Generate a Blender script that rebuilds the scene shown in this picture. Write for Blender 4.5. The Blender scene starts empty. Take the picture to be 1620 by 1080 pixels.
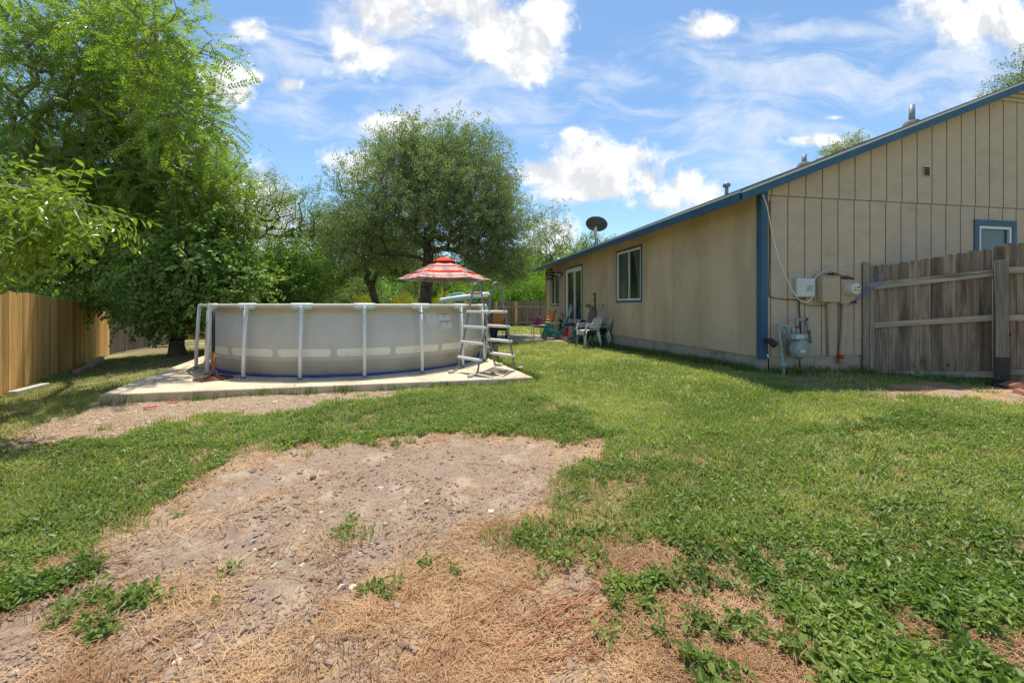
import bpy, math, random
import numpy as np
from mathutils import Vector, Matrix

SC = bpy.context.scene
COL = SC.collection
RAD = math.radians
E = 1.45                    # eye height
F, CX, HY = 680.0, 810.0, 485.0

# ------------------------------------------------------------------ camera, sky, sun, exposure
cam_d = bpy.data.cameras.new("camera")
cam = bpy.data.objects.new("camera", cam_d)
COL.objects.link(cam)
cam.location = (0, 0, E)
cam.rotation_euler = (RAD(90), 0, 0)
cam_d.sensor_width = 36.0
cam_d.lens = 36.0 * F / 1620.0
cam_d.shift_y = -(540 - HY) / 1620.0
cam_d.clip_start = 0.05
cam_d.clip_end = 2000
SC.camera = cam
SC.view_settings.view_transform = 'Standard'
SC.view_settings.look = 'None'
SC.view_settings.gamma = 1.0
SC.view_settings.exposure = 0.92
SC.render.resolution_x = 1024
SC.render.resolution_y = 682

SUN_EL, SUN_AZ = 73.5, -7.0     # azimuth clockwise from +Y towards +X
sun_vec = Vector((math.sin(RAD(SUN_AZ)) * math.cos(RAD(SUN_EL)),
                  math.cos(RAD(SUN_AZ)) * math.cos(RAD(SUN_EL)), math.sin(RAD(SUN_EL))))
sd = bpy.data.lights.new("sun", 'SUN')
sd.energy = 3.3
sd.angle = RAD(0.53)
sd.color = (1.0, 0.94, 0.83)
so = bpy.data.objects.new("sun", sd)
COL.objects.link(so)
so.rotation_euler = sun_vec.to_track_quat('Z', 'Y').to_euler()


class NT:
    """tiny node-tree helper"""
    def __init__(s, tree):
        s.t = tree
        s.t.nodes.clear()

    def n(s, typ, **kw):
        nd = s.t.nodes.new(typ)
        for k, v in kw.items():
            if k.startswith('_'):
                key = k[1:]
                key = int(key) if key.isdigit() else key.replace('__', ' ')
                s.put(nd.inputs[key], v)
            else:
                setattr(nd, k, v)
        return nd

    def put(s, sock, v):
        if isinstance(v, bpy.types.NodeSocket):
            s.t.links.new(v, sock)
        elif isinstance(v, bpy.types.Node):
            s.t.links.new(v.outputs[0], sock)
        else:
            if hasattr(sock.default_value, '__len__') and hasattr(v, '__len__') and len(sock.default_value) == 4 and len(v) == 3:
                v = (*v, 1)
            sock.default_value = v

    def math(s, op, a, b=None, c=None, clamp=False):
        nd = s.n('ShaderNodeMath', operation=op, use_clamp=clamp)
        s.put(nd.inputs[0], a)
        if b is not None: s.put(nd.inputs[1], b)
        if c is not None: s.put(nd.inputs[2], c)
        return nd.outputs[0]

    def vm(s, op, a, b=None, scale=None):
        nd = s.n('ShaderNodeVectorMath', operation=op)
        s.put(nd.inputs[0], a)
        if b is not None: s.put(nd.inputs[1], b)
        if scale is not None: s.put(nd.inputs['Scale'], scale)
        return nd.outputs['Value'] if op in ('DOT_PRODUCT', 'LENGTH') else nd.outputs['Vector']

    def ss(s, x, lo, hi, a=0.0, b=1.0, interp='SMOOTHSTEP'):
        nd = s.n('ShaderNodeMapRange', interpolation_type=interp)
        s.put(nd.inputs['Value'], x)
        nd.inputs['From Min'].default_value = lo
        nd.inputs['From Max'].default_value = hi
        nd.inputs['To Min'].default_value = a
        nd.inputs['To Max'].default_value = b
        return nd.outputs[0]

    def noise(s, vec, scale, detail=4, rough=0.55, dist=0.0):
        nd = s.n('ShaderNodeTexNoise')
        if vec is not None: s.put(nd.inputs['Vector'], vec)
        nd.inputs['Scale'].default_value = scale
        nd.inputs['Detail'].default_value = detail
        nd.inputs['Roughness'].default_value = rough
        nd.inputs['Distortion'].default_value = dist
        return nd.outputs[0]

    def mix(s, fac, a, b, mode='MIX'):
        nd = s.n('ShaderNodeMix', data_type='RGBA', blend_type=mode)
        s.put(nd.inputs[0], fac)
        s.put(nd.inputs[6], a)
        s.put(nd.inputs[7], b)
        return nd.outputs[2]


# ---- sky: Nishita with broken cumulus and thin cirrus, laid out by direction
world = bpy.data.worlds.new("World")
SC.world = world
world.use_nodes = True
w = NT(world.node_tree)
sky = w.n('ShaderNodeTexSky', sky_type='NISHITA', sun_disc=False, sun_elevation=RAD(SUN_EL),
          sun_rotation=RAD(SUN_AZ), altitude=200, air_density=1.0, dust_density=0.35, ozone_density=1.6)
tc = w.n('ShaderNodeTexCoord')
sep = w.n('ShaderNodeSeparateXYZ', _0=tc.outputs['Generated'])
ay = w.math('MAXIMUM', w.math('ABSOLUTE', sep.outputs[1]), 0.12)
u = w.math('DIVIDE', sep.outputs[0], ay)
v = w.math('DIVIDE', sep.outputs[2], ay)
uv = w.n('ShaderNodeCombineXYZ', _0=u, _1=v).outputs[0]


def blobs(lst):
    cur = None
    for (px, py, rx, ry) in lst:
        d = w.vm('MULTIPLY', w.vm('SUBTRACT', uv, ((px - CX) / F, (HY - py) / F, 0)), (F / rx, F / ry, 0))
        val = w.math('SUBTRACT', 1.0, w.vm('LENGTH', d))
        cur = val if cur is None else w.math('MAXIMUM', cur, val)
    return cur


cum = blobs([(905, 282, 82, 44), (965, 262, 88, 46), (1015, 285, 52, 34), (850, 275, 40, 28), (935, 300, 110, 26),
             (1085, 298, 62, 34), (1045, 318, 68, 22), (1110, 305, 40, 24), (1000, 250, 40, 26),
             (850, 70, 58, 58), (780, 45, 70, 55), (720, 15, 80, 34), (610, 30, 70, 50), (880, 30, 40, 40), (830, 100, 50, 40),
             (570, 75, 55, 45), (1113, 42, 42, 24), (1285, 222, 70, 12), (1560, 30, 120, 60), (1480, 10, 80, 40),
             (345, 130, 50, 34), (365, 145, 34, 22), (570, 262, 60, 36), (395, 45, 30, 20), (910, 211, 20, 9), (625, 200, 60, 22), (400, 330, 70, 60),
             (880, 390, 50, 50), (280, 240, 60, 60), (450, 410, 160, 60), (1322, 186, 18, 6), (400, 122, 18, 12), (455, 135, 24, 12)])
cir = blobs([(690, 90, 260, 130), (1250, 120, 420, 70), (1150, 200, 260, 70), (1500, 90, 260, 110), (700, 180, 260, 60),
             (440, 80, 130, 60), (480, 170, 100, 40), (1190, 240, 90, 90), (1300, 50, 260, 28), (1000, 130, 200, 40), (1550, 160, 220, 60)])
wuv = w.vm('ADD', uv, w.vm('SCALE', w.n('ShaderNodeTexNoise', _Vector=uv, _Scale=5.0, _Detail=3.0).outputs[1], scale=0.10))
nf = w.noise(wuv, 7.5, 9, 0.6)
nfs = w.noise(w.vm('ADD', wuv, (0.015, 0.035, 0)), 7.5, 9, 0.6)
nd2 = w.noise(w.vm('MULTIPLY', wuv, (2.2, 7.0, 1)), 1.9, 8, 0.62, 0.6)
nd3 = w.noise(wuv, 14.0, 7, 0.6)
nf2 = w.noise(wuv, 26.0, 5, 0.6)
cden = w.ss(w.math('ADD', w.math('ADD', cum, w.math('MULTIPLY', w.math('SUBTRACT', nf, 0.46), 2.9)), w.math('MULTIPLY', w.math('SUBTRACT', nf2, 0.5), 1.3)), -0.12, 0.72)
cirv = w.math('ADD', w.math('MULTIPLY', cir, 0.75), w.math('MULTIPLY', w.math('SUBTRACT', nd2, 0.5), 2.6))
cird = w.math('MULTIPLY', w.ss(cirv, -0.05, 0.85), w.ss(nd3, 0.2, 0.7, 0.35, 0.8))
# underside of the cumulus a little greyer
relief = w.math('SUBTRACT', nf, nfs)
lit = w.ss(w.math('ADD', relief, w.math('MULTIPLY', w.math('SUBTRACT', nf2, 0.5), 0.05)), -0.10, 0.06, 0.74, 1.0)
skyc = w.mix(1.0, sky.outputs[0], (0.83, 0.95, 0.98), 'MULTIPLY')
wh = w.vm('SCALE', (1.0, 1.02, 1.06), scale=w.math('MULTIPLY', lit, 5.7))
up = w.ss(sep.outputs[2], -0.02, 0.10)
c1 = w.mix(w.math('MULTIPLY', cird, up), skyc, (4.4, 4.8, 5.4))
c2 = w.mix(w.math('MULTIPLY', cden, up), c1, wh)
bg = w.n('ShaderNodeBackground', _Color=c2, _Strength=0.10)
w.n('ShaderNodeOutputWorld', _Surface=bg.outputs[0])
world.cycles.sampling_method = 'MANUAL'
world.cycles.sample_map_resolution = 512


# ------------------------------------------------------------------ helpers
rng = np.random.default_rng(7)
random.seed(7)


def P(px, py, Y):
    """world point seen at photo pixel (px,py) at depth Y"""
    return Vector(((px - CX) / F * Y, Y, E + (HY - py) / F * Y))


def tag(o, label=None, cat=None, group=None, kind=None):
    if label: o['label'] = label
    if cat: o['category'] = cat
    if group: o['group'] = group
    if kind: o['kind'] = kind
    return o


def empty(name, loc, rz=0.0, label=None, cat=None, group=None):
    o = bpy.data.objects.new(name, None)
    COL.objects.link(o)
    o.location = loc
    o.rotation_euler = (0, 0, rz)
    o.empty_display_size = 0.2
    return tag(o, label, cat, group)


def copy_tree(o, parent=None):
    c = o.copy()
    COL.objects.link(c)
    if parent is not None: c.parent = parent
    for ch in list(o.children):
        copy_tree(ch, c)
    return c


class MB:
    def __init__(s):
        s.v = []; s.f = []; s.m = []; s.cm = 0; s.sm = []; s.smooth = False

    def add(s, vs, fs, M=None):
        b = len(s.v)
        for p in vs:
            p = Vector(p)
            s.v.append(tuple(M @ p) if M is not None else tuple(p))
        for f in fs:
            s.f.append([b + i for i in f]); s.m.append(s.cm); s.sm.append(s.smooth)
        return s

    def box(s, lo, hi, M=None):
        x0, y0, z0 = lo; x1, y1, z1 = hi
        vs = [(x0, y0, z0), (x1, y0, z0), (x1, y1, z0), (x0, y1, z0), (x0, y0, z1), (x1, y0, z1), (x1, y1, z1), (x0, y1, z1)]
        return s.add(vs, [(0, 3, 2, 1), (4, 5, 6, 7), (0, 1, 5, 4), (1, 2, 6, 5), (2, 3, 7, 6), (3, 0, 4, 7)], M)

    def cbox(s, c, size, rz=0, M=None):
        m = Matrix.Translation(c) @ Matrix.Rotation(rz, 4, 'Z')
        if M is not None: m = M @ m
        h = [a / 2 for a in size]
        return s.box((-h[0], -h[1], -h[2]), h, m)

    def bar(s, a, b, w, t, up=(0, 0, 1)):
        """rectangular bar a->b, width w across, t along 'up'"""
        a = Vector(a); b = Vector(b); d = (b - a).normalized(); up = Vector(up)
        x = d.cross(up)
        if x.length < 1e-4: x = d.cross(Vector((1, 0, 0)))
        x.normalize(); z = x.cross(d).normalized()
        vs = []
        for p in (a, b):
            for (i, j) in ((-1, -1), (1, -1), (1, 1), (-1, 1)):
                vs.append(p + x * (i * w / 2) + z * (j * t / 2))
        return s.add(vs, [(0, 1, 2, 3), (7, 6, 5, 4), (0, 4, 5, 1), (1, 5, 6, 2), (2, 6, 7, 3), (3, 7, 4, 0)])

    def tube(s, pts, r, n=10, closed=False, cap=True):
        pts = [Vector(p) for p in pts]
        N = len(pts)
        rs = r if hasattr(r, '__len__') else [r] * N
        ref = None; vs = []
        for i, p in enumerate(pts):
            if closed: d = pts[(i + 1) % N] - pts[i - 1]
            else: d = pts[min(i + 1, N - 1)] - pts[max(i - 1, 0)]
            if d.length < 1e-9: d = Vector((0, 0, 1))
            d.normalize()
            if ref is None:
                ref = Vector((0, 0, 1)) if abs(d.z) < 0.9 else Vector((1, 0, 0))
            x = ref - d * ref.dot(d)
            if x.length < 1e-5: x = d.orthogonal()
            x.normalize(); ref = x; y = d.cross(x)
            for k in range(n):
                a = 2 * math.pi * k / n
                vs.append(p + (x * math.cos(a) + y * math.sin(a)) * rs[i])
        fs = []
        for i in range(N if closed else N - 1):
            j = (i + 1) % N
            for k in range(n):
                k2 = (k + 1) % n
                fs.append((i * n + k, i * n + k2, j * n + k2, j * n + k))
        if cap and not closed:
            fs.append(tuple(range(n))[::-1]); fs.append(tuple((N - 1) * n + k for k in range(n)))
        old = s.smooth; s.smooth = True
        s.add(vs, fs); s.smooth = old
        return s

    def lathe(s, prof, n=24, M=None, a0=0, a1=2 * math.pi, smooth=True):
        full = abs(a1 - a0 - 2 * math.pi) < 1e-6
        m = n if full else n + 1
        vs = []; fs = []
        for (r, z) in prof:
            for k in range(m):
                a = a0 + (a1 - a0) * k / n
                vs.append((r * math.cos(a), r * math.sin(a), z))
        for i in range(len(prof) - 1):
            for k in range(n):
                k2 = (k + 1) % m
                fs.append((i * m + k, i * m + k2, (i + 1) * m + k2, (i + 1) * m + k))
        old = s.smooth; s.smooth = smooth
        s.add(vs, fs, M); s.smooth = old
        return s

    def prism(s, poly, z0, z1, M=None):
        n = len(poly)
        vs = [(p[0], p[1], z0) for p in poly] + [(p[0], p[1], z1) for p in poly]
        fs = [tuple(range(n))[::-1], tuple(range(n, 2 * n))]
        for i in range(n):
            j = (i + 1) % n
            fs.append((i, j, n + j, n + i))
        return s.add(vs, fs, M)

    def ball(s, c, r, n=12, m=8, sc=(1, 1, 1)):
        prof = [(max(1e-4, r * math.sin(math.pi * i / m)), -r * math.cos(math.pi * i / m)) for i in range(m + 1)]
        return s.lathe(prof, n, Matrix.Translation(c) @ Matrix.Diagonal((*sc, 1)))

    def build(s, name, mats, parent=None, bevel=0.0, label=None, seg=2):
        me = bpy.data.meshes.new(name)
        me.from_pydata(s.v, [], s.f)
        for m in (mats if isinstance(mats, (list, tuple)) else [mats]): me.materials.append(m)
        me.polygons.foreach_set('material_index', s.m)
        me.polygons.foreach_set('use_smooth', s.sm)
        me.update()
        o = bpy.data.objects.new(name, me)
        COL.objects.link(o)
        if parent is not None: o.parent = parent
        if bevel > 0:
            b = o.modifiers.new('bevel', 'BEVEL'); b.width = bevel; b.segments = seg; b.limit_method = 'ANGLE'; b.angle_limit = RAD(40)
        if label: o['label'] = label
        return o


def npmesh(name, verts, faces, mats, parent=None, rnd=None, midx=None, smooth=False, attrs=None):
    me = bpy.data.meshes.new(name)
    verts = np.ascontiguousarray(verts, dtype=np.float32).reshape(-1, 3)
    faces = np.ascontiguousarray(faces, dtype=np.int32)
    nf, k = faces.shape
    me.vertices.add(len(verts)); me.vertices.foreach_set('co', verts.ravel())
    me.loops.add(nf * k); me.loops.foreach_set('vertex_index', faces.ravel())
    me.polygons.add(nf); me.polygons.foreach_set('loop_start', np.arange(nf, dtype=np.int32) * k)
    for m in (mats if isinstance(mats, (list, tuple)) else [mats]): me.materials.append(m)
    if midx is not None: me.polygons.foreach_set('material_index', np.asarray(midx, dtype=np.int32))
    me.polygons.foreach_set('use_smooth', np.full(nf, smooth))
    me.update(calc_edges=True)
    if rnd is not None:
        a = me.attributes.new('rnd', 'FLOAT', 'FACE'); a.data.foreach_set('value', np.asarray(rnd, dtype=np.float32))
    for key, val in (attrs or {}).items():
        a = me.attributes.new(key, 'FLOAT', 'POINT'); a.data.foreach_set('value', np.asarray(val, dtype=np.float32))
    o = bpy.data.objects.new(name, me)
    COL.objects.link(o)
    if parent is not None: o.parent = parent
    return o


# ---- materials
def mat(name, col, rough=0.7, var=0.12, scale=6.0, bump=0.0, bscale=60.0, metal=0.0, stretch=(1, 1, 1), col2=None,
        lo=0.45, hi=0.65, spec=0.4, dscale=None, island=0.0, coat=0.0):
    m = bpy.data.materials.new(name); m.use_nodes = True
    t = NT(m.node_tree)
    co = t.n('ShaderNodeTexCoord').outputs['Object']
    co = t.vm('MULTIPLY', co, stretch)
    n1 = t.noise(co, scale, 5, 0.6)
    k = t.ss(n1, 0.25, 0.75, 1 - var, 1 + var, 'LINEAR')
    c = t.n('ShaderNodeRGB'); c.outputs[0].default_value = (*col, 1)
    cc = c.outputs[0]
    if col2 is not None:
        n2 = t.noise(t.vm('ADD', co, (3.1, 7.7, 1.3)), dscale or scale * 0.6, 6, 0.65)
        cc = t.mix(t.ss(n2, lo, hi), cc, col2)
    if island:
        r = t.n('ShaderNodeNewGeometry').outputs['Random Per Island']
        k = t.math('MULTIPLY', k, t.ss(r, 0, 1, 1 - island, 1 + island, 'LINEAR'))
    cc = t.vm('SCALE', cc, scale=k)
    b = t.n('ShaderNodeBsdfPrincipled', _0=cc)
    b.inputs['Roughness'].default_value = rough
    b.inputs['Metallic'].default_value = metal
    b.inputs['Specular IOR Level'].default_value = spec
    b.inputs['Coat Weight'].default_value = coat
    if bump:
        bp = t.n('ShaderNodeBump', _Strength=bump, _Distance=0.01, _Height=t.noise(co, bscale, 4, 0.6))
        t.put(b.inputs['Normal'], bp.outputs[0])
    t.n('ShaderNodeOutputMaterial', _Surface=b.outputs[0])
    return m


def leafmat(name, c1, c2, trans=0.4, rough=0.45, tcol=None, c3=None):
    """two-sided leaf: diffuse + translucent, colour varied by the per-leaf attribute"""
    m = bpy.data.materials.new(name); m.use_nodes = True
    t = NT(m.node_tree)
    a = t.n('ShaderNodeAttribute', attribute_name='rnd').outputs['Fac']
    cc = t.mix(a, c1, c2)
    if c3 is not None:
        cc = t.mix(t.ss(a, 0.93, 0.96), cc, c3)
    p = t.n('ShaderNodeBsdfPrincipled', _0=cc)
    p.inputs['Roughness'].default_value = rough
    p.inputs['Specular IOR Level'].default_value = 0.45
    tr = t.n('ShaderNodeBsdfTranslucent', _0=t.mix(1.0, cc, tcol or (1.35, 1.5, 0.55), 'MULTIPLY'))
    mx = t.n('ShaderNodeMixShader', _0=trans, _1=p.outputs[0], _2=tr.outputs[0])
    t.n('ShaderNodeOutputMaterial', _Surface=mx.outputs[0])
    return m


def woodmat(name, c1, c2, c3, grain=1.0, rough=0.85, isl=0.22, knots=True, axis=2, bump=0.5):
    m = bpy.data.materials.new(name); m.use_nodes = True
    t = NT(m.node_tree)
    r = t.n('ShaderNodeNewGeometry').outputs['Random Per Island']
    co = t.n('ShaderNodeTexCoord').outputs['Object']
    off = t.n('ShaderNodeCombineXYZ', _0=t.math('MULTIPLY', r, 31.0), _1=t.math('MULTIPLY', r, 17.0), _2=t.math('MULTIPLY', r, 53.0)).outputs[0]
    co = t.vm('ADD', co, off)
    st = [26, 26, 26]; st[axis] = 1.6
    g = t.noise(t.vm('MULTIPLY', co, tuple(st)), 1.0 * grain, 6, 0.65, 0.5)
    st2 = [5, 5, 5]; st2[axis] = 0.9
    g2 = t.noise(t.vm('MULTIPLY', co, tuple(st2)), 1.0, 5, 0.6, 0.8)
    cc = t.mix(t.ss(g, 0.35, 0.68), c1, c2)
    cc = t.mix(t.ss(g2, 0.50, 0.74), cc, c3)
    if knots:
        vo = t.n('ShaderNodeTexVoronoi', _Scale=2.3)
        st3 = [1.6, 1.6, 1.6]; st3[axis] = 0.8
        t.put(vo.inputs['Vector'], t.vm('MULTIPLY', co, tuple(st3)))
        cc = t.mix(t.ss(vo.outputs[0], 0.045, 0.085, 0.75, 0.0), cc, tuple(x * 0.25 for x in c3))
    cc = t.vm('SCALE', cc, scale=t.ss(r, 0, 1, 1 - isl, 1 + isl, 'LINEAR'))
    b = t.n('ShaderNodeBsdfPrincipled', _0=cc)
    b.inputs['Roughness'].default_value = rough
    b.inputs['Specular IOR Level'].default_value = 0.2
    t.put(b.inputs['Normal'], t.n('ShaderNodeBump', _Strength=bump, _Distance=0.006, _Height=g).outputs[0])
    t.n('ShaderNodeOutputMaterial', _Surface=b.outputs[0])
    return m


def glassmat(name, tint=(0.02, 0.03, 0.03), rough=0.03):
    m = bpy.data.materials.new(name); m.use_nodes = True
    t = NT(m.node_tree)
    b = t.n('ShaderNodeBsdfPrincipled', _0=(*tint, 1))
    b.inputs['Roughness'].default_value = rough
    b.inputs['Specular IOR Level'].default_value = 0.9
    b.inputs['Coat Weight'].default_value = 0.6
    tr = t.n('ShaderNodeBsdfTransparent')
    mx = t.n('ShaderNodeMixShader', _0=0.55, _1=b.outputs[0], _2=tr.outputs[0])
    t.n('ShaderNodeOutputMaterial', _Surface=mx.outputs[0])
    return m


M = {}
M['siding_long'] = mat('long_wall_paint', (0.51, 0.395, 0.285), 0.85, 0.10, 1.4, 0.5, 130, stretch=(1, 1, 0.35), col2=(0.38, 0.285, 0.19), lo=0.4, hi=0.75, dscale=0.9)
M['siding'] = mat('gable_paint', (0.45, 0.36, 0.28), 0.85, 0.10, 3.0, 0.6, 45, stretch=(1, 1, 1.6), col2=(0.36, 0.285, 0.215), lo=0.5, hi=0.85, dscale=2.4)
M['groove'] = mat('groove_paint', (0.26, 0.19, 0.14), 0.9, 0.2, 8, 0.3, 90)
M['blue'] = mat('blue_trim', (0.027, 0.085, 0.165), 0.55, 0.16, 5, 0.15, 60, col2=(0.045, 0.10, 0.16), lo=0.5, hi=0.7)
M['drip'] = mat('metal_drip_edge', (0.55, 0.55, 0.53), 0.5, 0.1, 4)
M['shingle'] = mat('asphalt_shingle', (0.16, 0.145, 0.125), 0.95, 0.3, 12, 0.8, 160, col2=(0.25, 0.22, 0.19), lo=0.45, hi=0.6, dscale=30)
M['soffit'] = mat('soffit_paint', (0.33, 0.25, 0.15), 0.85, 0.1, 3)
M['found'] = mat('foundation_concrete', (0.36, 0.31, 0.25), 0.95, 0.16, 4, 0.8, 25, col2=(0.22, 0.19, 0.15), lo=0.5, hi=0.7, dscale=3)
M['concrete'] = mat('slab_concrete', (0.60, 0.49, 0.345), 0.92, 0.14, 2.6, 0.8, 45, col2=(0.40, 0.29, 0.18), lo=0.48, hi=0.72, dscale=1.3)
M['patio'] = mat('patio_concrete', (0.40, 0.32, 0.245), 0.92, 0.14, 2.0, 0.5, 40, col2=(0.30, 0.22, 0.16), lo=0.5, hi=0.7)
M['white'] = mat('white_plastic', (0.80, 0.78, 0.74), 0.45, 0.05, 6)
M['offwhite'] = mat('aged_white', (0.58, 0.56, 0.50), 0.55, 0.10, 5, col2=(0.42, 0.37, 0.29), lo=0.6, hi=0.8)
M['vinyl'] = mat('window_vinyl', (0.62, 0.64, 0.63), 0.45, 0.05, 5)
M['alum'] = mat('aluminium', (0.55, 0.57, 0.58), 0.4, 0.06, 5, metal=0.6)
M['galv'] = mat('galvanised_steel', (0.24, 0.27, 0.30), 0.55, 0.15, 8, metal=0.2)
M['black'] = mat('black_plastic', (0.018, 0.018, 0.02), 0.5, 0.2, 8)
M['blackm'] = mat('black_iron', (0.03, 0.026, 0.024), 0.55, 0.25, 10, col2=(0.10, 0.05, 0.03), lo=0.6, hi=0.7)
M['darkglass'] = glassmat('window_glass')
M['dark'] = mat('dark_interior', (0.012, 0.013, 0.014), 0.9, 0.2, 2)
M['fence_new'] = woodmat('new_cedar', (0.78, 0.48, 0.17), (0.58, 0.31, 0.10), (0.60, 0.33, 0.11), isl=0.36)
M['fence_old'] = woodmat('weathered_wood', (0.15, 0.108, 0.08), (0.29, 0.225, 0.17), (0.08, 0.045, 0.026), isl=0.34)
M['fence_far'] = woodmat('weathered_wood_far', (0.16, 0.135, 0.12), (0.25, 0.21, 0.18), (0.11, 0.085, 0.07), isl=0.2, knots=False)
M['rail_old'] = woodmat('weathered_rail', (0.29, 0.25, 0.20), (0.46, 0.40, 0.32), (0.16, 0.12, 0.085), isl=0.12, axis=0)
M['stile_old'] = woodmat('weathered_stile', (0.24, 0.205, 0.165), (0.38, 0.335, 0.275), (0.17, 0.13, 0.095), isl=0.12)
M['post_old'] = woodmat('weathered_post', (0.16, 0.135, 0.115), (0.27, 0.235, 0.20), (0.11, 0.08, 0.06), isl=0.1)
M['bark'] = mat('bark', (0.10, 0.08, 0.06), 0.95, 0.35, 7, 1.0, 26, stretch=(3, 3, 0.7), col2=(0.19, 0.165, 0.135), lo=0.5, hi=0.66)
M['bark_pale'] = mat('pale_bark', (0.26, 0.235, 0.20), 0.95, 0.3, 7, 1.0, 26, stretch=(3, 3, 0.8), col2=(0.13, 0.11, 0.09), lo=0.5, hi=0.66)
M['liner'] = mat('pool_liner', (0.56, 0.54, 0.49), 0.6, 0.08, 2.2, 0.25, 300, stretch=(1, 1, 0.7), col2=(0.45, 0.39, 0.30), lo=0.60, hi=0.82, dscale=2)
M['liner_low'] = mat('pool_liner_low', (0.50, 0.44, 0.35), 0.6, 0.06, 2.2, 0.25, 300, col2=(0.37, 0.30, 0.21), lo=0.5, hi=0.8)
M['sleeve'] = mat('pool_sleeve', (0.56, 0.50, 0.40), 0.6, 0.05, 3)
M['panel'] = mat('pool_panel', (0.84, 0.79, 0.68), 0.55, 0.05, 5, col2=(0.48, 0.40, 0.29), lo=0.62, hi=0.8, dscale=4)
M['poolblue'] = mat('blue_ground_cloth', (0.02, 0.07, 0.34), 0.7, 0.3, 9)
M['teal_light'] = mat('pale_teal_plastic', (0.28, 0.60, 0.57), 0.5, 0.08, 8)
M['steel_grey'] = mat('grey_painted_tube', (0.19, 0.205, 0.22), 0.4, 0.1, 8, metal=0.3)
M['rust'] = mat('rusty_iron', (0.15, 0.06, 0.03), 0.9, 0.3, 14, 0.7, 60, col2=(0.24, 0.125, 0.085), lo=0.45, hi=0.6)
M['rustpole'] = mat('rusty_pole', (0.28, 0.12, 0.05), 0.9, 0.3, 14, 0.5, 60)
M['teal'] = mat('teal_plastic', (0.0, 0.27, 0.245), 0.45, 0.08, 5)
M['greenp'] = mat('green_plastic', (0.03, 0.13, 0.085), 0.45, 0.12, 5)
M['redp'] = mat('red_plastic', (0.55, 0.02, 0.015), 0.45, 0.1, 5)
M['bluep'] = mat('blue_plastic', (0.01, 0.10, 0.48), 0.45, 0.1, 5)
M['purple'] = mat('purple_fabric', (0.30, 0.01, 0.20), 0.7, 0.2, 9)
M['cardboard'] = mat('tan_bag', (0.42, 0.27, 0.19), 0.85, 0.15, 9, 0.5, 30)
M['tarp'] = mat('black_tarp', (0.035, 0.037, 0.045), 0.42, 0.4, 7, 0.9, 12)
M['meterbox'] = mat('beige_painted_box', (0.42, 0.33, 0.245), 0.7, 0.08, 5, 0.15, 50)
M['gasblue'] = mat('blue_grey_gas_paint', (0.235, 0.30, 0.31), 0.6, 0.16, 10, 0.3, 50, col2=(0.31, 0.33, 0.32), lo=0.5, hi=0.7)
M['label'] = mat('cream_label', (0.60, 0.60, 0.50), 0.6, 0.05, 9)
M['boxgrey'] = mat('pale_grey_box', (0.50, 0.53, 0.53), 0.5, 0.05, 5)
M['rope'] = mat('blue_rope', (0.06, 0.14, 0.55), 0.8, 0.2, 40)
M['cable'] = mat('cream_cable', (0.60, 0.59, 0.50), 0.6, 0.08, 8)
M['stone'] = mat('pale_stone', (0.48, 0.43, 0.36), 0.95, 0.15, 9, 0.6, 40)
M['redstone'] = mat('red_stone', (0.33, 0.14, 0.09), 0.95, 0.15, 9, 0.6, 40)
M['orange'] = mat('orange_mark', (0.62, 0.22, 0.05), 0.6, 0.05, 9)
M['bluemark'] = mat('blue_mark', (0.03, 0.15, 0.50), 0.6, 0.05, 9)
M['palemark'] = mat('pale_print', (0.66, 0.65, 0.62), 0.6, 0.03, 9)
M['water'] = mat('pool_water', (0.08, 0.17, 0.18), 0.05, 0.1, 2, 0.3, 8, spec=0.6)
# ------------------------------------------------------------------ ground height
_gp = np.array([(-8.7, 7.3, -1.57), (-9.7, 8.8, -1.58), (-11.6, 11.3, -1.68), (-15.2, 16.2, -1.84), (-5.6, 5.7, -1.325), (-3.0, 6.1, -1.27),
                (0.5, 7.1, -1.25), (3.7, 6.5, -1.02), (5.8, 6.8, -1.06), (7.2, 5.4, -1.10), (2.9, 11.0, -1.12), (1.3, 19.0, -1.22),
                (0.0, 15.0, -1.22), (-2.0, 14.8, -1.25), (0.8, 11.5, -1.2), (0.0, 0.0, -1.45), (0.5, 4.0, -1.36), (-3.5, 3.5, -1.42), (4.0, 3.5, -1.27),
                (-6.0, 4.0, -1.45), (-6.5, 13.0, -1.35), (-9.5, 12.2, -1.36), (0, 28, -1.30), (-12, 28, -1.5), (-20, 8, -1.8), (12, 8, -1.1), (8, 1, -1.25), (12, 25, -1.2),
                (60, 60, -1.3), (-60, 60, -1.6), (60, -30, -1.3), (-60, -30, -1.6), (0, -20, -1.45), (0, 90, -1.35), (-8, 0.5, -1.55)])


def _tps(r):
    return np.where(r > 1e-9, r * r * np.log(r + 1e-12), 0.0)


_A = _gp[:, :2]
_K = _tps(np.linalg.norm(_A[:, None] - _A[None], axis=2)) + np.eye(len(_A)) * 0.4
_Pm = np.hstack([np.ones((len(_A), 1)), _A])
_L = np.block([[_K, _Pm], [_Pm.T, np.zeros((3, 3))]])
_sol = np.linalg.solve(_L, np.concatenate([_gp[:, 2], np.zeros(3)]))


def gz(x, y):
    x = np.asarray(x, float); y = np.asarray(y, float)
    sh = x.shape
    xs = np.clip(x.ravel(), -60, 60); ys = np.clip(y.ravel(), -30, 90)
    out = np.empty(len(xs))
    for i in range(0, len(xs), 40000):
        q = np.stack([xs[i:i + 40000], ys[i:i + 40000]], 1)
        r = np.linalg.norm(q[:, None] - _A[None], axis=2)
        out[i:i + 40000] = _tps(r) @ _sol[:-3] + _sol[-3] + q @ _sol[-2:]
    return (out + E).reshape(sh)


def g1(x, y): return float(gz(np.array([x]), np.array([y]))[0])


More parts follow.
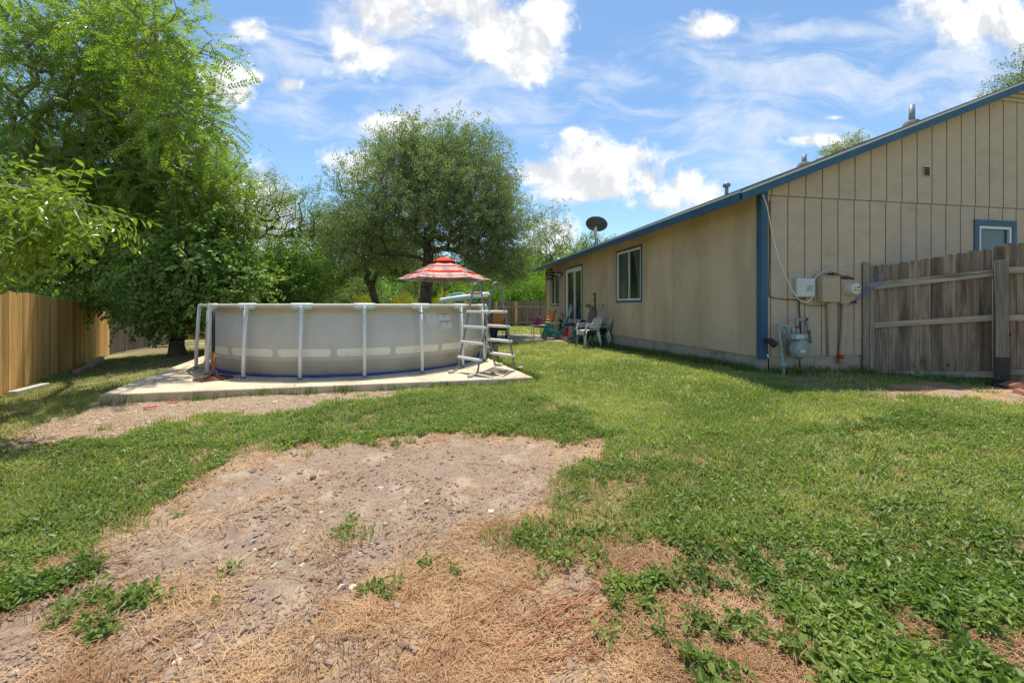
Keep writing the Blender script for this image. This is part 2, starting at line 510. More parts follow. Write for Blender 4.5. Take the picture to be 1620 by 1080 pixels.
def GP(px, py, dz=0.0):
    """ground point seen at a photo pixel"""
    Y = 6.0
    for _ in range(30):
        z = g1((px - CX) / F * Y, Y) + dz - E
        Y = 0.5 * Y + 0.5 * (-z * F / max(py - HY, 1))
    return Vector(((px - CX) / F * Y, Y, z + E))


# ---- numpy value noise
_perm = np.random.default_rng(11).random((256, 256))


def vnoise(x, y):
    xi = np.floor(x).astype(int); yi = np.floor(y).astype(int)
    fx = x - xi; fy = y - yi
    fx = fx * fx * (3 - 2 * fx); fy = fy * fy * (3 - 2 * fy)
    g = lambda a, b: _perm[a & 255, b & 255]
    return (g(xi, yi) * (1 - fx) + g(xi + 1, yi) * fx) * (1 - fy) + (g(xi, yi + 1) * (1 - fx) + g(xi + 1, yi + 1) * fx) * fy


def fbm(x, y, oct=4):
    s = 0; a = 0.5; t = 0
    for i in range(oct):
        s = s + a * vnoise(x * 2 ** i + 17 * i, y * 2 ** i + 31 * i); t += a; a *= 0.55
    return s / t


def inpoly(px, py, poly):
    ins = np.zeros(px.shape, bool)
    n = len(poly)
    for i in range(n):
        x1, y1 = poly[i]; x2, y2 = poly[(i + 1) % n]
        if y1 == y2: continue
        c = ((y1 > py) != (y2 > py)) & (px < (x2 - x1) * (py - y1) / (y2 - y1) + x1)
        ins ^= c
    return ins


B1 = [(950, 712), (1060, 700), (1180, 690), (1300, 672), (1430, 655), (1620, 665), (2600, 700), (2600, 4000), (1420, 4000), (1310, 1090), (1250, 1010),
      (1200, 955), (1120, 905), (1050, 870), (1035, 800), (1000, 770), (930, 772), (905, 745)]
B1s = [(905, 745), (1040, 800), (1060, 875), (1200, 950), (1420, 4000), (1075, 4000), (1060, 1080), (1020, 1000), (1010, 900), (960, 860), (880, 800)]
B2 = [(-1500, 760), (0, 712), (150, 697), (300, 672), (430, 657), (560, 640), (680, 622), (800, 615), (900, 640), (980, 690), (940, 700), (820, 686), (690, 686), (600, 702), (520, 708),
      (420, 707), (320, 727), (262, 772), (225, 810), (160, 845), (95, 880), (140, 905), (80, 950), (0, 975), (-1500, 1500)]
HOLES = [(95, 765, 60, 18), (0, 800, 70, 22), (20, 735, 60, 12), (340, 748, 30, 6)]
CL = [(128, 990, 44, 22, 1.0), (190, 972, 14, 8, .6), (236, 934, 38, 17, .9), (282, 926, 26, 16, .9), (336, 938, 36, 18, .8), (310, 905, 26, 10, .6), (170, 945, 22, 10, .7),
      (620, 920, 36, 18, .6), (570, 840, 14, 8, .8), (875, 862, 46, 28, .9), (830, 885, 30, 16, .6), (948, 890, 30, 18, .8), (965, 1015, 14, 24, .8), (210, 830, 24, 18, 1),
      (930, 755, 45, 20, 1), (915, 815, 24, 16, .7), (700, 895, 20, 12, .35), (640, 960, 12, 10, .4), (575, 692, 26, 8, 1), (800, 860, 22, 10, .4), (255, 960, 16, 8, .4),
      (270, 975, 12, 6, .3), (985, 925, 25, 30, .7), (1000, 970, 25, 20, .6), (360, 895, 16, 8, .5), (255, 660, 18, 12, .8)]
PATCH = [(-1500, 1500), (0, 975), (80, 950), (95, 880), (160, 845), (225, 810), (262, 772), (320, 727), (420, 707), (600, 702), (690, 684), (800, 680), (960, 700), (1000, 760),
         (1050, 870), (1200, 955), (1310, 1090), (1420, 4000), (-1500, 4000)]
DIRT = [(300, 800), (380, 740), (560, 708), (800, 702), (900, 735), (890, 800), (790, 825), (680, 860), (600, 930), (560, 1000), (420, 1010), (330, 1090), (-300, 1100), (0, 990), (100, 945), (180, 880), (240, 830)]
GRAV = [(-300, 740), (0, 690), (60, 668), (130, 652), (158, 636), (420, 620), (660, 604), (680, 612), (600, 628), (500, 642), (400, 655), (300, 668), (150, 694), (0, 712)]
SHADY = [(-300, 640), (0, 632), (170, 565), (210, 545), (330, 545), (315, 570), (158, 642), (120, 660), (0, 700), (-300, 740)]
SOIL = [(1240, 590), (1380, 588), (1425, 612), (1330, 622), (1250, 612)]
STR2 = [(1400, 606), (1620, 606), (1900, 640), (1620, 640), (1540, 628), (1450, 634), (1385, 628)]


def zones(x, y):
    """ground-cover weights at world points (worked out once from where each patch lies)"""
    z = gz(x, y)
    yy = np.maximum(y, 0.7)
    px = CX + F * x / yy; py = HY + (E - z) * F / yy
    sc = np.clip(F / yy / 120.0, 0.1, 3.0)
    wx = (fbm(x * 3.1, y * 3.1) - 0.5) * 75 * sc + (fbm(x * 14, y * 14) - 0.5) * 34 * sc
    wy = (fbm(x * 3.1 + 50, y * 3.1 + 9) - 0.5) * 50 * sc * 0.6 + (fbm(x * 14 + 5, y * 14) - 0.5) * 24 * sc * 0.6
    qx = px + wx; qy = py + wy
    front = y > 0.75
    b = np.zeros(px.shape)
    b = np.where(inpoly(qx, qy, B1s), 0.60, b)
    b = np.where(inpoly(qx, qy, B1), 1.0, b)
    b = np.where(inpoly(qx, qy, B2), 1.0, b)
    for (cx, cy, rx, ry) in HOLES:
        d = ((qx - cx) / rx) ** 2 + ((qy - cy) / ry) ** 2
        b = b * np.clip(0.25 + (d - 0.6), 0.2, 1)
    for (cx, cy, rx, ry, a) in CL:
        d = ((px + wx * 0.7 - cx) / (rx * 1.35)) ** 2 + ((py + wy * 0.9 - cy) / (ry * 1.35)) ** 2
        b = np.maximum(b, (0.36 + 0.42 * a) * np.clip((1.15 - d) * 1.3, 0, 1))
    patch = inpoly(qx, qy, PATCH) & front
    dirt = inpoly(qx, qy, DIRT) & front
    grav = inpoly(qx, qy, GRAV) & front
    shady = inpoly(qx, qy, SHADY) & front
    soil = inpoly(qx, qy, SOIL) & front
    st2 = inpoly(qx, qy, STR2) & front
    straw = np.where(patch, np.where(dirt, 0.12, 0.55), 0.0)
    straw = np.maximum(straw, np.where(st2, 0.8, 0))
    bare = patch | grav | soil | st2
    lawn = np.where(bare | shady, 0.0, 1.0) * (1 - 0.85 * b)
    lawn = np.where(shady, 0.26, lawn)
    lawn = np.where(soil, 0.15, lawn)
    b = np.where(front & ~shady & ~grav, b, 0.0)
    return dict(px=px, py=py, z=z, b=b, straw=straw, dirt=patch.astype(float), grav=grav.astype(float), shady=(shady | soil).astype(float), lawn=lawn)


# slab outline (world xy)
SLZ = E - 1.17
_f0 = Vector((-5.5, 5.72)); _f1 = Vector((0.36, 7.13))
SLAB = [_f0, _f1, _f1 + Vector((-0.32, 0.947)) * 6.6, _f0 + Vector((-0.383, 0.924)) * 7.3]
PATIO = [(-2.6, 14.7), (0.2, 14.35), (2.35, 14.2), (1.75, 17.9), (-2.2, 18.3)]
C0 = Vector((3.81, 6.56)); HA = RAD(10.4)
HU = Vector((math.cos(HA), math.sin(HA))); HD = Vector((-math.sin(HA), math.cos(HA)))


def HW(lx, ly, z=0): return Vector((C0.x + HU.x * lx + HD.x * ly, C0.y + HU.y * lx + HD.y * ly, z))


def blocked(x, y):
    m = inpoly(x, y, [tuple(p) for p in SLAB]) | inpoly(x, y, PATIO)
    hs = [HW(0.0, 0.0), HW(12, 0.0), HW(12, 12.8), HW(0.0, 12.8)]
    return m | inpoly(x, y, [(p.x, p.y) for p in hs])


# ---- ground sheet
def axis(lo, hi, step, far):
    a = list(np.arange(lo, hi + 1e-6, step))
    s = step; p = hi; up = []
    while p < far: s *= 1.16; p += s; up.append(p)
    s = step; p = lo; dn = []
    while p > -far: s *= 1.16; p -= s; dn.append(p)
    return np.array(dn[::-1] + a + up)


xs = axis(-6.5, 6.5, 0.035, 600); ys = axis(1.2, 8.0, 0.032, 600)
X, Y = np.meshgrid(xs, ys)
Zn = zones(X, Y)
Zg = Zn['z'].copy()
near = np.clip((14 - np.hypot(X, Y)) / 6, 0, 1) * (Y > 0.4)
dm = np.clip(Zn['dirt'] * (1 - Zn['straw'] * 0.55), 0, 1)
n1 = fbm(X * 9, Y * 9, 4); n2 = fbm(X * 26, Y * 26, 3)
Zg += near * ((fbm(X * 1.6, Y * 1.6) - 0.5) * 0.07 + (n1 - 0.5) * 0.035 * (0.35 + dm) + np.clip(n2 - 0.5, -0.1, 0.5) * 0.045 * dm)
nx, ny = len(xs), len(ys)
idx = np.arange(nx * ny).reshape(ny, nx)
fc = np.stack([idx[:-1, :-1], idx[:-1, 1:], idx[1:, 1:], idx[1:, :-1]], -1).reshape(-1, 4)

gm = bpy.data.materials.new('ground_material'); gm.use_nodes = True
t = NT(gm.node_tree)
co = t.n('ShaderNodeTexCoord').outputs['Object']
at = lambda s: t.n('ShaderNodeAttribute', attribute_name=s).outputs['Fac']
nA = t.noise(co, 1.3, 5, 0.6); nB = t.noise(co, 11, 6, 0.65); nC = t.noise(co, 70, 5, 0.7); nD = t.noise(co, 4.0, 6, 0.6)
dirtc = t.mix(t.ss(nB, 0.35, 0.65), (0.285, 0.205, 0.145), (0.36, 0.27, 0.195))
dirtc = t.mix(t.ss(nC, 0.42, 0.62), dirtc, (0.205, 0.148, 0.108))
dirtc = t.mix(t.ss(nD, 0.5, 0.7), dirtc, (0.40, 0.305, 0.22))
strawc = t.mix(t.ss(nC, 0.38, 0.62), (0.50, 0.32, 0.165), (0.29, 0.185, 0.105))
strawc = t.mix(t.ss(nD, 0.42, 0.6), strawc, dirtc)
lawnc = t.mix(t.ss(nB, 0.35, 0.62), (0.27, 0.27, 0.085), (0.42, 0.35, 0.165))
lawnc = t.mix(t.ss(nC, 0.40, 0.6), lawnc, (0.17, 0.19, 0.055))
lawnc = t.mix(t.ss(nA, 0.45, 0.65, 0, 0.5), lawnc, (0.44, 0.36, 0.17))
weedc = t.mix(t.ss(nC, 0.4, 0.6), (0.34, 0.25, 0.15), (0.13, 0.12, 0.05))
gravc = t.mix(t.ss(nC, 0.42, 0.58), (0.40, 0.31, 0.22), (0.24, 0.165, 0.11))
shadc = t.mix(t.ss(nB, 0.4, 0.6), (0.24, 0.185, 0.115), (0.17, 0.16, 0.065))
nz = lambda a, k=0.5: t.ss(t.math('ADD', a, t.math('MULTIPLY', t.math('SUBTRACT', nB, 0.5), k)), 0.25, 0.75)
c = t.mix(nz(at('dirt')), lawnc, dirtc)
c = t.mix(nz(at('straw')), c, strawc)
c = t.mix(nz(at('b'), 0.8), c, weedc)
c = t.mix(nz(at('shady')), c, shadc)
c = t.mix(nz(at('grav')), c, gravc)
b = t.n('ShaderNodeBsdfPrincipled', _0=c)
b.inputs['Roughness'].default_value = 0.95
b.inputs['Specular IOR Level'].default_value = 0.15
hh = t.math('ADD', t.math('MULTIPLY', nC, 0.5), nB)
t.put(b.inputs['Normal'], t.n('ShaderNodeBump', _Strength=0.7, _Distance=0.02, _Height=hh).outputs[0])
t.n('ShaderNodeOutputMaterial', _Surface=b.outputs[0])
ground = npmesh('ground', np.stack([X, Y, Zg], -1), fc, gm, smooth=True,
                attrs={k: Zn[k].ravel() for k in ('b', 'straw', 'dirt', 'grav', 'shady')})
tag(ground, kind='structure')


def gsurf(x, y):
    """height of the displaced ground sheet (bilinear)"""
    i = np.clip(np.searchsorted(xs, x) - 1, 0, nx - 2); j = np.clip(np.searchsorted(ys, y) - 1, 0, ny - 2)
    fx = (x - xs[i]) / (xs[i + 1] - xs[i]); fy = (y - ys[j]) / (ys[j + 1] - ys[j])
    return (Zg[j, i] * (1 - fx) + Zg[j, i + 1] * fx) * (1 - fy) + (Zg[j + 1, i] * (1 - fx) + Zg[j + 1, i + 1] * fx) * fy


# ---- pool slab and patio
def slab(name, poly, z1, z0, m, jit=0.0):
    """raised concrete slab with a slightly worn edge"""
    mb = MB(); pts = []
    n = len(poly)
    for i in range(n):
        a = Vector(poly[i]); b_ = Vector(poly[(i + 1) % n])
        k = max(2, int((b_ - a).length / 0.18))
        for q in range(k):
            p = a.lerp(b_, q / k)
            pts.append(p + Vector((random.uniform(-jit, jit), random.uniform(-jit, jit))))
    mb.prism([tuple(p) for p in pts], z0, z1)
    return tag(mb.build(name, m, bevel=0.018, seg=2), kind='structure')


slab('pool_slab', SLAB, SLZ, SLZ - 0.5, M['concrete'], 0.006)
slab('patio', PATIO, E - 1.155, E - 1.5, M['patio'], 0.01)

# ------------------------------------------------------------------ house
house = empty('house', (C0.x, C0.y, 0), HA, 'beige single storey house with blue trim and a low gabled roof', 'house')
ZB, SEAM, PITCH = 0.68, 3.15, 0.392
LEN, WID = 12.72, 11.2
XR = 5.6


def under(x): return 3.02 + PITCH * (min(x, 2 * XR - x) + 0.5)


# long wall, with openings cut as separate strips of wall round them
OPEN = [(3.86, 5.24, 1.61, 2.90), (8.05, 9.80, 0.86, 2.83), (10.80, 11.95, 1.53, 2.80)]


def wall_cells(L, z0, z1, opens):
    ys_ = sorted({0, L, *[o[0] for o in opens], *[o[1] for o in opens]})
    zs_ = sorted({z0, z1, *[o[2] for o in opens], *[o[3] for o in opens]})
    for a, b_ in zip(ys_[:-1], ys_[1:]):
        for c_, d in zip(zs_[:-1], zs_[1:]):
            my, mz = (a + b_) / 2, (c_ + d) / 2
            if any(o[0] < my < o[1] and o[2] < mz < o[3] for o in opens): continue
            yield a, b_, c_, d


mb = MB()
ztop = under(0) + 0.02
for (a, b_, c_, d) in wall_cells(LEN, ZB, ztop, OPEN):
    mb.add([(0, a, c_), (0, a, d), (0, b_, d), (0, b_, c_)], [(0, 1, 2, 3)])
for (a, b_, c_, d) in OPEN:      # reveals
    mb.add([(0, a, c_), (0.12, a, c_), (0.12, a, d), (0, a, d)], [(0, 1, 2, 3)])
    mb.add([(0, b_, c_), (0, b_, d), (0.12, b_, d), (0.12, b_, c_)], [(0, 1, 2, 3)])
    mb.add([(0, a, d), (0.12, a, d), (0.12, b_, d), (0, b_, d)], [(0, 1, 2, 3)])
    mb.add([(0, a, c_), (0, b_, c_), (0.12, b_, c_), (0.12, a, c_)], [(0, 1, 2, 3)])
mb.add([(0, 0, ZB), (0, LEN, ZB), (0.14, LEN, ZB), (0.14, 0, ZB)], [(0, 1, 2, 3)])
mb.build('long_wall', M['siding_long'], house, label='plain tan textured wall with a sliding door')
mb = MB()
for y_ in (5.92, 2.43, 7.15):
    w_ = 0.007 if y_ == 5.92 else 0.003
    if 8.0 < y_ < 9.9 or 10.7 < y_ < 12: continue
    mb = MB(); mb.box((-0.004, y_, ZB), (-0.0005, y_ + w_, ztop - 0.05)); mb.build('panel_seam', M['groove'], house)

# gable wall: grooved plywood siding
GW = (4.20, 4.92, 2.02, 2.825)     # window opening
mb = MB(); sp = 0.3048


def gtop(x): return under(x) + 0.03


def gable_strip(x0, x1, z0, z1f, yy, cm):
    mb.cm = cm
    zt0, zt1 = z1f(x0), z1f(x1)
    if x0 < XR < x1:
        mb.add([(x0, yy, z0), (x1, yy, z0), (x1, yy, zt1), (XR, yy, z1f(XR)), (x0, yy, zt0)], [(0, 1, 2, 3, 4)])
    else:
        mb.add([(x0, yy, z0), (x1, yy, z0), (x1, yy, zt1), (x0, yy, zt0)], [(0, 1, 2, 3)])


def groove(xg, z0, z1f, wd=0.018, dp=0.009):
    mb.cm = 1
    a, b_ = xg, xg + wd
    za, zb_ = z1f(a), z1f(b_)
    mb.add([(a, 0, z0), (a, dp, z0), (a, dp, za), (a, 0, za)], [(0, 1, 2, 3)])
    mb.add([(b_, 0, z0), (b_, 0, zb_), (b_, dp, zb_), (b_, dp, z0)], [(0, 1, 2, 3)])
    mb.add([(a, dp, z0), (b_, dp, z0), (b_, dp, zb_), (a, dp, za)], [(0, 1, 2, 3)])


def course(z0, z1f, x_off, cut=None):
    xsn = []; x = x_off
    while x < WID: xsn.append(x); x += sp
    xsn = [0.0 - 0.018] + xsn + [WID]
    for i in range(len(xsn) - 1):
        a, b_ = xsn[i] + 0.018, xsn[i + 1]
        if cut and a < cut[1] and b_ > cut[0]:
            aa = max(a, cut[0]); bb = min(b_, cut[1])
            if a < cut[0]: gable_strip(a, cut[0], z0, z1f, 0, 0)
            if b_ > cut[1]: gable_strip(cut[1], b_, z0, z1f, 0, 0)
            gable_strip(aa, bb, z0, lambda q: cut[2], 0, 0); gable_strip(aa, bb, cut[3], z1f, 0, 0)
        else:
            gable_strip(a, b_, z0, z1f, 0, 0)
        if i + 1 < len(xsn) - 1:
            xg = xsn[i + 1]
            if cut and cut[0] < xg < cut[1]:
                groove(xg, z0, lambda q: cut[2]); groove(xg, cut[3], z1f)
            else:
                groove(xg, z0, z1f)


course(ZB, lambda q: SEAM - 0.009, 0.145, GW)
course(SEAM + 0.009, gtop, 0.145 + 0.02)
mb.cm = 1
mb.add([(0, 0.008, SEAM - 0.009), (WID, 0.008, SEAM - 0.009), (WID, 0.008, SEAM + 0.009), (0, 0.008, SEAM + 0.009)], [(0, 1, 2, 3)])
mb.cm = 0
mb.add([(0, 0, ZB), (WID, 0, ZB), (WID, 0.14, ZB), (0, 0.14, ZB)], [(0, 3, 2, 1)])
mb.build('gable_wall', [M['siding'], M['groove']], house, label='tan wall of vertical grooved siding with water stains')
mb = MB()
gt2 = lambda q: gtop(q)
mb.add([(WID, 0, ZB), (WID, LEN, ZB), (WID, LEN, under(WID)), (WID, 0, under(WID))], [(0, 1, 2, 3)])
mb.add([(WID, LEN, ZB), (0, LEN, ZB), (0, LEN, gtop(0)), (XR, LEN, gtop(XR)), (WID, LEN, gtop(WID))], [(0, 1, 2, 3, 4)])
mb.build('rear_wall', M['siding'], house)
mb = MB()
mb.box((0.02, 0.02, -0.6), (WID - 0.02, LEN - 0.02, ZB + 0.004))
mb.build('foundation', M['found'], house)

# roof (shingled, with fascia, drip edge and soffit)
EO, RO = 0.5, 0.2
roof_t = lambda x: under(x) + 0.125
mb = MB()
x0, x1 = -EO - 0.02, 2 * XR + EO + 0.02
y0, y1 = -RO - 0.02, LEN + RO + 0.02
nco = 34
for side in (0, 1):
    for i in range(nco):
        a = i / nco; b_ = (i + 1) / nco
        xa = x0 + (XR - x0) * a; xb = x0 + (XR - x0) * b_
        za, zb_ = roof_t(xa) + 0.012, roof_t(xb) + 0.002
        if side: xa, xb = 2 * XR - xa, 2 * XR - xb
        mb.add([(xa, y0, za), (xb, y0, zb_), (xb, y1, zb_), (xa, y1, za), (xa, y0, za - 0.014), (xa, y1, za - 0.014)],
               [(0, 1, 2, 3), (4, 0, 3, 5)] if not side else [(3, 2, 1, 0), (5, 3, 0, 4)])
for yy in (y0, y1):
    for (xa, xb) in ((x0, XR), (XR, x1)):
        mb.add([(xa, yy, roof_t(xa) + 0.012), (xb, yy, roof_t(xb) + 0.012), (xb, yy, roof_t(xb) - 0.012), (xa, yy, roof_t(xa) - 0.012)], [(0, 1, 2, 3)])
roof = mb.build('roof', M['shingle'], house)
mb = MB()
for (xa, xb) in ((-EO, XR), (XR, 2 * XR + EO)):
    for s_ in (0,):
        mb.add([(xa, -RO, under(xa)), (xb, -RO, under(xb)), (xb, LEN + RO, under(xb)), (xa, LEN + RO, under(xa))], [(0, 1, 2, 3)])
mb.build('soffit', M['soffit'], roof)


def sloped(x0_, x1_, yA, yB, dz0, dz1, m, nm, par):
    mb_ = MB()
    for (xa, xb) in ((x0_, XR), (XR, 2 * XR - x0_)):
        vs = []
        for x_ in (xa, xb):
            for y_ in (yA, yB):
                for d_ in (dz0, dz1):
                    vs.append((x_, y_, under(x_) + d_))
        mb_.add(vs, [(0, 1, 3, 2), (4, 6, 7, 5), (0, 4, 5, 1), (2, 3, 7, 6), (1, 5, 7, 3), (0, 2, 6, 4)])
    return mb_.build(nm, m, par)


sloped(-EO - 0.005, 0, -RO - 0.025, -RO, -0.025, 0.088, M['blue'], 'fascia', roof)
sloped(-EO - 0.008, 0, -RO - 0.034, -RO - 0.0, 0.0895, 0.118, M['drip'], 'drip_edge', roof)
sloped(-EO - 0.005, 0, LEN + RO, LEN + RO + 0.025, -0.025, 0.088, M['blue'], 'fascia', roof)
mb = MB()
yj = [(-RO + 0.02, 4.9), (4.906, 8.2), (8.206, LEN + RO)]
for (a, b_) in yj:
    mb.box((-EO - 0.03, a, under(-EO) - 0.035), (-EO - 0.004, b_, under(-EO) + 0.088))
mb.build('fascia', M['blue'], roof, label='faded blue board along the long eave')
mb = MB()
mb.box((-EO - 0.04, -RO, under(-EO) + 0.0895), (-EO - 0.004, LEN + RO, under(-EO) + 0.118))
mb.build('drip_edge', M['drip'], roof)
# corner trim
mb = MB()
mb.box((-0.022, -0.022, ZB - 0.03), (0.09, -0.001, under(0) - 0.01))
mb.box((-0.0225, -0.0005, ZB - 0.03), (-0.001, 0.085, under(0) - 0.02))
mb.build('corner_trim', M['blue'], house, bevel=0.002)
mb = MB()
mb.box((-0.02, LEN - 0.03, ZB), (0.0 - 0.001, LEN + 0.02, under(0) - 0.02))
mb.build('corner_trim', M['groove'], house)
# vents through the roof
def pipe_vent(x_, y_, h, r, cap=False, hood=True):
    z_ = roof_t(x_) - 0.02
    mb_ = MB()
    mb_.tube([(x_, y_, z_), (x_, y_, z_ + h)], r, 14)
    if cap:
        mb_.lathe([(r * 0.9, z_ + h), (r * 2.0, z_ + h), (r * 2.1, z_ + h + 0.035), (r * 1.4, z_ + h + 0.06), (0.001, z_ + h + 0.065)], 16, Matrix.Translation((x_, y_, 0)))
    o_ = mb_.build('vent_pipe', M['galv'], roof)
    if hood:
        m2 = MB(); m2.lathe([(r * 3.2, z_ - 0.06), (r * 3.0, z_ + 0.02), (r * 2.2, z_ + 0.07), (r * 1.02, z_ + 0.09)], 16, Matrix.Translation((x_, y_, 0)))
        m2.build('flashing', M['shingle'], o_)


pipe_vent(-0.26, 0.45, 0.17, 0.028, True, False)
pipe_vent(1.10, 0.35, 0.21, 0.036)
pipe_vent(3.55, 0.55, 0.36, 0.045)
pipe_vent(0.05, 6.8, 0.30, 0.02, False, False)
# gable louvre
lv = MB(); gx, gz0 = 3.10, 3.60
lv.box((gx - 0.075, -0.014, gz0), (gx - 0.06, -0.001, gz0 + 0.17)); lv.box((gx + 0.06, -0.014, gz0), (gx + 0.075, -0.001, gz0 + 0.17))
lv.box((gx - 0.06, -0.014, gz0), (gx + 0.06, -0.001, gz0 + 0.015)); lv.box((gx - 0.06, -0.014, gz0 + 0.155), (gx + 0.06, -0.001, gz0 + 0.17))
for k in range(3):
    lv.bar((gx - 0.06, -0.012, gz0 + 0.04 + k * 0.04), (gx + 0.06, -0.012, gz0 + 0.04 + k * 0.04), 0.022, 0.004, (0, -0.6, 1))
lvo = lv.build('gable_vent', M['siding'], house)
m2 = MB(); m2.box((gx - 0.06, -0.003, gz0 + 0.015), (gx + 0.06, -0.0008, gz0 + 0.155)); m2.build('vent_backing', M['dark'], lvo)
# peak louvre boards
mb = MB()
for k in range(7):
    z_ = 5.02 + k * 0.075
    xa = XR - (under(XR) - z_) / PITCH + 0.02
    if xa > XR - 0.05: break
    mb.bar((xa, -0.02, z_), (2 * XR - xa, -0.02, z_), 0.03, 0.05, (0, -0.5, 1))
mb.build('peak_louver', M['siding'], house)


def window(name, plane, a, b_, z0, z1, trim, tw, label=None, sash=True, curtain=True, frame=M['vinyl']):
    """plane 'x': in the long wall (faces -x); 'y': in the gable wall (faces -y)"""
    def bx(mb_, u0, u1, w0, w1, d0, d1):
        if plane == 'x': mb_.box((d0, u0, w0), (d1, u1, w1))
        else: mb_.box((u0, d0, w0), (u1, d1, w1))
    fr = MB()
    t_ = 0.045
    for (u0, u1, w0, w1) in ((a, b_, z0, z0 + t_), (a, b_, z1 - t_, z1), (a, a + t_, z0 + t_, z1 - t_), (b_ - t_, b_, z0 + t_, z1 - t_)):
        bx(fr, u0, u1, w0, w1, -0.008, 0.07)
    if sash:
        m_ = (a + b_) / 2
        bx(fr, m_ - 0.02, m_ + 0.02, z0 + t_, z1 - t_, 0.008, 0.06)
    win = fr.build(name, frame, house, bevel=0.002, label=label)
    tr = MB()
    for (u0, u1, w0, w1) in ((a - tw, b_ + tw, z1, z1 + tw), (a - tw, b_ + tw, z0 - tw, z0), (a - tw, a, z0, z1), (b_, b_ + tw, z0, z1)):
        bx(tr, u0, u1, w0, w1, -0.018, -0.002)
    tr.build('window_trim', trim, win, bevel=0.002)
    g = MB(); bx(g, a + t_, b_ - t_, z0 + t_, z1 - t_, 0.030, 0.034)
    g.build('pane', M['darkglass'], win)
    d = MB(); bx(d, a - 0.0, b_ + 0.0, z0, z1, 0.35, 0.36); d.build('room_behind', M['dark'], win)
    return win


M['curtain'] = mat('curtain_cloth', (0.62, 0.74, 0.68), 0.9, 0.1, 4)
w1 = window('window', 'x', *OPEN[0], M['blue'], 0.05, 'white framed sliding window of two panes with curtains')
cu = MB()
for (ya, yb, za) in ((3.92, 4.50, 0.10), (4.62, 5.18, 0.06)):
    n = 26; vs = []; fs = []
    for i in range(n + 1):
        for j in range(9):
            q = j / 8.0
            fl = abs(i / n - (0 if ya < 4.3 else 1))
            yy = ya + (yb - ya) * i / n
            if ya < 4.3: yy = 3.92 + (yy - 3.92) * (1.0 - 0.45 * math.sin(q * 2.0))
            else: yy = 5.18 - (5.18 - yy) * (1.0 - 0.45 * math.sin(q * 2.0))
            vs.append((0.10 + 0.022 * math.sin(i * 1.7 + q), yy, 2.86 - q * 1.18))
    for i in range(n):
        for j in range(8): fs.append((i * 9 + j, i * 9 + j + 1, (i + 1) * 9 + j + 1, (i + 1) * 9 + j))
    cu.smooth = True; cu.add(vs, fs)
cu.build('curtain', M['curtain'], w1)
w3 = window('window', 'x', *OPEN[2], M['blue'], 0.05, 'narrow looking white framed window near the far corner')
w2 = window('window', 'y', *GW, M['blue'], 0.105, 'small window in a wide dark blue surround', sash=False)
bl = MB()
for k in range(34): bl.box((GW[0] + 0.05, 0.060, GW[2] + 0.05 + k * 0.0243), (GW[1] - 0.05, 0.063, GW[2] + 0.05 + k * 0.0243 + 0.0215))
bl.build('blind', mat('blind_slats', (0.30, 0.37, 0.38), 0.6, 0.05, 5), w2)
# sliding door
a, b_, z0, z1 = OPEN[1]
dr = MB()
for (u0, u1, w0, w1_) in ((a, a + 0.07, z0, z1), (b_ - 0.07, b_, z0, z1), (a + 0.07, b_ - 0.07, z1 - 0.07, z1), (a + 0.07, b_ - 0.07, z0, z0 + 0.05)):
    dr.box((-0.012, u0, w0), (0.09, u1, w1_))
door = dr.build('sliding_door', M['white'], house, bevel=0.003)
lf = MB(); m_ = (a + b_) / 2
for (u0, u1, dx) in ((a + 0.07, m_ + 0.03, 0.045), (m_ - 0.03, b_ - 0.07, 0.012)):
    for (p0, p1, w0, w1_) in ((u0, u0 + 0.06, z0 + 0.05, z1 - 0.07), (u1 - 0.06, u1, z0 + 0.05, z1 - 0.07), (u0 + 0.06, u1 - 0.06, z1 - 0.13, z1 - 0.07), (u0 + 0.06, u1 - 0.06, z0 + 0.05, z0 + 0.15)):
        lf.box((dx, p0, w0), (dx + 0.03, p1, w1_))
lf.build('door_leaf', M['white'], door, bevel=0.002)
gl = MB(); gl.box((0.058, a + 0.13, z0 + 0.15), (0.062, m_ - 0.03, z1 - 0.13)); gl.box((0.025, m_ + 0.03, z0 + 0.15), (0.029, b_ - 0.13, z1 - 0.13))
gl.build('pane', M['darkglass'], door)
dk = MB(); dk.box((0.4, a, z0), (0.41, b_, z1)); dk.build('room_behind', M['dark'], door)
tr = MB(); tr.box((-0.02, a - 0.06, z0), (-0.002, a - 0.001, z1)); tr.box((-0.02, b_ + 0.001, z0), (-0.002, b_ + 0.06, z1)); tr.box((-0.02, a - 0.06, z1 + 0.001), (-0.002, b_ + 0.06, z1 + 0.06))
tr.build('door_trim', M['blue'], door, bevel=0.002)
hd = MB(); hd.box((-0.03, m_ - 0.02, 1.75), (0.0, m_ + 0.0, 1.95)); hd.build('handle', M['black'], door, bevel=0.003)
st = MB(); st.box((-0.55, a - 0.1, 0.2), (-0.001, b_ + 0.1, 0.45)); st.build('door_step', M['found'], house, bevel=0.01)

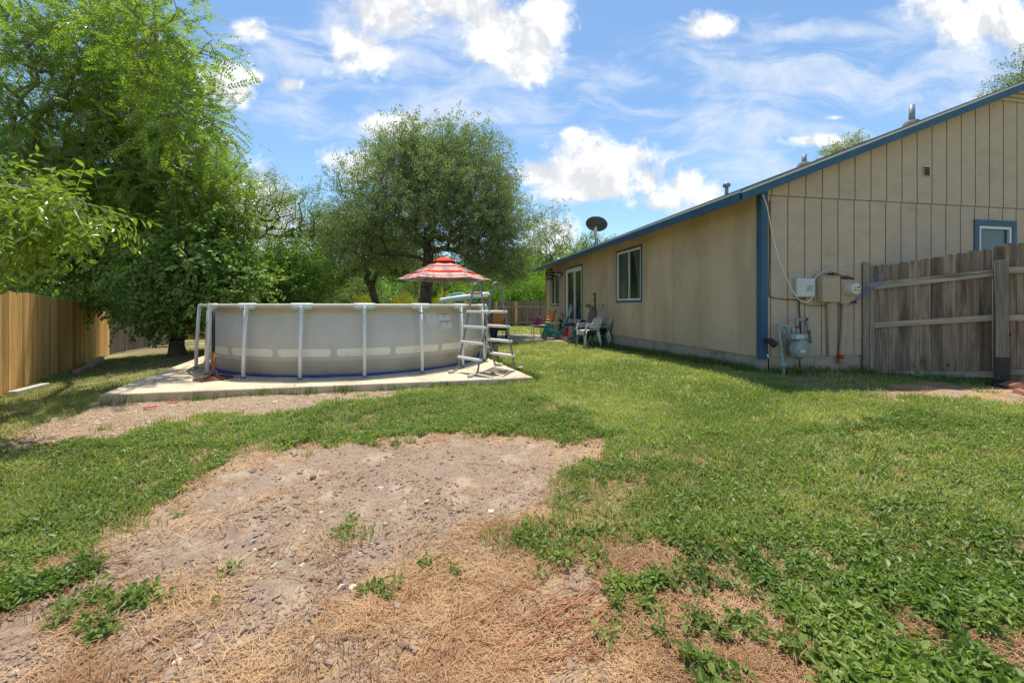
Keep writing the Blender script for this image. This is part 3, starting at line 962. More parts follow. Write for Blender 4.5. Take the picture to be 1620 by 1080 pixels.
# wall lamp, hanging ornament
def lamp(loc):
    r = empty('wall_lamp', loc, HA, 'small dark lantern lamp on the wall beside the sliding door', 'wall lamp')
    m_ = MB(); m_.box((-0.02, -0.05, -0.07), (-0.0, 0.05, 0.07)); m_.tube([(-0.01, 0, 0.05), (-0.07, 0, 0.09), (-0.12, 0, 0.06)], 0.01, 8)
    m_.lathe([(0.001, 0.09), (0.075, 0.045), (0.075, 0.035), (0.06, 0.03)], 4, Matrix.Translation((-0.13, 0, 0)), smooth=False)
    for k in range(4):
        an = k * math.pi / 2
        m_.tube([(-0.13 + 0.062 * math.cos(an), 0.062 * math.sin(an), 0.035), (-0.13 + 0.045 * math.cos(an), 0.045 * math.sin(an), -0.12)], 0.006, 6)
    m_.lathe([(0.05, -0.12), (0.05, -0.135), (0.001, -0.15)], 4, Matrix.Translation((-0.13, 0, 0)), smooth=False)
    m_.build('lamp_frame', M['black'], r)
    g = MB(); g.lathe([(0.054, 0.03), (0.04, -0.118)], 4, Matrix.Translation((-0.13, 0, 0)), smooth=False); g.build('lamp_glass', M['offwhite'], r)


lamp(HW(0, 10.25, 2.70))
o_ = empty('hanging_ornament', HW(-0.30, 10.95, under(-0.3)), HA, 'black spiky metal ornament hanging under the far eave', 'ornament')
m_ = MB()
m_.tube([(0, 0, 0), (0, 0, -0.12)], 0.004, 6)
for lv_ in range(4):
    for k in range(7):
        an = k * 2 * math.pi / 7 + lv_ * 0.4; rr = (0.16, 0.24, 0.26, 0.18)[lv_]; zz = -0.14 - lv_ * 0.12
        m_.add([(0, 0, zz), (rr * 0.6 * math.cos(an - 0.42), rr * 0.6 * math.sin(an - 0.42), zz + 0.02), (rr * math.cos(an), rr * math.sin(an), zz - 0.09), (rr * 0.6 * math.cos(an + 0.42), rr * 0.6 * math.sin(an + 0.42), zz - 0.02)], [(0, 1, 2, 3)])
m_.build('metal_petals', M['black'], o_)
m_ = MB(); m_.tube([(0, 0, -0.1), (0, 0, -0.62)], 0.012, 6); m_.build('hanger_rod', M['black'], o_)

# satellite dish on the roof
dz_ = roof_t(-0.15)
ds = empty('satellite_dish', HW(-0.15, 6.45, dz_), HA, 'grey green satellite dish on a short mast at the roof edge', 'satellite dish')
ds.scale = (0.67, 0.67, 0.67)
m_ = MB(); m_.box((-0.14, -0.09, -0.03), (0.14, 0.09, 0.0), Matrix.Rotation(-math.atan(PITCH), 4, 'Y')); m_.lathe([(0.13, 0.0), (0.05, 0.12), (0.035, 0.2)], 4, smooth=False)
m_.build('mast_foot', M['galv'], ds, bevel=0.004)
m_ = MB(); m_.tube([(0, 0, 0.0), (0, 0, 0.55)], 0.028, 12); m_.build('mast', M['galv'], ds)
m_ = MB(); m_.box((-0.06, -0.08, 0.45), (0.06, 0.08, 0.78)); m_.box((-0.035, -0.10, 0.7), (0.035, -0.04, 0.84)); m_.build('bracket', M['offwhite'], ds, bevel=0.02)
m_ = MB(); prof = []; R_ = 0.42
for i in range(9): q = i / 8; prof.append((max(0.001, R_ * q), 0.10 * q * q))
prof += [(R_ * 1.01, 0.10), (R_ * 1.0, 0.085)] + [(max(0.001, R_ * q), 0.10 * q * q - 0.012) for q in (0.8, 0.6, 0.4, 0.2, 0.001)]
aim = Vector((0.40, 0.45, 0.65)).normalized()
Mx = Matrix.Translation((0.03, -0.0, 0.90)) @ aim.to_track_quat('Z', 'Y').to_matrix().to_4x4() @ Matrix.Diagonal((1.18, 1.0, 1.0, 1))
m_.lathe(prof, 40, Mx)
m_.build('dish', mat('dish_grey', (0.055, 0.085, 0.09), 0.5, 0.1, 4), ds)
# ------------------------------------------------------------------ fences
def fence(name, label, a, b_, ztop, zbot, mats, w=0.14, dog=True, side=-1, rails=(), posts=(), gap=0.006, jit=0.01, face_rails=False, th=0.018, group=None, orange=(), lean=0.0, post_m=None, rail_m=None):
    """board fence from a to b (xy); ztop/zbot are functions of 0..1 along it; rails at heights above the bottom"""
    a = Vector(a); b_ = Vector(b_)
    L = (b_ - a).length; ang = math.atan2(b_.y - a.y, b_.x - a.x)
    zb = zbot(0)
    r = empty(name, (a.x, a.y, zb), ang, label, 'fence', group)
    pm = MB(); x = 0.0; k = 0; om = MB()
    while x < L:
        ww = w * random.uniform(0.93, 1.04); t_ = (x + ww / 2) / L
        z1 = ztop(t_) - zb + random.uniform(-jit, jit); z0 = zbot(t_) - zb + random.uniform(-jit, jit) * 0.6
        c_ = 0.022 if dog else 0.0
        y = random.uniform(-0.002, 0.002); tilt = random.uniform(-0.004, 0.004)
        isn = any(o0 <= x <= o1 for (o0, o1) in orange)
        tgt = om if isn else pm
        base = len(tgt.v)
        out = [(x, z0), (x + ww, z0), (x + ww + tilt, z1 - c_), (x + ww - c_ + tilt, z1), (x + c_ + tilt, z1), (x + tilt, z1 - c_)]
        vs = [(p[0], y, p[1]) for p in out] + [(p[0], y + th, p[1]) for p in out]
        fs = [(0, 1, 2, 3, 4, 5), (11, 10, 9, 8, 7, 6)] + [(i, i + 6, (i + 1) % 6 + 6, (i + 1) % 6) for i in range(6)]
        tgt.add(vs, fs)
        if isn: om.build('board', M['fence_new'], r, label='newer orange replacement board'); om = MB()
        x += ww + gap * random.uniform(0.3, 1.6); k += 1
    pm.build('board_panel', mats, r)
    for (h0, h1, hgt) in rails:
        m_ = MB(); y = side * 0.022 if side < 0 else th + 0.022
        m_.bar((0, y, h0), (L, y, h1), 0.038, hgt, (0, 0, 1))
        m_.build('rail', rail_m or M['rail_old'], r, bevel=0.004)
    for (px_, z0, z1, s_) in posts:
        m_ = MB(); y = -s_ / 2 - 0.045 if side < 0 else th + 0.045 + s_ / 2
        m_.box((px_ - s_ / 2, y - s_ / 2, z0), (px_ + s_ / 2, y + s_ / 2, z1))
        m_.build('post', post_m or M['post_old'], r, bevel=0.006)
    return r


FA, FB = Vector((-8.7, 7.3)), Vector((-15.2, 16.2))
fdir = (FB - FA).normalized()
FS = FA - fdir * 6.0
Lf = (FB - FS).length
zt = lambda t_: E + 0.27 - 0.27 * max(0, (t_ * Lf - 7.5) / (Lf - 7.5))
def zbl(t_):
    p = FS.lerp(FB, t_); return g1(p.x, p.y) + 0.035
fence('board_fence', 'new orange cedar board fence along the left side under the trees', FS, FB, zt, zbl, M['fence_new'], dog=False, side=1, jit=0.012,
      rails=((0.3, 0.2, 0.09), (1.0, 0.9, 0.09), (1.65, 1.4, 0.09)), posts=tuple((k * 2.4 + 0.5, -0.3, 1.5, 0.09) for k in range(7)), rail_m=M['fence_new'])
FC = Vector((-16.6, 21.5))
FB2 = FB + Vector((0.02, 0.03))
fence('board_fence', 'old grey board fence in the shade beyond the orange one', FB2, FC, lambda t_: E + 0.02 - 0.05 * t_, lambda t_: E - 1.80 + 0.1 * t_, M['fence_far'], dog=False, side=1,
      rails=((0.3, 0.35, 0.09), (1.5, 1.5, 0.09)))
fence('board_fence', 'orange boards of a fence glimpsed behind the low dark tree', FC + Vector((0.05, 0)), (-11.5, 22.5), lambda t_: E - 0.0, lambda t_: E - 1.65, M['fence_new'], dog=False)
fence('board_fence', 'grey picket fence across the far end with a few orange boards', (-11.45, 27.0), (2.9, 28.2), lambda t_: E + 0.36, lambda t_: E - 1.28, M['fence_far'],
      side=-1, rails=((1.28, 1.28, 0.09), (0.25, 0.25, 0.09)), posts=tuple((k * 2.44 + 1.75, -0.2, 1.42, 0.10) for k in range(6)), jit=0.025,
      orange=((8.35, 8.8), (11.6, 11.75), (10.35, 10.5)))

# sagging gate panel beside the gable wall, then the fence that runs on to the right
GA, GB = Vector((5.70, 6.86)), Vector((6.78, 5.95))
Lg = (GB - GA).length
g0 = E - 1.06 - 0.05
gate = fence('gate_panel', 'sagging weathered board gate panel beside the gable wall', GA, GB, lambda t_: E + 0.63 + 0.21 * t_, lambda t_: E - 1.10 + 0.02 * t_, M['fence_old'],
             w=0.116, gap=0.008, side=-1, jit=0.014, rails=((1.40, 1.57, 0.075), (1.455, 1.60, 0.05), (0.80, 0.955, 0.085), (0.03, 0.165, 0.085)))
gate['category'] = 'gate'
m_ = MB(); m_.box((-0.075, -0.07, -0.05), (0.0, 0.02, 1.80)); m_.build('hinge_post', M['stile_old'], gate, bevel=0.006)
m_ = MB(); m_.box((0.005, -0.062, 0.02), (0.065, -0.045, 1.42)); m_.build('stile', M['stile_old'], gate, bevel=0.004)
gd = (GB - GA).normalized(); gn = Vector((gd.y, -gd.x))   # towards the camera side
GE_ = GB + gd * 2.2
fence('board_fence', 'weathered board fence at the right edge beyond the notched post', GB + gd * 0.012, GE_, lambda t_: E + 0.865 + 0.02 * t_, lambda t_: E - 1.08, M['fence_old'], w=0.125, side=-1,
      rails=((1.58, 1.58, 0.09), (0.93, 0.93, 0.085), (0.20, 0.2, 0.09)))
pp = GB + gn * 0.10 - gd * 0.02
po = empty('fence_post', (pp.x, pp.y, E - 1.13), math.atan2(gd.y, gd.x), 'thick weathered post in a black metal bracket at the end of the gate', 'post')
m_ = MB(); m_.box((-0.062, -0.062, 0.12), (0.062, 0.062, 1.76)); m_.build('timber', M['post_old'], po, bevel=0.006)
m_ = MB(); m_.box((-0.066, -0.075, 0.12), (0.066, -0.0635, 0.44)); m_.box((0.064, -0.075, 0.10), (0.072, 0.06, 0.44)); m_.box((-0.066, -0.12, 0.10), (0.066, 0.0, 0.115)); m_.build('bracket', M['black'], po, bevel=0.002)
m_ = MB(); m_.box((-0.10, -0.17, -0.08), (0.02, -0.07, 0.11)); m_.build('metal_foot', M['black'], po, bevel=0.004)
for (zx, zz) in ((-0.01, 0.41), (-0.005, 0.27), (-0.03, 0.17)):
    m_ = MB(); m_.ball((zx, -0.077, zz), 0.007, 8, 5); m_.build('bolt', M['galv'], po)

# ------------------------------------------------------------------ swimming pool
PC = Vector((-3.55, 9.90)); RR = 2.97
pool = empty('swimming_pool', (PC.x, PC.y, SLZ), 0, 'round grey above ground frame pool with white posts on a concrete slab', 'swimming pool')


def wallR(z):        # outside radius of the liner at height z above the slab
    q = min(max(z / 1.16, 0), 1)
    return 2.66 + 0.20 * math.sin(math.pi * min(1, (q * 0.86 + 0.06))) ** 0.7 + 0.02 * q


prof = [(2.60, 0.012)] + [(wallR(0.015 + 1.14 * i / 26), 0.015 + 1.14 * i / 26) for i in range(27)]
def bulged(prof, n=240):
    """liner wall; sucked in slightly behind each post, bellied between"""
    vs = []; fs = []
    for (r_, z_) in prof:
        for k in range(n):
            a = 2 * math.pi * k / n
            bul = 0.012 * math.cos((a - A0) / DA * 2 * math.pi) * math.sin(math.pi * min(1, max(0, z_ / 1.16)))
            if 0.03 < z_ < 1.1: bul += 0.005 * (float(_perm[(k * 3) % 256, 7]) - 0.5) * math.sin(z_ * 4 + k) + 0.003 * math.sin(k * 0.9 + z_ * 3)
            vs.append(((r_ - bul) * math.cos(a), (r_ - bul) * math.sin(a), z_))
    for i in range(len(prof) - 1):
        for k in range(n):
            k2 = (k + 1) % n
            fs.append((i * n + k, i * n + k2, (i + 1) * n + k2, (i + 1) * n + k))
    return vs, fs


def ang_at(px, R_):
    d = Vector(((px - CX) / F, 1)).normalized()
    bq = d.dot(PC); cq = PC.dot(PC) - R_ * R_
    s_ = bq - math.sqrt(max(bq * bq - cq, 0)); p = d * s_ - PC
    return math.atan2(p.y, p.x)


A0 = ang_at(476, RR); DA = 2 * math.pi / 19
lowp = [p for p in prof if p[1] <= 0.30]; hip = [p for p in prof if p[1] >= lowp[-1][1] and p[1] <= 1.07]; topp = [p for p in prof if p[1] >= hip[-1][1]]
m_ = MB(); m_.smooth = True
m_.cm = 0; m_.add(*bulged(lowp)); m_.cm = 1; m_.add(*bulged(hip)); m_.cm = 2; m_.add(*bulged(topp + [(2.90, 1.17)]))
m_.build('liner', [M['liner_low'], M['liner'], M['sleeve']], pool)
m_ = MB(); m_.lathe([(0.001, 0.98), (2.7, 0.98)], 60); m_.build('water', M['water'], pool)
m_ = MB(); m_.smooth = True; n_ = 90; vs = []; fs = []
for k in range(n_):
    a = 2 * math.pi * k / n_; ro = 2.80 + 0.03 * math.sin(k * 1.3) + 0.025 * math.sin(k * 0.37)
    vs += [(2.55 * math.cos(a), 2.55 * math.sin(a), 0.006), (ro * math.cos(a), ro * math.sin(a), 0.008 + 0.012 * abs(math.sin(k * 2.1))), ((ro + .01) * math.cos(a), (ro + .01) * math.sin(a), 0.002)]
for k in range(n_):
    j = (k + 1) % n_
    fs += [(3 * k, 3 * k + 1, 3 * j + 1, 3 * j), (3 * k + 1, 3 * k + 2, 3 * j + 2, 3 * j + 1)]
m_.add(vs, fs); m_.build('ground_cloth', M['poolblue'], pool)
m_ = MB(); m_.tube([((RR - 0.03) * math.cos(2 * math.pi * k / 98), (RR - 0.03) * math.sin(2 * math.pi * k / 98), 1.19) for k in range(98)], 0.027, 10, closed=True)
m_.build('top_rail', M['offwhite'], pool)


def arcpatch(mb_, a0, a1, z0, z1, off, n=14, chamf=0.0):
    """a thin sheet that follows the liner wall"""
    nz_ = 4; vs = []; fs = []
    for i in range(n + 1):
        a = a0 + (a1 - a0) * i / n
        e = min(i, n - i) / n * (a1 - a0) * 2.8
        cut = max(0.0, chamf - abs(e)) if chamf else 0
        for j in range(nz_ + 1):
            z_ = (z0 + cut) + (z1 - z0 - 2 * cut) * j / nz_
            bul = 0.012 * math.cos((a - A0) / DA * 2 * math.pi) * math.sin(math.pi * z_ / 1.16)
            r_ = wallR(z_) - bul + off
            vs.append((r_ * math.cos(a), r_ * math.sin(a), z_))
    for i in range(n):
        for j in range(nz_): q = i * (nz_ + 1) + j; fs.append((q, q + nz_ + 1, q + nz_ + 2, q + 1))
    old = mb_.smooth; mb_.smooth = True; mb_.add(vs, fs); mb_.smooth = old


post_src = None
for k in range(19):
    a = A0 + k * DA
    ca, sa = math.cos(a), math.sin(a)
    m_ = MB(); m_.tube([((RR + 0.035) * ca, (RR + 0.035) * sa, 0.0), ((RR + 0.02) * ca, (RR + 0.02) * sa, 0.5), ((RR - 0.02) * ca, (RR - 0.02) * sa, 1.17)], 0.030, 14)
    p_ = m_.build('post', M['white'], pool)
    m_ = MB(); m_.tube([((RR + 0.036) * ca, (RR + 0.036) * sa, 0.0), ((RR + 0.035) * ca, (RR + 0.035) * sa, 0.03)], 0.038, 14); m_.build('foot_cap', M['steel_grey'], p_)
    # T-joint
    m_ = MB(); tx, ty = -sa, ca; c_ = Vector(((RR - 0.03) * ca, (RR - 0.03) * sa, 1.19))
    m_.tube([c_ + Vector((tx, ty, 0)) * q - Vector((ca, sa, 0)) * (0.013 * (q / 0.16) ** 2) for q in (-0.17, -0.08, 0, 0.08, 0.17)], 0.038, 12)
    m_.tube([c_, c_ + Vector((0.01 * ca, 0.01 * sa, -0.10))], [0.038, 0.034], 12)
    m_.build('tee_joint', M['white'], p_)
    for s_ in (-1, 1):
        m_ = MB()
        vs = [c_ + Vector((tx, ty, 0)) * (s_ * 0.04) + Vector((0.02 * ca, 0.02 * sa, -0.03)), c_ + Vector((tx, ty, 0)) * (s_ * 0.17) + Vector((0.0, 0.0, -0.034)), c_ + Vector((tx, ty, 0)) * (s_ * 0.14) + Vector((0, 0, -0.062)), c_ + Vector((tx, ty, 0)) * (s_ * 0.04) + Vector((0.02 * ca, 0.02 * sa, -0.066))]
        b2 = [p + Vector((-0.03 * ca, -0.03 * sa, 0)) for p in vs]
        m_.add(vs + b2, [(0, 1, 2, 3), (7, 6, 5, 4), (0, 4, 5, 1), (1, 5, 6, 2), (2, 6, 7, 3)])
        m_.build('clip', M['teal_light'], p_)
    m_ = MB(); arcpatch(m_, a - DA * 0.455, a + DA * 0.455, 0.345, 0.475, 0.004, 28, 0.030); m_.build('liner_panel', M['panel'], pool)
    if k in (2, 3):
        m_ = MB(); q = 0.87
        rr_ = RR + 0.02 + (-0.04) * (1.055 - 0.5) / 0.67
        m_.tube([(rr_ * ca, rr_ * sa, 1.045), ((rr_ - .001) * ca, (rr_ - .001) * sa, 1.065)], 0.0325, 14); m_.build('blue_band', M['bluep'], p_)


def wp(a, z_, off=0.005):
    bul = 0.012 * math.cos((a - A0) / DA * 2 * math.pi) * math.sin(math.pi * z_ / 1.16)
    r_ = wallR(z_) - bul + off
    return Vector((r_ * math.cos(a), r_ * math.sin(a), z_))


def ring(mb_, a, z_, r_, w_=0.006, n=28, bars=()):
    vs = []; fs = []
    for k in range(n):
        t_ = 2 * math.pi * k / n
        for rr_ in (r_ - w_, r_): vs.append(wp(a + rr_ * math.cos(t_) / 2.83, z_ + rr_ * math.sin(t_)))
    for k in range(n): j = (k + 1) % n; fs.append((2 * k, 2 * j, 2 * j + 1, 2 * k + 1))
    mb_.add(vs, fs)
    for (x0_, z0_, x1_, z1_) in bars:
        d = Vector((x1_ - x0_, z1_ - z0_)); nrm = Vector((-d.y, d.x)).normalized() * 0.004
        pts = [(x0_ + nrm.x, z0_ + nrm.y), (x1_ + nrm.x, z1_ + nrm.y), (x1_ - nrm.x, z1_ - nrm.y), (x0_ - nrm.x, z0_ - nrm.y)]
        mb_.add([wp(a + r_ * p[0] / 2.83, z_ + r_ * p[1], 0.0055) for p in pts], [(0, 1, 2, 3)])


m_ = MB()
ai = lambda px_: ang_at(px_, 2.84)
hz = lambda y_: 1.17 - (y_ - 485) / 680 * 7.02
ring(m_, ai(628), hz(502), 0.056, bars=((-0.5, 0, -0.1, 0.3), (0.0, -0.4, 0.6, -0.1), (0.1, -0.6, 0.5, -0.3), (-0.1, 0.3, 0.2, 0.1)))
ring(m_, ai(640), hz(502.5), 0.052, bars=((-0.6, 0.6, 0.6, -0.6), (-0.1, -0.5, 0.2, 0.4), (-0.3, 0.1, 0.4, 0.1)))
ring(m_, ai(634.8), hz(513.5), 0.055, bars=((-0.6, 0.6, 0.6, -0.6), (-0.6, -0.6, 0.6, 0.6), (0, -0.4, 0, 0.5)))
for (px_, y_) in ((626.4, 514), (643, 514), (629.5, 520), (635.5, 523.5), (641.5, 520)):
    ring(m_, ai(px_), hz(y_), 0.030, 0.004, 16, bars=((-0.5, 0.2, 0.5, -0.3), (0, -0.6, 0.1, 0.5)))
for (px_, y_, w_) in ((646, 500, 6), (646, 502, 5), (646, 504, 7), (646.5, 512, 6), (646.5, 514, 7), (646.5, 516, 8)):
    arcpatch(m_, ai(px_), ai(px_ + w_), hz(y_ + 0.5), hz(y_ - 0.3), 0.004, 3)
m_.build('warning_icons', M['palemark'], pool, label='white printed safety symbols')
m_ = MB(); m_.cm = 0
def lab(x0_, x1_, y0_, y1_, cm, off=0.004): m_.cm = cm; arcpatch(m_, ai(x0_), ai(x1_), hz(y1_), hz(y0_), off, 5)
lab(675.5, 693.5, 498.5, 515.5, 0); lab(676, 694, 518, 518.8, 0); lab(681, 694, 519.6, 520.3, 0)
lab(695, 712, 498.8, 510.5, 0); lab(697, 714.5, 513.2, 525.5, 0)
lab(694.5, 712, 497.3, 498.6, 1, 0.0045); lab(696, 714, 511.8, 513.1, 1, 0.0045)
m_.build('instruction_label', [M['palemark'], M['orange']], pool, label='pale printed instruction labels with orange top bars')


def text_mesh(txt, size, mirror=False):
    cu_ = bpy.data.curves.new('lettering', 'FONT'); cu_.body = txt; cu_.size = size; cu_.align_x = 'CENTER'
    ob = bpy.data.objects.new('lettering', cu_); COL.objects.link(ob)
    dg = bpy.context.evaluated_depsgraph_get(); me = ob.evaluated_get(dg).to_mesh()
    vs = [((-p.co.x if mirror else p.co.x), p.co.y) for p in me.vertices]; fs = [tuple(p.vertices) for p in me.polygons]
    ob.evaluated_get(dg).to_mesh_clear(); bpy.data.objects.remove(ob); bpy.data.curves.remove(cu_)
    return vs, fs


m_ = MB()
for (px_, y_, tx_, sz) in ((704, 502.5, '52', 0.055), (706, 517.2, '52', 0.055), (692.4, 501.2, '2', 0.07)):
    vs, fs = text_mesh(tx_, sz, True)
    m_.add([wp(ai(px_) + p[0] / 2.83, hz(y_) + p[1], 0.0065) for p in vs], fs)
m_.build('lettering', M['bluemark'], pool, label='small blue reversed numerals')
# ladder
lad = empty('pool_ladder', (-0.46, 7.79, SLZ), 0, 'grey and white A frame pool ladder standing beside the pool', 'ladder')
LP = Vector((-0.46, 7.79)); uu = Vector((0.40, -0.48)).normalized(); vv = Vector((0.67, 0.74)).normalized()
def LPt(s_, t_, z_): q = uu * s_ + vv * t_; return Vector((q.x, q.y, z_))
HWD = 0.30; SPR = 0.46; TOPZ = 1.62
def side_t(z_): # leg position across at height
    return SPR - (SPR - 0.11) * min(1, max(0, (z_ - 0.1)) / 1.35)
for s_ in (-HWD, HWD):
    m_ = MB(); pts = []
    pts.append(LPt(s_ , -SPR - 0.17, 0.03)); pts.append(LPt(s_, -SPR - 0.05, 0.035)); pts.append(LPt(s_, -SPR + 0.005, 0.09))
    for z_ in (0.3, 0.7, 1.1, 1.4): pts.append(LPt(s_ + 0.0, -side_t(z_), z_))
    for q in range(7):
        an = math.pi * (1 - q / 6.0); pts.append(LPt(s_, 0.105 * math.cos(an), 1.50 + 0.10 * math.sin(an)))
    for z_ in (1.4, 1.1, 0.7, 0.3): pts.append(LPt(s_, side_t(z_), z_))
    pts.append(LPt(s_, SPR - 0.005, 0.09)); pts.append(LPt(s_, SPR + 0.05, 0.035)); pts.append(LPt(s_, SPR + 0.17, 0.03))
    m_.tube(pts, 0.017, 12)
    f_ = m_.build('side_rail', M['steel_grey'], lad)
    for sg in (-1, 1):
        m_ = MB(); m_.tube([LPt(s_, sg * (SPR + 0.12), 0.03), LPt(s_, sg * (SPR + 0.22), 0.028)], 0.027, 12); m_.build('foot_cap', M['offwhite'], f_)
for sg in (-1, 1):
    for z_ in (0.27, 0.54, 0.81, 1.08):
        m_ = MB(); t_ = sg * side_t(z_)
        a_ = LPt(-HWD - 0.03, t_, z_); b2 = LPt(HWD + 0.03, t_, z_)
        m_.bar(a_, b2, 0.085, 0.045); m_.build('step', M['white'], lad, bevel=0.010)
m_ = MB(); m_.bar(LPt(-HWD + 0.02, 0.0, 1.085), LPt(HWD - 0.02, 0.0, 1.085), 0.20, 0.03); m_.build('platform', M['white'], lad, bevel=0.008)

# rusty umbrella stand in front of the pool
us = empty('umbrella_stand', (-4.85, 6.98, SLZ), 0, 'rusty round iron umbrella stand with an empty black pole at the pool', 'umbrella stand')
m_ = MB()
for k in range(12):
    an = k * math.pi / 6
    pts = [(0.05 * math.cos(an), 0.05 * math.sin(an), 0.055)]
    for q in (0.3, 0.5, 0.7, 0.9, 1.0): pts.append((0.26 * q * math.cos(an + 0.4 * math.sin(q * 6)), 0.26 * q * math.sin(an + 0.4 * math.sin(q * 6)), 0.055 - 0.04 * q))
    m_.tube(pts, 0.013, 8)
for rr_, zz in ((0.26, 0.014), (0.18, 0.03), (0.10, 0.046)):
    m_.tube([(rr_ * math.cos(k * math.pi / 16), rr_ * math.sin(k * math.pi / 16), zz) for k in range(32)], 0.014, 8, closed=True)
m_.lathe([(0.25, 0.004), (0.2, 0.022), (0.10, 0.040), (0.03, 0.055)], 32)
m_.build('scroll_base', M['rust'], us)
m_ = MB(); m_.tube([(0, 0, 0.04), (0, 0, 0.42)], 0.031, 14); m_.tube([(0.0, 0, 0.41), (0, 0, 0.44)], 0.034, 14); m_.build('socket', M['rustpole'], us)
m_ = MB(); m_.tube([(0.03, 0, 0.36), (0.06, 0, 0.36)], 0.009, 8); m_.tube([(0.03, 0, 0.12), (0.055, 0, 0.12)], 0.009, 8); m_.build('screw', M['galv'], us)
m_ = MB(); m_.tube([(0, 0, 0.40), (0.004, 0, 1.10)], 0.024, 14); m_.build('pole', M['black'], us)

# market umbrella behind the pool
ux, uy = (703 - CX) / F * 13.6, 13.6
um = empty('patio_umbrella', (ux, uy, g1(ux, uy)), 0, 'open red and white striped patio umbrella behind the pool', 'umbrella')
uz = g1(ux, uy); zr = E + (485 - 441.5) / F * 13.6 - uz; zp = E + (485 - 407) / F * 13.6 - uz
m_ = MB(); m_.tube([(0, 0, 0), (0, 0, zp - 0.02)], 0.022, 12); m_.build('pole', M['steel_grey'], um)
cm = bpy.data.materials.new('striped_canopy'); cm.use_nodes = True
t = NT(cm.node_tree)
ra = t.n('ShaderNodeAttribute', attribute_name='band').outputs['Fac']
cr = t.n('ShaderNodeValToRGB'); cr.color_ramp.interpolation = 'CONSTANT'
RD, WH, PK, GR, OL = (0.85, 0.065, 0.03), (0.86, 0.80, 0.72), (0.82, 0.30, 0.28), (0.34, 0.33, 0.38), (0.30, 0.30, 0.12)
stops = [(0.0, RD), (0.30, WH), (0.335, PK), (0.36, WH), (0.385, GR), (0.39, RD), (0.45, WH), (0.455, OL), (0.47, WH), (0.50, RD), (0.53, WH), (0.555, GR), (0.57, WH), (0.60, RD), (0.625, WH), (0.65, OL), (0.655, RD),
         (0.765, WH), (0.775, OL), (0.785, WH), (0.81, PK), (0.835, WH), (0.86, GR), (0.875, WH), (0.89, RD), (0.93, WH), (0.95, PK), (0.97, WH)]
els = cr.color_ramp.elements
els[0].position = 0; els[0].color = (*RD, 1); els[1].position = 1; els[1].color = (*WH, 1)
for p_, c_ in stops[1:]:
    e_ = els.new(p_); e_.color = (*c_, 1)
t.put(cr.inputs[0], ra)
bb = t.n('ShaderNodeBsdfDiffuse', _0=cr.outputs[0]); tt = t.n('ShaderNodeBsdfTranslucent', _0=cr.outputs[0])
t.n('ShaderNodeOutputMaterial', _Surface=t.n('ShaderNodeMixShader', _0=0.3, _1=bb.outputs[0], _2=tt.outputs[0]).outputs[0])
NS = 6; R_ = 1.46; vs = []; fs = []; band = []; rings = 60; seg_ = 48
for i in range(rings + 1):
    q = i / rings
    for k in range(seg_):
        a = 2 * math.pi * k / seg_ + 0.16; ph = (k % (seg_ // NS)) / (seg_ // NS)
        pol = math.cos(math.pi / NS) / math.cos((ph - 0.5) * 2 * math.pi / NS)
        rr_ = R_ * q * (pol * 0.98 + 0.02)
        sag = 0.05 * math.sin(math.pi * ph) * q
        vs.append((rr_ * math.cos(a), rr_ * math.sin(a), zp - (zp - zr) * (q ** 0.93) - sag * 0.6)); band.append(q)
for i in range(rings):
    for k in range(seg_): k2 = (k + 1) % seg_; fs.append((i * seg_ + k, (i + 1) * seg_ + k, (i + 1) * seg_ + k2, i * seg_ + k2))
npmesh('canopy', vs, fs, cm, um, smooth=True, attrs={'band': band})
n2 = len(vs); vs = []; 
m_ = MB(); m_.lathe([(0.37, zp - 0.150), (0.36, zp - 0.125), (0.22, zp - 0.045), (0.08, zp + 0.005), (0.001, zp + 0.02)], 24); m_.build('vent_cap', mat('red_canvas', (0.72, 0.05, 0.02), 0.8, 0.05, 5), um)
m_ = MB()
for k in range(NS):
    a = 2 * math.pi * k / NS + 0.16
    m_.tube([(0.03 * math.cos(a), 0.03 * math.sin(a), zp - 0.06), (R_ * 0.98 * math.cos(a), R_ * 0.98 * math.sin(a), zr - 0.02)], 0.010, 6)
    m_.tube([(0.03 * math.cos(a), 0.03 * math.sin(a), zp - 0.62), (R_ * 0.5 * math.cos(a), R_ * 0.5 * math.sin(a), (zp + zr) / 2 - 0.04)], 0.008, 6)
m_.build('ribs', M['steel_grey'], um)
ut = empty('round_patio_table', (ux + 0.0, uy, uz), 0, 'dark metal table around the umbrella pole behind the pool', 'table')
m_ = MB(); m_.lathe([(0.03, 0.70), (0.6, 0.70), (0.61, 0.685), (0.6, 0.67), (0.03, 0.67)], 32); m_.build('tabletop', M['blackm'], ut)
for k in range(4):
    a = k * math.pi / 2 + .5
    m_ = MB(); m_.tube([(0.3 * math.cos(a), 0.3 * math.sin(a), 0.67), (0.42 * math.cos(a), 0.42 * math.sin(a), 0.35), (0.45 * math.cos(a), 0.45 * math.sin(a), 0)], 0.014, 8); m_.build('leg', M['blackm'], ut)

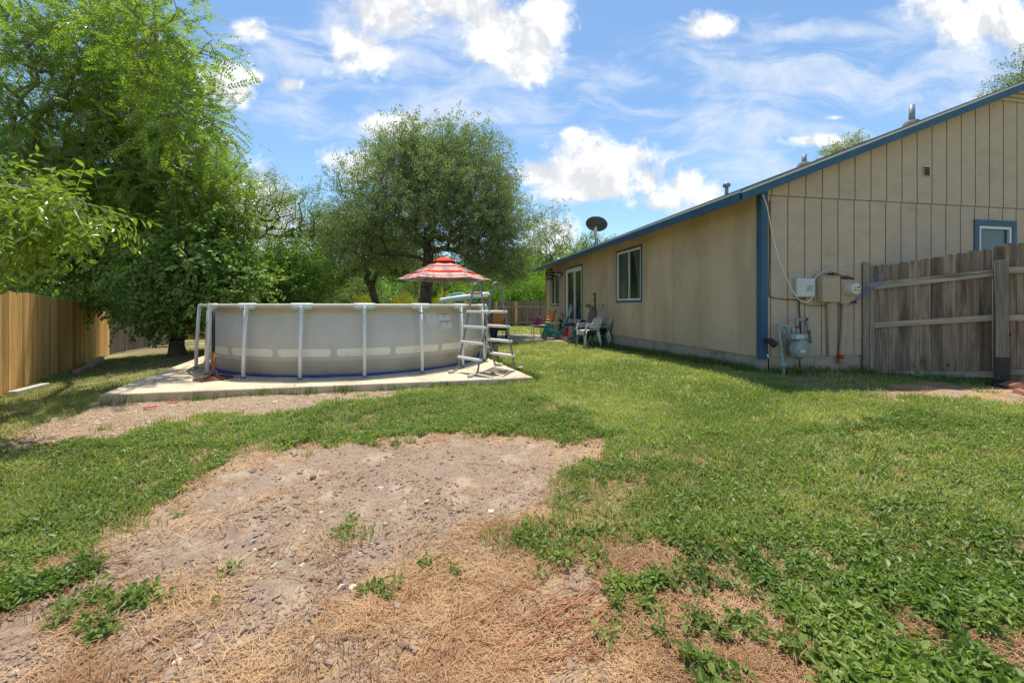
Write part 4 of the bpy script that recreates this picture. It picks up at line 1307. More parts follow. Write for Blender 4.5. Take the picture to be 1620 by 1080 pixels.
# folded white cover / float lying on the far rim, with pale teal hoses over it
p0 = P(699, 476, 11.75); p1 = P(771, 474, 10.75)
bf = empty('pool_float', (p0.x, p0.y, p0.z), math.atan2(p1.y - p0.y, p1.x - p0.x), 'long white board shaped float lying across the far pool rim', 'pool float')
Lb = (Vector(p1) - Vector(p0)).length
m_ = MB(); pts = []
n_ = 16
for i in range(n_ + 1):
    q = i / n_; hw = 0.26 * math.sin(math.pi * min(0.97, max(0.03, q))) ** 0.35
    th = 0.06
    zc = 0.02 + 0.13 * q
    pts.append((q * Lb, hw, zc, th))
vs = []; fs = []
for (x_, hw, zc, th) in pts:
    for k in range(10):
        a = 2 * math.pi * k / 10; vs.append((x_, hw * math.cos(a), zc + th * math.sin(a)))
for i in range(n_):
    for k in range(10): k2 = (k + 1) % 10; fs.append((i * 10 + k, i * 10 + k2, (i + 1) * 10 + k2, (i + 1) * 10 + k))
fs += [tuple(range(10))[::-1], tuple(n_ * 10 + k for k in range(10))]
m_.smooth = True; m_.add(vs, fs); m_.build('float_body', M['white'], bf)
m_ = MB(); m_.box((Lb * 0.72, -0.18, 0.16), (Lb * 0.93, 0.16, 0.22)); m_.build('pink_pad', mat('pink_vinyl', (0.55, 0.30, 0.26), 0.6, 0.2, 8), bf, bevel=0.02)
hs = empty('pool_hose', P(697, 480, 11.6), 0, 'pale teal hose looping up over the far pool rim', 'hose')
o0 = Vector(hs.location)
for off in ((0, 0), (14, 3), (-4, 5)):
    m_ = MB(); pts = []
    for (a_, b2) in ((697, 481), (706, 470), (716, 464.5), (727, 462.5), (736, 465), (742, 472), (746, 480)):
        pts.append(P(a_ + off[0] * 0.5, b2 + off[1] * (1 if b2 < 478 else 0), 11.6 - (a_ - 697) * 0.008 + off[0] * 0.004) - o0)
    m_.tube([pts[0].lerp(pts[1], 0)] + sum([[pts[i].lerp(pts[i + 1], 0.5), pts[i + 1]] for i in range(len(pts) - 1)], []), 0.009, 8)
    m_.build('hose_loop', M['teal_light'], hs)

# black shepherd hook pole and beige hose beyond the ladder, filter pump
pq = P(778.5, 537, 13.3); hk = empty('hook_pole', (pq.x, pq.y, g1(pq.x, pq.y)), 0, 'thin black garden hook pole seen through the ladder', 'garden pole')
m_ = MB(); zt_ = E + (485 - 449) / F * 13.3 - hk.location.z
m_.tube([(0, 0, 0), (0, 0, zt_ - 0.1), (0.02, 0, zt_ - 0.02), (0.07, 0, zt_), (0.12, 0, zt_ - 0.03), (0.13, 0, zt_ - 0.09)], 0.010, 8); m_.tube([(0, 0, 0), (0, 0, zt_ * 0.45)], 0.02, 8); m_.build('hook', M['black'], hk)
pq = P(757.5, 505, 12.2); hk2 = empty('hook_pole', (pq.x, pq.y, g1(pq.x, pq.y)), 0, 'thin black garden hook pole rising just behind the pool rim', 'garden pole')
m_ = MB(); zt_ = E + (485 - 453) / F * 12.2 - hk2.location.z
m_.tube([(0, 0, 0), (0, 0, zt_ - 0.1), (0.02, 0, zt_ - 0.02), (0.07, 0, zt_), (0.12, 0, zt_ - 0.03), (0.13, 0, zt_ - 0.09)], 0.008, 8); m_.build('hook', M['black'], hk2)

px_, py_ = P(781, 560, 9.9).x, 10.1
fp = empty('filter_pump', (px_, py_, g1(px_, py_)), 0.2, 'grey cylindrical filter pump standing in the grass behind the ladder', 'pool pump')
m_ = MB(); m_.lathe([(0.001, 0.02), (0.12, 0.02), (0.125, 0.05), (0.10, 0.10), (0.10, 0.36), (0.115, 0.37)], 24); m_.build('canister', M['steel_grey'], fp)
m_ = MB(); m_.lathe([(0.135, 0.37), (0.14, 0.40), (0.12, 0.425), (0.05, 0.44), (0.001, 0.44)], 24); m_.build('lid', M['black'], fp)
m_ = MB(); m_.tube([(-0.09, -0.02, 0.28), (-0.20, -0.03, 0.28)], 0.035, 14); m_.tube([(-0.20, -0.03, 0.28), (-0.25, -0.03, 0.28)], 0.055, 14); m_.build('valve', M['white'], fp)
m_ = MB(); m_.box((-0.32, -0.14, -0.06), (0.2, 0.14, 0.02)); m_.build('base_board', M['redstone'], fp, bevel=0.01)
hx = empty('filter_hose', (PC.x + RR * math.cos(0.0) - 0.02, PC.y - 0.55, SLZ), 0, 'beige ribbed hose hanging from the pool rim behind the ladder', 'hose')
m_ = MB(); pts = []; rs = []
for i in range(70):
    q = i / 69; pts.append((0.06 * math.sin(q * 3.0), 0.03 * math.sin(q * 5), 1.10 - 1.06 * q)); rs.append(0.024 + 0.004 * (i % 2))
m_.tube(pts, rs, 10); m_.build('ribbed_tube', M['sleeve'], hx)
# crumpled leaves and a scrap of blue cloth by the ladder
for (a_, b2, lb_, mt, sc_) in ((784, 578, 'crumpled blue and brown scrap of cloth on the slab behind the ladder', 'bluep', 0.05), (796, 589, 'curled brown dead leaf on the slab by the ladder foot', 'rustpole', 0.07), (779, 591, 'small flat brown leaf on the slab between the ladder feet', 'rustpole', 0.04)):
    Yq = 1.17 * F / (b2 - HY)
    q = empty('litter', ((a_ - CX) / F * Yq, Yq, SLZ), random.uniform(0, 3), lb_, 'litter')
    m_ = MB(); vs = []; fs = []
    for i in range(6):
        for j in range(4): vs.append(((i - 2.5) * sc_ * 0.5 + random.uniform(-.01, .01), (j - 1.5) * sc_ * 0.5 + random.uniform(-.01, .01), 0.006 + abs(random.gauss(0, sc_ * 0.25))))
    for i in range(5):
        for j in range(3): fs.append((i * 4 + j, i * 4 + j + 1, (i + 1) * 4 + j + 1, (i + 1) * 4 + j))
    m_.add(vs, fs); m_.build('crumple', M[mt], q)

# ------------------------------------------------------------------ utilities on the gable wall
def gw(px, py, off=0.0):
    """point on (or off metres in front of) the gable wall seen at a pixel -> house-local x,z"""
    r_ = (px - CX) / F
    o = C0 - HD * off
    s_ = (r_ * o.y - o.x) / (HU.x - r_ * HU.y)
    Yq = o.y + HU.y * s_
    return s_, E + (HY - py) / F * Yq


def onwall(name, px, py, label, cat, off=0.0):
    s_, z_ = gw(px, py, off); p = HW(s_, -0.001, z_)
    return empty(name, p, HA, label, cat)


def local(base, px, py, off):
    """coordinates relative to a thing hung on the wall at pixel base"""
    s0, z0_ = gw(*base); s1, z1_ = gw(px, py, off)
    return Vector((s1 - s0, -off, z1_ - z0_))


def ltube(mb_, base, pts, r_, n=10, sub=1):
    q = [local(base, *p) for p in pts]
    mb_.tube(q, r_, n)


def smooth_pts(pts, k=6):
    out = []
    n = len(pts)
    for i in range(n - 1):
        p0_, p1_, p2_, p3_ = [Vector(pts[max(0, min(n - 1, j))]) for j in (i - 1, i, i + 1, i + 2)]
        for q in range(k):
            t_ = q / k
            out.append(0.5 * ((2 * p1_) + (-p0_ + p2_) * t_ + (2 * p0_ - 5 * p1_ + 4 * p2_ - p3_) * t_ * t_ + (-p0_ + 3 * p1_ - 3 * p2_ + p3_) * t_ ** 3))
    out.append(Vector(pts[-1])); return out


B = (1273, 455)
ob = onwall('cable_box', *B, 'pale grey rounded plastic cable box on the gable wall', 'utility box')
m_ = MB(); a_ = local(B, 1259.5, 470, 0.05); b2 = local(B, 1288, 440, 0.05)
m_.box((a_.x, -0.075, a_.z), (b2.x, -0.001, b2.z)); m_.build('housing', M['boxgrey'], ob, bevel=0.022, seg=4)
m_ = MB()
for k in range(5): m_.bar((0.0 + k * 0.022 - 0.05, -0.077, -0.055), (0.045 + k * 0.022 - 0.05, -0.077, 0.04), 0.006, 0.004, (0, 1, 0))
m_.build('embossed_lines', M['galv'], ob)
m_ = MB(); m_.box((b2.x - 0.002, -0.05, -0.02), (b2.x + 0.018, -0.02, 0.02)); m_.build('latch', M['offwhite'], ob, bevel=0.003)
# electric disconnect
B = (1315, 458)
eb = onwall('breaker_box', *B, 'tan painted breaker box on the gable wall', 'electric box')
m_ = MB(); a_ = local(B, 1301, 477.5, 0.14); b2 = local(B, 1328.5, 436, 0.14)
m_.box((a_.x, -0.15, a_.z), (b2.x, -0.03, b2.z)); m_.build('cabinet', M['meterbox'], eb, bevel=0.005)
m_ = MB(); m_.box((a_.x - 0.03, -0.029, a_.z - 0.02), (b2.x + 0.0, -0.001, b2.z + 0.02)); m_.build('backplate', M['meterbox'], eb, bevel=0.003)
m_ = MB(); m_.bar((a_.x, -0.152, b2.z - 0.02), (b2.x, -0.152, b2.z - 0.02), 0.004, 0.01); m_.build('lid_edge', M['groove'], eb)
B = (1347, 458)
mbx = onwall('electric_meter', *B, 'tan painted meter cabinet with a round glass electricity meter', 'electric meter')
m_ = MB(); a_ = local(B, 1329.5, 480.5, 0.06); b2 = local(B, 1357, 442.5, 0.06)
m_.box((a_.x + 0.003, -0.075, a_.z), (b2.x, -0.001, b2.z)); m_.build('cabinet', M['meterbox'], mbx, bevel=0.006)
cM = local(B, 1345.5, 457.5, 0.10)
rot = Matrix.Translation((cM.x, -0.075, cM.z)) @ Matrix.Rotation(RAD(90), 4, 'X')
m_ = MB(); m_.lathe([(0.105, 0.0), (0.108, 0.03), (0.10, 0.034)], 32, rot); mc = m_.build('meter_ring', M['label'], mbx)
m_ = MB(); m_.lathe([(0.095, 0.03), (0.090, 0.12), (0.08, 0.135), (0.001, 0.137)], 32, rot); m_.build('meter_dome', M['label'], mbx)
m_ = MB(); m_.box((cM.x - 0.01, -0.2145, cM.z + 0.02), (cM.x + 0.055, -0.2125, cM.z + 0.035)); m_.box((cM.x - 0.055, -0.2145, cM.z + 0.022), (cM.x - 0.025, -0.2125, cM.z + 0.032)); m_.ball((cM.x + 0.07, -0.214, cM.z - 0.015), 0.012, 8, 5); m_.ball((cM.x - 0.045, -0.212, cM.z - 0.015), 0.012, 8, 5)
m_.box((cM.x - 0.02, -0.2145, cM.z - 0.02), (cM.x + 0.035, -0.2125, cM.z - 0.012)); m_.build('dial_display', M['black'], mbx)
m_ = MB(); a2 = local(B, 1334.5, 481, 0.04)
m_.tube([(a2.x, -0.045, a2.z + 0.02), (a2.x - 0.01, -0.045, -0.66), (a2.x - 0.045, -0.045, -1.02), (a2.x - 0.05, -0.045, -1.16)], 0.038, 14); m_.build('conduit', M['meterbox'], mbx)
m_ = MB(); m_.tube([(a2.x - 0.048, -0.045, -1.02), (a2.x - 0.050, -0.045, -1.09)], 0.0387, 14); m_.build('red_tape', M['redp'], mbx)
m_ = MB(); a3 = local((1315, 458), 1311, 477, 0.05)
m_.tube([(a3.x, -0.035, a3.z), (a3.x, -0.035, a3.z - 0.10), (a3.x - 0.002, -0.03, a3.z - 0.105), (a3.x + 0.02, -0.02, -1.05)], [0.018, 0.018, 0.014, 0.014], 10); m_.box((a3.x - 0.01, -0.04, a3.z - 0.125), (a3.x + 0.10, -0.01, a3.z - 0.105)); m_.build('ground_conduit', M['meterbox'], eb)
# mud nest and leaves on top of the boxes
for (cx_, cy_, sc_, par) in ((1322, 434, 0.06, eb), (1340, 439.5, 0.05, mbx)):
    s0, z0_ = gw(cx_, cy_, 0.08); s1, z1_ = gw(*((1315, 458) if par is eb else (1347, 458)))
    m_ = MB()
    for k in range(14): m_.ball((s0 - s1 + random.uniform(-sc_ * 2, sc_ * 2), -0.06 + random.uniform(-0.03, 0.03), z0_ - z1_ + random.uniform(-0.015, 0.02)), random.uniform(0.012, 0.026), 6, 4)
    m_.build('dead_leaf_heap', M['rust'], par)

# gas meter
B = (1263, 550)
gm_ = onwall('gas_meter', *B, 'blue grey gas meter with bent pipes on the gable wall', 'gas meter')
def LL(px, py, off): return local(B, px, py, off)
m_ = MB(); c_ = LL(1262, 551, 0.17)
m_.lathe([(0.001, -0.095), (0.12, -0.09), (0.15, -0.05), (0.15, -0.02), (0.162, -0.018), (0.162, 0.0), (0.15, 0.002), (0.15, 0.05), (0.13, 0.085), (0.05, 0.1), (0.001, 0.1)], 32,
         Matrix.Translation((c_.x, -0.19, c_.z)) @ Matrix.Rotation(RAD(90), 4, 'X') @ Matrix.Diagonal((0.92, 1, 1, 1)))
m_.build('meter_body', M['gasblue'], gm_)
m_ = MB(); a_ = LL(1247, 536.5, 0.2); b2 = LL(1272, 527.5, 0.2); m_.box((a_.x, -0.27, a_.z), (b2.x, -0.13, b2.z)); m_.build('index_head', M['gasblue'], gm_, bevel=0.012, seg=3)
m_ = MB(); a_ = LL(1260, 536, 0.27); b2 = LL(1271, 530, 0.27); m_.box((a_.x, -0.2745, a_.z), (b2.x, -0.2705, b2.z)); m_.build('counter_window', M['label'], gm_)
m_ = MB()
for k in range(4): m_.box((a_.x + 0.018 + k * 0.02, -0.2765, a_.z + 0.012), (a_.x + 0.028 + k * 0.02, -0.275, a_.z + 0.026))
m_.build('counter_digits', M['black'], gm_)
m_ = MB(); a_ = LL(1264.5, 557.5, 0.28); b2 = LL(1272, 553.5, 0.28); m_.box((a_.x, -0.3, a_.z), (b2.x, -0.292, b2.z)); m_.build('name_plate', M['label'], gm_)
m_ = MB(); m_.tube(smooth_pts([LL(1239, 602, 0.20), LL(1239.5, 585, 0.20), LL(1238, 570, 0.20), LL(1231, 518, 0.20), LL(1231.5, 517, 0.2), LL(1243, 515.5, 0.2), LL(1247, 519, 0.2), LL(1247.5, 528, 0.2)], 3), 0.020, 12)
m_.build('inlet_pipe', M['gasblue'], gm_)
m_ = MB()
for (a_, b2) in (((1238.5, 581), (1238.5, 573)),): m_.tube([LL(*a_, 0.2), LL(*b2, 0.2)], 0.036, 10)
m_.tube([LL(1234, 579, 0.2), LL(1244, 579, 0.2)], 0.016, 8); m_.tube([LL(1242, 517, 0.2), LL(1246, 517, 0.2)], 0.027, 10); m_.tube([LL(1246.5, 521, 0.2), LL(1247.5, 525, 0.2)], 0.026, 10); m_.build('valve', M['gasblue'], gm_)
m_ = MB(); m_.tube([LL(1241, 605, 0.20), LL(1239.7, 596, 0.20)], 0.0215, 10); m_.build('rusty_riser', M['rustpole'], gm_)
m_ = MB(); m_.tube(smooth_pts([LL(1262, 528, 0.2), LL(1261.5, 520, 0.2), LL(1260, 508, 0.2), LL(1262, 506.5, 0.2), LL(1273, 504, 0.14), LL(1275.5, 507, 0.12), LL(1281, 530, 0.08), LL(1283, 541, 0.03)], 3), 0.022, 12); m_.build('outlet_pipe', M['gasblue'], gm_)
for (qa, qb) in (((1261.5, 519, 0.2), (1261, 514, 0.2)), ((1272, 504, 0.14), (1276, 505, 0.13)), ((1279, 522, 0.1), (1280, 527, 0.09))):
    m_ = MB(); m_.tube([LL(*qa), LL(*qb)], 0.028, 10); m_.build('coupling', M['rust'], gm_)
m_ = MB(); m_.tube([LL(1254, 527, 0.2), LL(1254, 521, 0.2), LL(1254, 518, 0.2)], [0.03, 0.026, 0.01], 10); m_.build('pressure_cap', M['gasblue'], gm_)
# cables
def cable(name, label, pts, r_, m, n=8):
    b0 = (pts[0][0], pts[0][1]); o = onwall(name, *b0, label, 'cable')
    m_ = MB(); m_.tube(smooth_pts([local(b0, *p) for p in pts], 5), r_, n); m_.build('cable_run', m, o); return o


cable('cable', 'cream cable drooping from the eave corner to the grey box', [(1206.5, 307, 0.14), (1214, 330, 0.11), (1222, 370, 0.10), (1233, 413, 0.10), (1250, 452, 0.12), (1262, 472, 0.13), (1274, 478, 0.12), (1283, 473, 0.1), (1286, 468, 0.05)], 0.0075, M['cable'])
cable('cable', 'cream cable curving from the grey box up to the gate post', [(1288, 444, 0.05), (1293, 436, 0.08), (1305, 428, 0.06), (1325, 421, 0.02), (1350, 415, 0.02), (1368, 412.5, 0.02), (1375, 415, 0.05)], 0.007, M['cable'])
cable('cable', 'thin black cable running down the corner then across to the grey box', [(1217, 318, 0.015), (1217.5, 400, 0.015), (1216.5, 462, 0.015), (1221, 470, 0.015), (1238, 473, 0.015), (1262, 474, 0.015), (1274, 471, 0.02)], 0.006, M['black'])
cable('cable', 'black cable hanging from the grey box down to the soil', [(1264, 470, 0.03), (1264, 482, 0.03), (1265.5, 505, 0.03), (1267, 540, 0.03), (1265, 570, 0.04), (1266.5, 591, 0.04)], 0.010, M['black'])
cable('cable', 'faded green cord crossing the wall below the boxes', [(1264, 478, 0.02), (1276, 482, 0.02), (1290, 483.5, 0.02), (1307, 484, 0.02)], 0.005, M['greenp'])
rp = onwall('rope', 1349, 478, 'taut blue rope tied from the meter cabinet to the gate', 'rope')
m_ = MB(); b0 = (1349, 478); st_ = local(b0, 1351, 478, 0.1); g_ = GA - Vector((HW(gw(*b0)[0], -0.001, 0).x, HW(gw(*b0)[0], -0.001, 0).y))
def tolocal(p):
    q = p - Vector(rp.location); return Vector((q.x * HU.x + q.y * HU.y, q.x * HD.x + q.y * HD.y, q.z))
m_.tube([st_, tolocal(P(1396, 427, 6.72))], 0.006, 6); m_.tube([st_, tolocal(P(1403, 442, 6.68))], 0.006, 6)
m_.build('rope_strands', M['rope'], rp)
m_ = MB()
for k in range(6): m_.ball(st_ + Vector((-0.05 + 0.018 * k, random.uniform(-.01, .01), random.uniform(-0.01, 0.012))), 0.014, 6, 4)
m_.build('knot', M['black'], rp)
# black spotlight clipped at the corner
B = (1212, 540)
sl = onwall('spotlight', *B, 'black hooded spotlight low on the blue corner trim', 'spotlight')
def LL(px, py, off): return local(B, px, py, off)
m_ = MB()
d0 = LL(1210, 538, 0.10); d1 = LL(1218, 538.5, 0.16); d2 = LL(1228, 547, 0.22)
m_.tube([d0, d1, d1.lerp(d2, 0.6), d2], [0.028, 0.045, 0.055, 0.048], 14); m_.build('hood', M['black'], sl)
m_ = MB(); m_.tube([(-0.02, -0.03, 0.0), d0], 0.012, 8); m_.tube([LL(1213, 543, 0.08), LL(1215, 560, 0.06), LL(1216.5, 590, 0.05)], 0.008, 8); m_.build('bracket', M['black'], sl)
m_ = MB(); m_.tube([LL(1214, 560, 0.062), LL(1215.3, 566, 0.061)], 0.0095, 8); m_.build('white_clip', M['white'], sl)
# hose bib pipe on the long wall
def longwall(px, off=0.0):
    r_ = (px - CX) / F; o = C0 - HU * off
    return (o.x - r_ * o.y) / (r_ * HD.y - HD.x)


ly = longwall(966); hb = empty('drain_pipe', HW(-0.0, ly, E + (HY - 515) / F * (C0.y + HD.y * ly)), HA, 'bent grey pipe and hose tap low on the long wall', 'pipe')
m_ = MB(); m_.tube(smooth_pts([(-0.02, -0.25, 0.14), (-0.08, -0.24, 0.13), (-0.09, -0.20, 0.0), (-0.09, -0.12, -0.12), (-0.08, 0.05, -0.13), (-0.07, 0.30, -0.09), (-0.05, 0.42, -0.02), (-0.01, 0.45, 0.03)], 4), 0.020, 10); m_.build('pipe_bend', M['galv'], hb)
m_ = MB(); m_.box((-0.12, 0.38, -0.04), (-0.002, 0.52, 0.13)); m_.build('tap_box', M['galv'], hb, bevel=0.01)
# ------------------------------------------------------------------ patio furniture by the sliding door
PZ = E - 1.155


def onp(px, Yq, z=PZ): return Vector(((px - CX) / F * Yq, Yq, z))


# teal adirondack chair, facing left (local +x is forwards)
def adirondack(m_mat, par):
    sl = MB()       # seat: slats
    for k in range(6):
        x_ = 0.32 - k * 0.105; z_ = 0.36 - k * 0.028
        sl.bar((x_, -0.25, z_), (x_, 0.25, z_), 0.095, 0.02, (0.25, 0, 1))
    sl.build('seat', m_mat, par, bevel=0.004)
    bk = MB()
    for k in range(5):
        y_ = -0.20 + k * 0.10; h = 0.78 - 0.035 * abs(k - 2) ** 1.6
        a_ = Vector((-0.20, y_, 0.24)); d = Vector((-0.42, 0, 1)).normalized(); b2 = a_ + d * h
        sl2 = 0.088
        bk.bar(a_, b2, sl2, 0.02, (1, 0, 0.42))
        bk.tube([b2 + Vector((0, -0.001, -0.002)), b2 + d * 0.02], [0.04, 0.02], 8)
    bk.build('backrest', m_mat, par, bevel=0.004)
    for s_ in (-1, 1):
        arm = MB(); arm.prism([(0.42, s_ * 0.25), (0.44, s_ * 0.33), (0.38, s_ * 0.40), (-0.20, s_ * 0.37), (-0.38, s_ * 0.33), (-0.38, s_ * 0.28)][::s_], 0.56, 0.585); arm.build('armrest', m_mat, par, bevel=0.006)
        lg = MB(); lg.bar((0.46, s_ * 0.31, 0.0), (0.30, s_ * 0.31, 0.56), 0.035, 0.11, (1, 0, 0.2)); lg.build('leg', m_mat, par, bevel=0.006)
        lg = MB()
        lg.bar((0.36, s_ * 0.285, 0.33), (-0.15, s_ * 0.285, 0.19), 0.03, 0.13, (0.2, 0, 1)); lg.bar((-0.13, s_ * 0.286, 0.24), (-0.42, s_ * 0.286, 0.0), 0.032, 0.12, (1, 0, 0.5)); lg.build('side_frame', m_mat, par, bevel=0.006)


t_ = empty('garden_chair', onp(880, 15.35), RAD(183), 'teal plastic slatted garden chair on the patio edge', 'chair')
adirondack(M['teal'], t_)
tw = empty('towel', onp(897, 15.3) + Vector((0.05, 0, 0.6)), 0, 'crumpled pale green towel hung over the teal chair back', 'towel')
m_ = MB(); vs = []; fs = []
for i in range(9):
    for j in range(7):
        q = i / 8; vs.append((-0.25 + q * 0.36 + random.uniform(-.012, .012), (j - 3) * 0.05 - 0.02, -0.12 + q * 0.62 - 0.1 * abs(j - 3) * 0.2 + random.uniform(-.01, .01)))
for i in range(8):
    for j in range(6): fs.append((i * 7 + j, i * 7 + j + 1, (i + 1) * 7 + j + 1, (i + 1) * 7 + j))
m_.smooth = True; m_.add(vs, fs); m_.build('cloth', mat('towel_cloth', (0.42, 0.50, 0.32), 0.9, 0.25, 14), tw)


def cushion_mat(name):
    m = bpy.data.materials.new(name); m.use_nodes = True
    t = NT(m.node_tree); co = t.n('ShaderNodeTexCoord').outputs['Object']
    s_ = t.n('ShaderNodeSeparateXYZ', _0=co)
    q = t.math('FRACT', t.math('MULTIPLY', s_.outputs[1], 9.0))
    cr = t.n('ShaderNodeValToRGB', _0=q); cr.color_ramp.interpolation = 'CONSTANT'
    e = cr.color_ramp.elements
    e[0].position = 0; e[0].color = (0.70, 0.22, 0.03, 1); e[1].position = 0.8; e[1].color = (0.62, 0.50, 0.22, 1)
    for p_, c_ in ((0.22, (0.75, 0.42, 0.08)), (0.38, (0.60, 0.09, 0.03)), (0.46, (0.72, 0.34, 0.05)), (0.62, (0.45, 0.10, 0.03)), (0.70, (0.72, 0.30, 0.05))):
        k = e.new(p_); k.color = (*c_, 1)
    b = t.n('ShaderNodeBsdfPrincipled', _0=cr.outputs[0]); b.inputs['Roughness'].default_value = 0.9
    t.n('ShaderNodeOutputMaterial', _Surface=b.outputs[0]); return m


M['cushion'] = cushion_mat('orange_striped_cushion')


def patio_chair(loc, rz, label, color=None):
    r = empty('patio_chair', loc, rz, label, 'chair')     # local +x forwards
    for s_ in (-1, 1):
        f = MB(); y = s_ * 0.27
        f.tube(smooth_pts([(0.28, y, 0.0), (0.30, y, 0.30), (0.24, y, 0.62), (0.0, y, 0.64), (-0.22, y, 0.62)], 4), 0.012, 8)
        f.tube(smooth_pts([(-0.32, y, 0.0), (-0.22, y, 0.35), (-0.24, y, 0.62), (-0.36, y, 1.0)], 4), 0.012, 8)
        f.tube([(0.30, y, 0.38), (-0.22, y, 0.36)], 0.011, 8)
        f.build('frame_side', M['blackm'], r)
    f = MB(); f.tube([(-0.36, -0.27, 1.0), (-0.36, 0.27, 1.0)], 0.012, 8); f.tube([(0.30, -0.27, 0.38), (0.30, 0.27, 0.38)], 0.011, 8); f.tube([(-0.22, -0.27, 0.36), (-0.22, 0.27, 0.36)], 0.011, 8)
    for k in range(6): f.tube([(-0.24, -0.2 + k * 0.08, 0.42), (-0.355, -0.2 + k * 0.08, 1.0)], 0.005, 6)
    f.build('frame_bars', M['blackm'], r)
    c = MB(); c.box((-0.20, -0.25, 0.39), (0.30, 0.25, 0.47)); c.build('seat_cushion', M['cushion'], r, bevel=0.03, seg=3)
    c = MB()
    nseg = 5
    for k in range(nseg):
        z0_ = 0.47 + k * 0.115; x_ = -0.20 - 0.16 * (z0_ - 0.42) / 0.6
        c.cbox((x_ , 0, z0_ + 0.055), (0.10, 0.49 - 0.04 * (k == nseg - 1), 0.112))
    c.build('back_cushion', M['cushion'], r, bevel=0.035, seg=3)
    return r


patio_chair(onp(861, 16.3), RAD(205), 'patio chair with orange striped cushions beside the small side table')
pc2 = patio_chair(onp(786, 15.6), RAD(262), 'orange cushioned patio chair seen through the pool ladder')
pc3 = patio_chair(onp(768, 16.6), RAD(300), 'orange striped patio chair half hidden behind the pool edge')
# side table with purple bag
st = empty('side_table', onp(851, 14.75), RAD(10), 'small rusty metal side table on the patio slab', 'table')
m_ = MB(); m_.box((-0.27, -0.22, 0.50), (0.27, 0.22, 0.525)); m_.build('tabletop', mat('tan_tabletop', (0.33, 0.25, 0.18), 0.7, 0.2, 8), st, bevel=0.006)
for sx in (-1, 1):
    for sy in (-1, 1):
        m_ = MB(); m_.tube(smooth_pts([(sx * 0.20, sy * 0.17, 0.5), (sx * 0.18, sy * 0.16, 0.2), (sx * 0.25, sy * 0.2, 0.0)], 3), 0.010, 8); m_.build('leg', M['galv'], st)
pb = empty('watering_can', onp(850.5, 14.72) + Vector((0, 0, 0.526)), 0.3, 'purple watering can standing on the small side table', 'watering can')
m_ = MB(); m_.lathe([(0.001, 0.0), (0.085, 0.0), (0.09, 0.03), (0.075, 0.16), (0.055, 0.22), (0.045, 0.25), (0.05, 0.26)], 16); m_.build('can_body', M['purple'], pb)
m_ = MB(); m_.tube(smooth_pts([(-0.06, 0, 0.06), (-0.13, 0, 0.12), (-0.16, 0, 0.24)], 3), [0.03] * 3 + [0.025] * 4, 8); m_.build('spout', M['purple'], pb)
m_ = MB(); m_.tube(smooth_pts([(0.05, 0, 0.24), (0.12, 0, 0.30), (0.10, 0, 0.14), (0.08, 0, 0.06)], 4), 0.014, 8); m_.build('handle', mat('pink_handle', (0.55, 0.08, 0.25), 0.6, 0.1, 8), pb)
# dark low table
dt = empty('coffee_table', onp(789, 14.85), RAD(6), 'dark brown low table with curved legs behind the ladder', 'table')
m_ = MB(); m_.box((-0.36, -0.30, 0.40), (0.36, 0.30, 0.43)); m_.box((-0.32, -0.26, 0.34), (0.32, 0.26, 0.40)); m_.build('tabletop', M['blackm'], dt, bevel=0.008)
for sx in (-1, 1):
    for sy in (-1, 1):
        m_ = MB(); m_.tube(smooth_pts([(sx * 0.27, sy * 0.22, 0.38), (sx * 0.31, sy * 0.25, 0.28), (sx * 0.25, sy * 0.2, 0.12), (sx * 0.31, sy * 0.25, 0.0)], 3), 0.022, 8); m_.build('leg', M['blackm'], dt)
bx = empty('storage_tub', onp(779, 15.2) , 0.2, 'blue plastic tub under the chairs behind the ladder', 'tub')
m_ = MB(); m_.lathe([(0.001, 0.0), (0.15, 0.0), (0.20, 0.30), (0.215, 0.31), (0.215, 0.325), (0.19, 0.325), (0.15, 0.02)], 20); m_.build('tub_body', mat('tub_blue', (0.05, 0.16, 0.26), 0.5, 0.15, 6), bx)

# potted spiky plant
def leaf_strip(mb_, base, d, L_, w_, droop=0.5, seg_=4):
    d = Vector(d).normalized(); side_ = d.cross(Vector((0, 0, 1)))
    if side_.length < 0.01: side_ = Vector((1, 0, 0))
    side_.normalize(); vs = []; p = Vector(base)
    for i in range(seg_ + 1):
        q = i / seg_; ww = w_ * math.sin(math.pi * min(0.98, 0.15 + 0.85 * q)) if q < 1 else 0.002
        vs += [p + side_ * ww / 2, p - side_ * ww / 2]
        p = p + (d + Vector((0, 0, -droop * q))) * (L_ / seg_)
    mb_.add(vs, [(2 * i, 2 * i + 1, 2 * i + 3, 2 * i + 2) for i in range(seg_)])


pl = empty('potted_plant', onp(888.5, 16.5), 0, 'dark green spiky plant in a pot against the wall', 'plant')
m_ = MB(); m_.lathe([(0.001, 0), (0.13, 0), (0.17, 0.28), (0.185, 0.28), (0.185, 0.31), (0.16, 0.31), (0.15, 0.27), (0.001, 0.26)], 20); m_.build('pot', M['cardboard'], pl)
m_ = MB()
for k in range(70):
    an = random.uniform(0, 6.28); up_ = random.uniform(0.2, 1.6); leaf_strip(m_, (0, 0, 0.28 + random.uniform(0, 0.3)), (math.cos(an), math.sin(an), up_), random.uniform(0.22, 0.38), 0.035, 0.5)
m_.build('foliage', mat('spiky_leaf', (0.035, 0.085, 0.03), 0.5, 0.2, 6), pl)
m_ = MB(); m_.tube([(0, 0, 0.25), (0.03, 0, 0.85)], 0.008, 6); m_.tube([(0.03, 0, 0.85), (0.10, 0, 0.92)], 0.012, 6); m_.tube([(0.03, 0, 0.85), (-0.05, 0, 0.93)], 0.012, 6); m_.build('stem', M['bark'], pl)

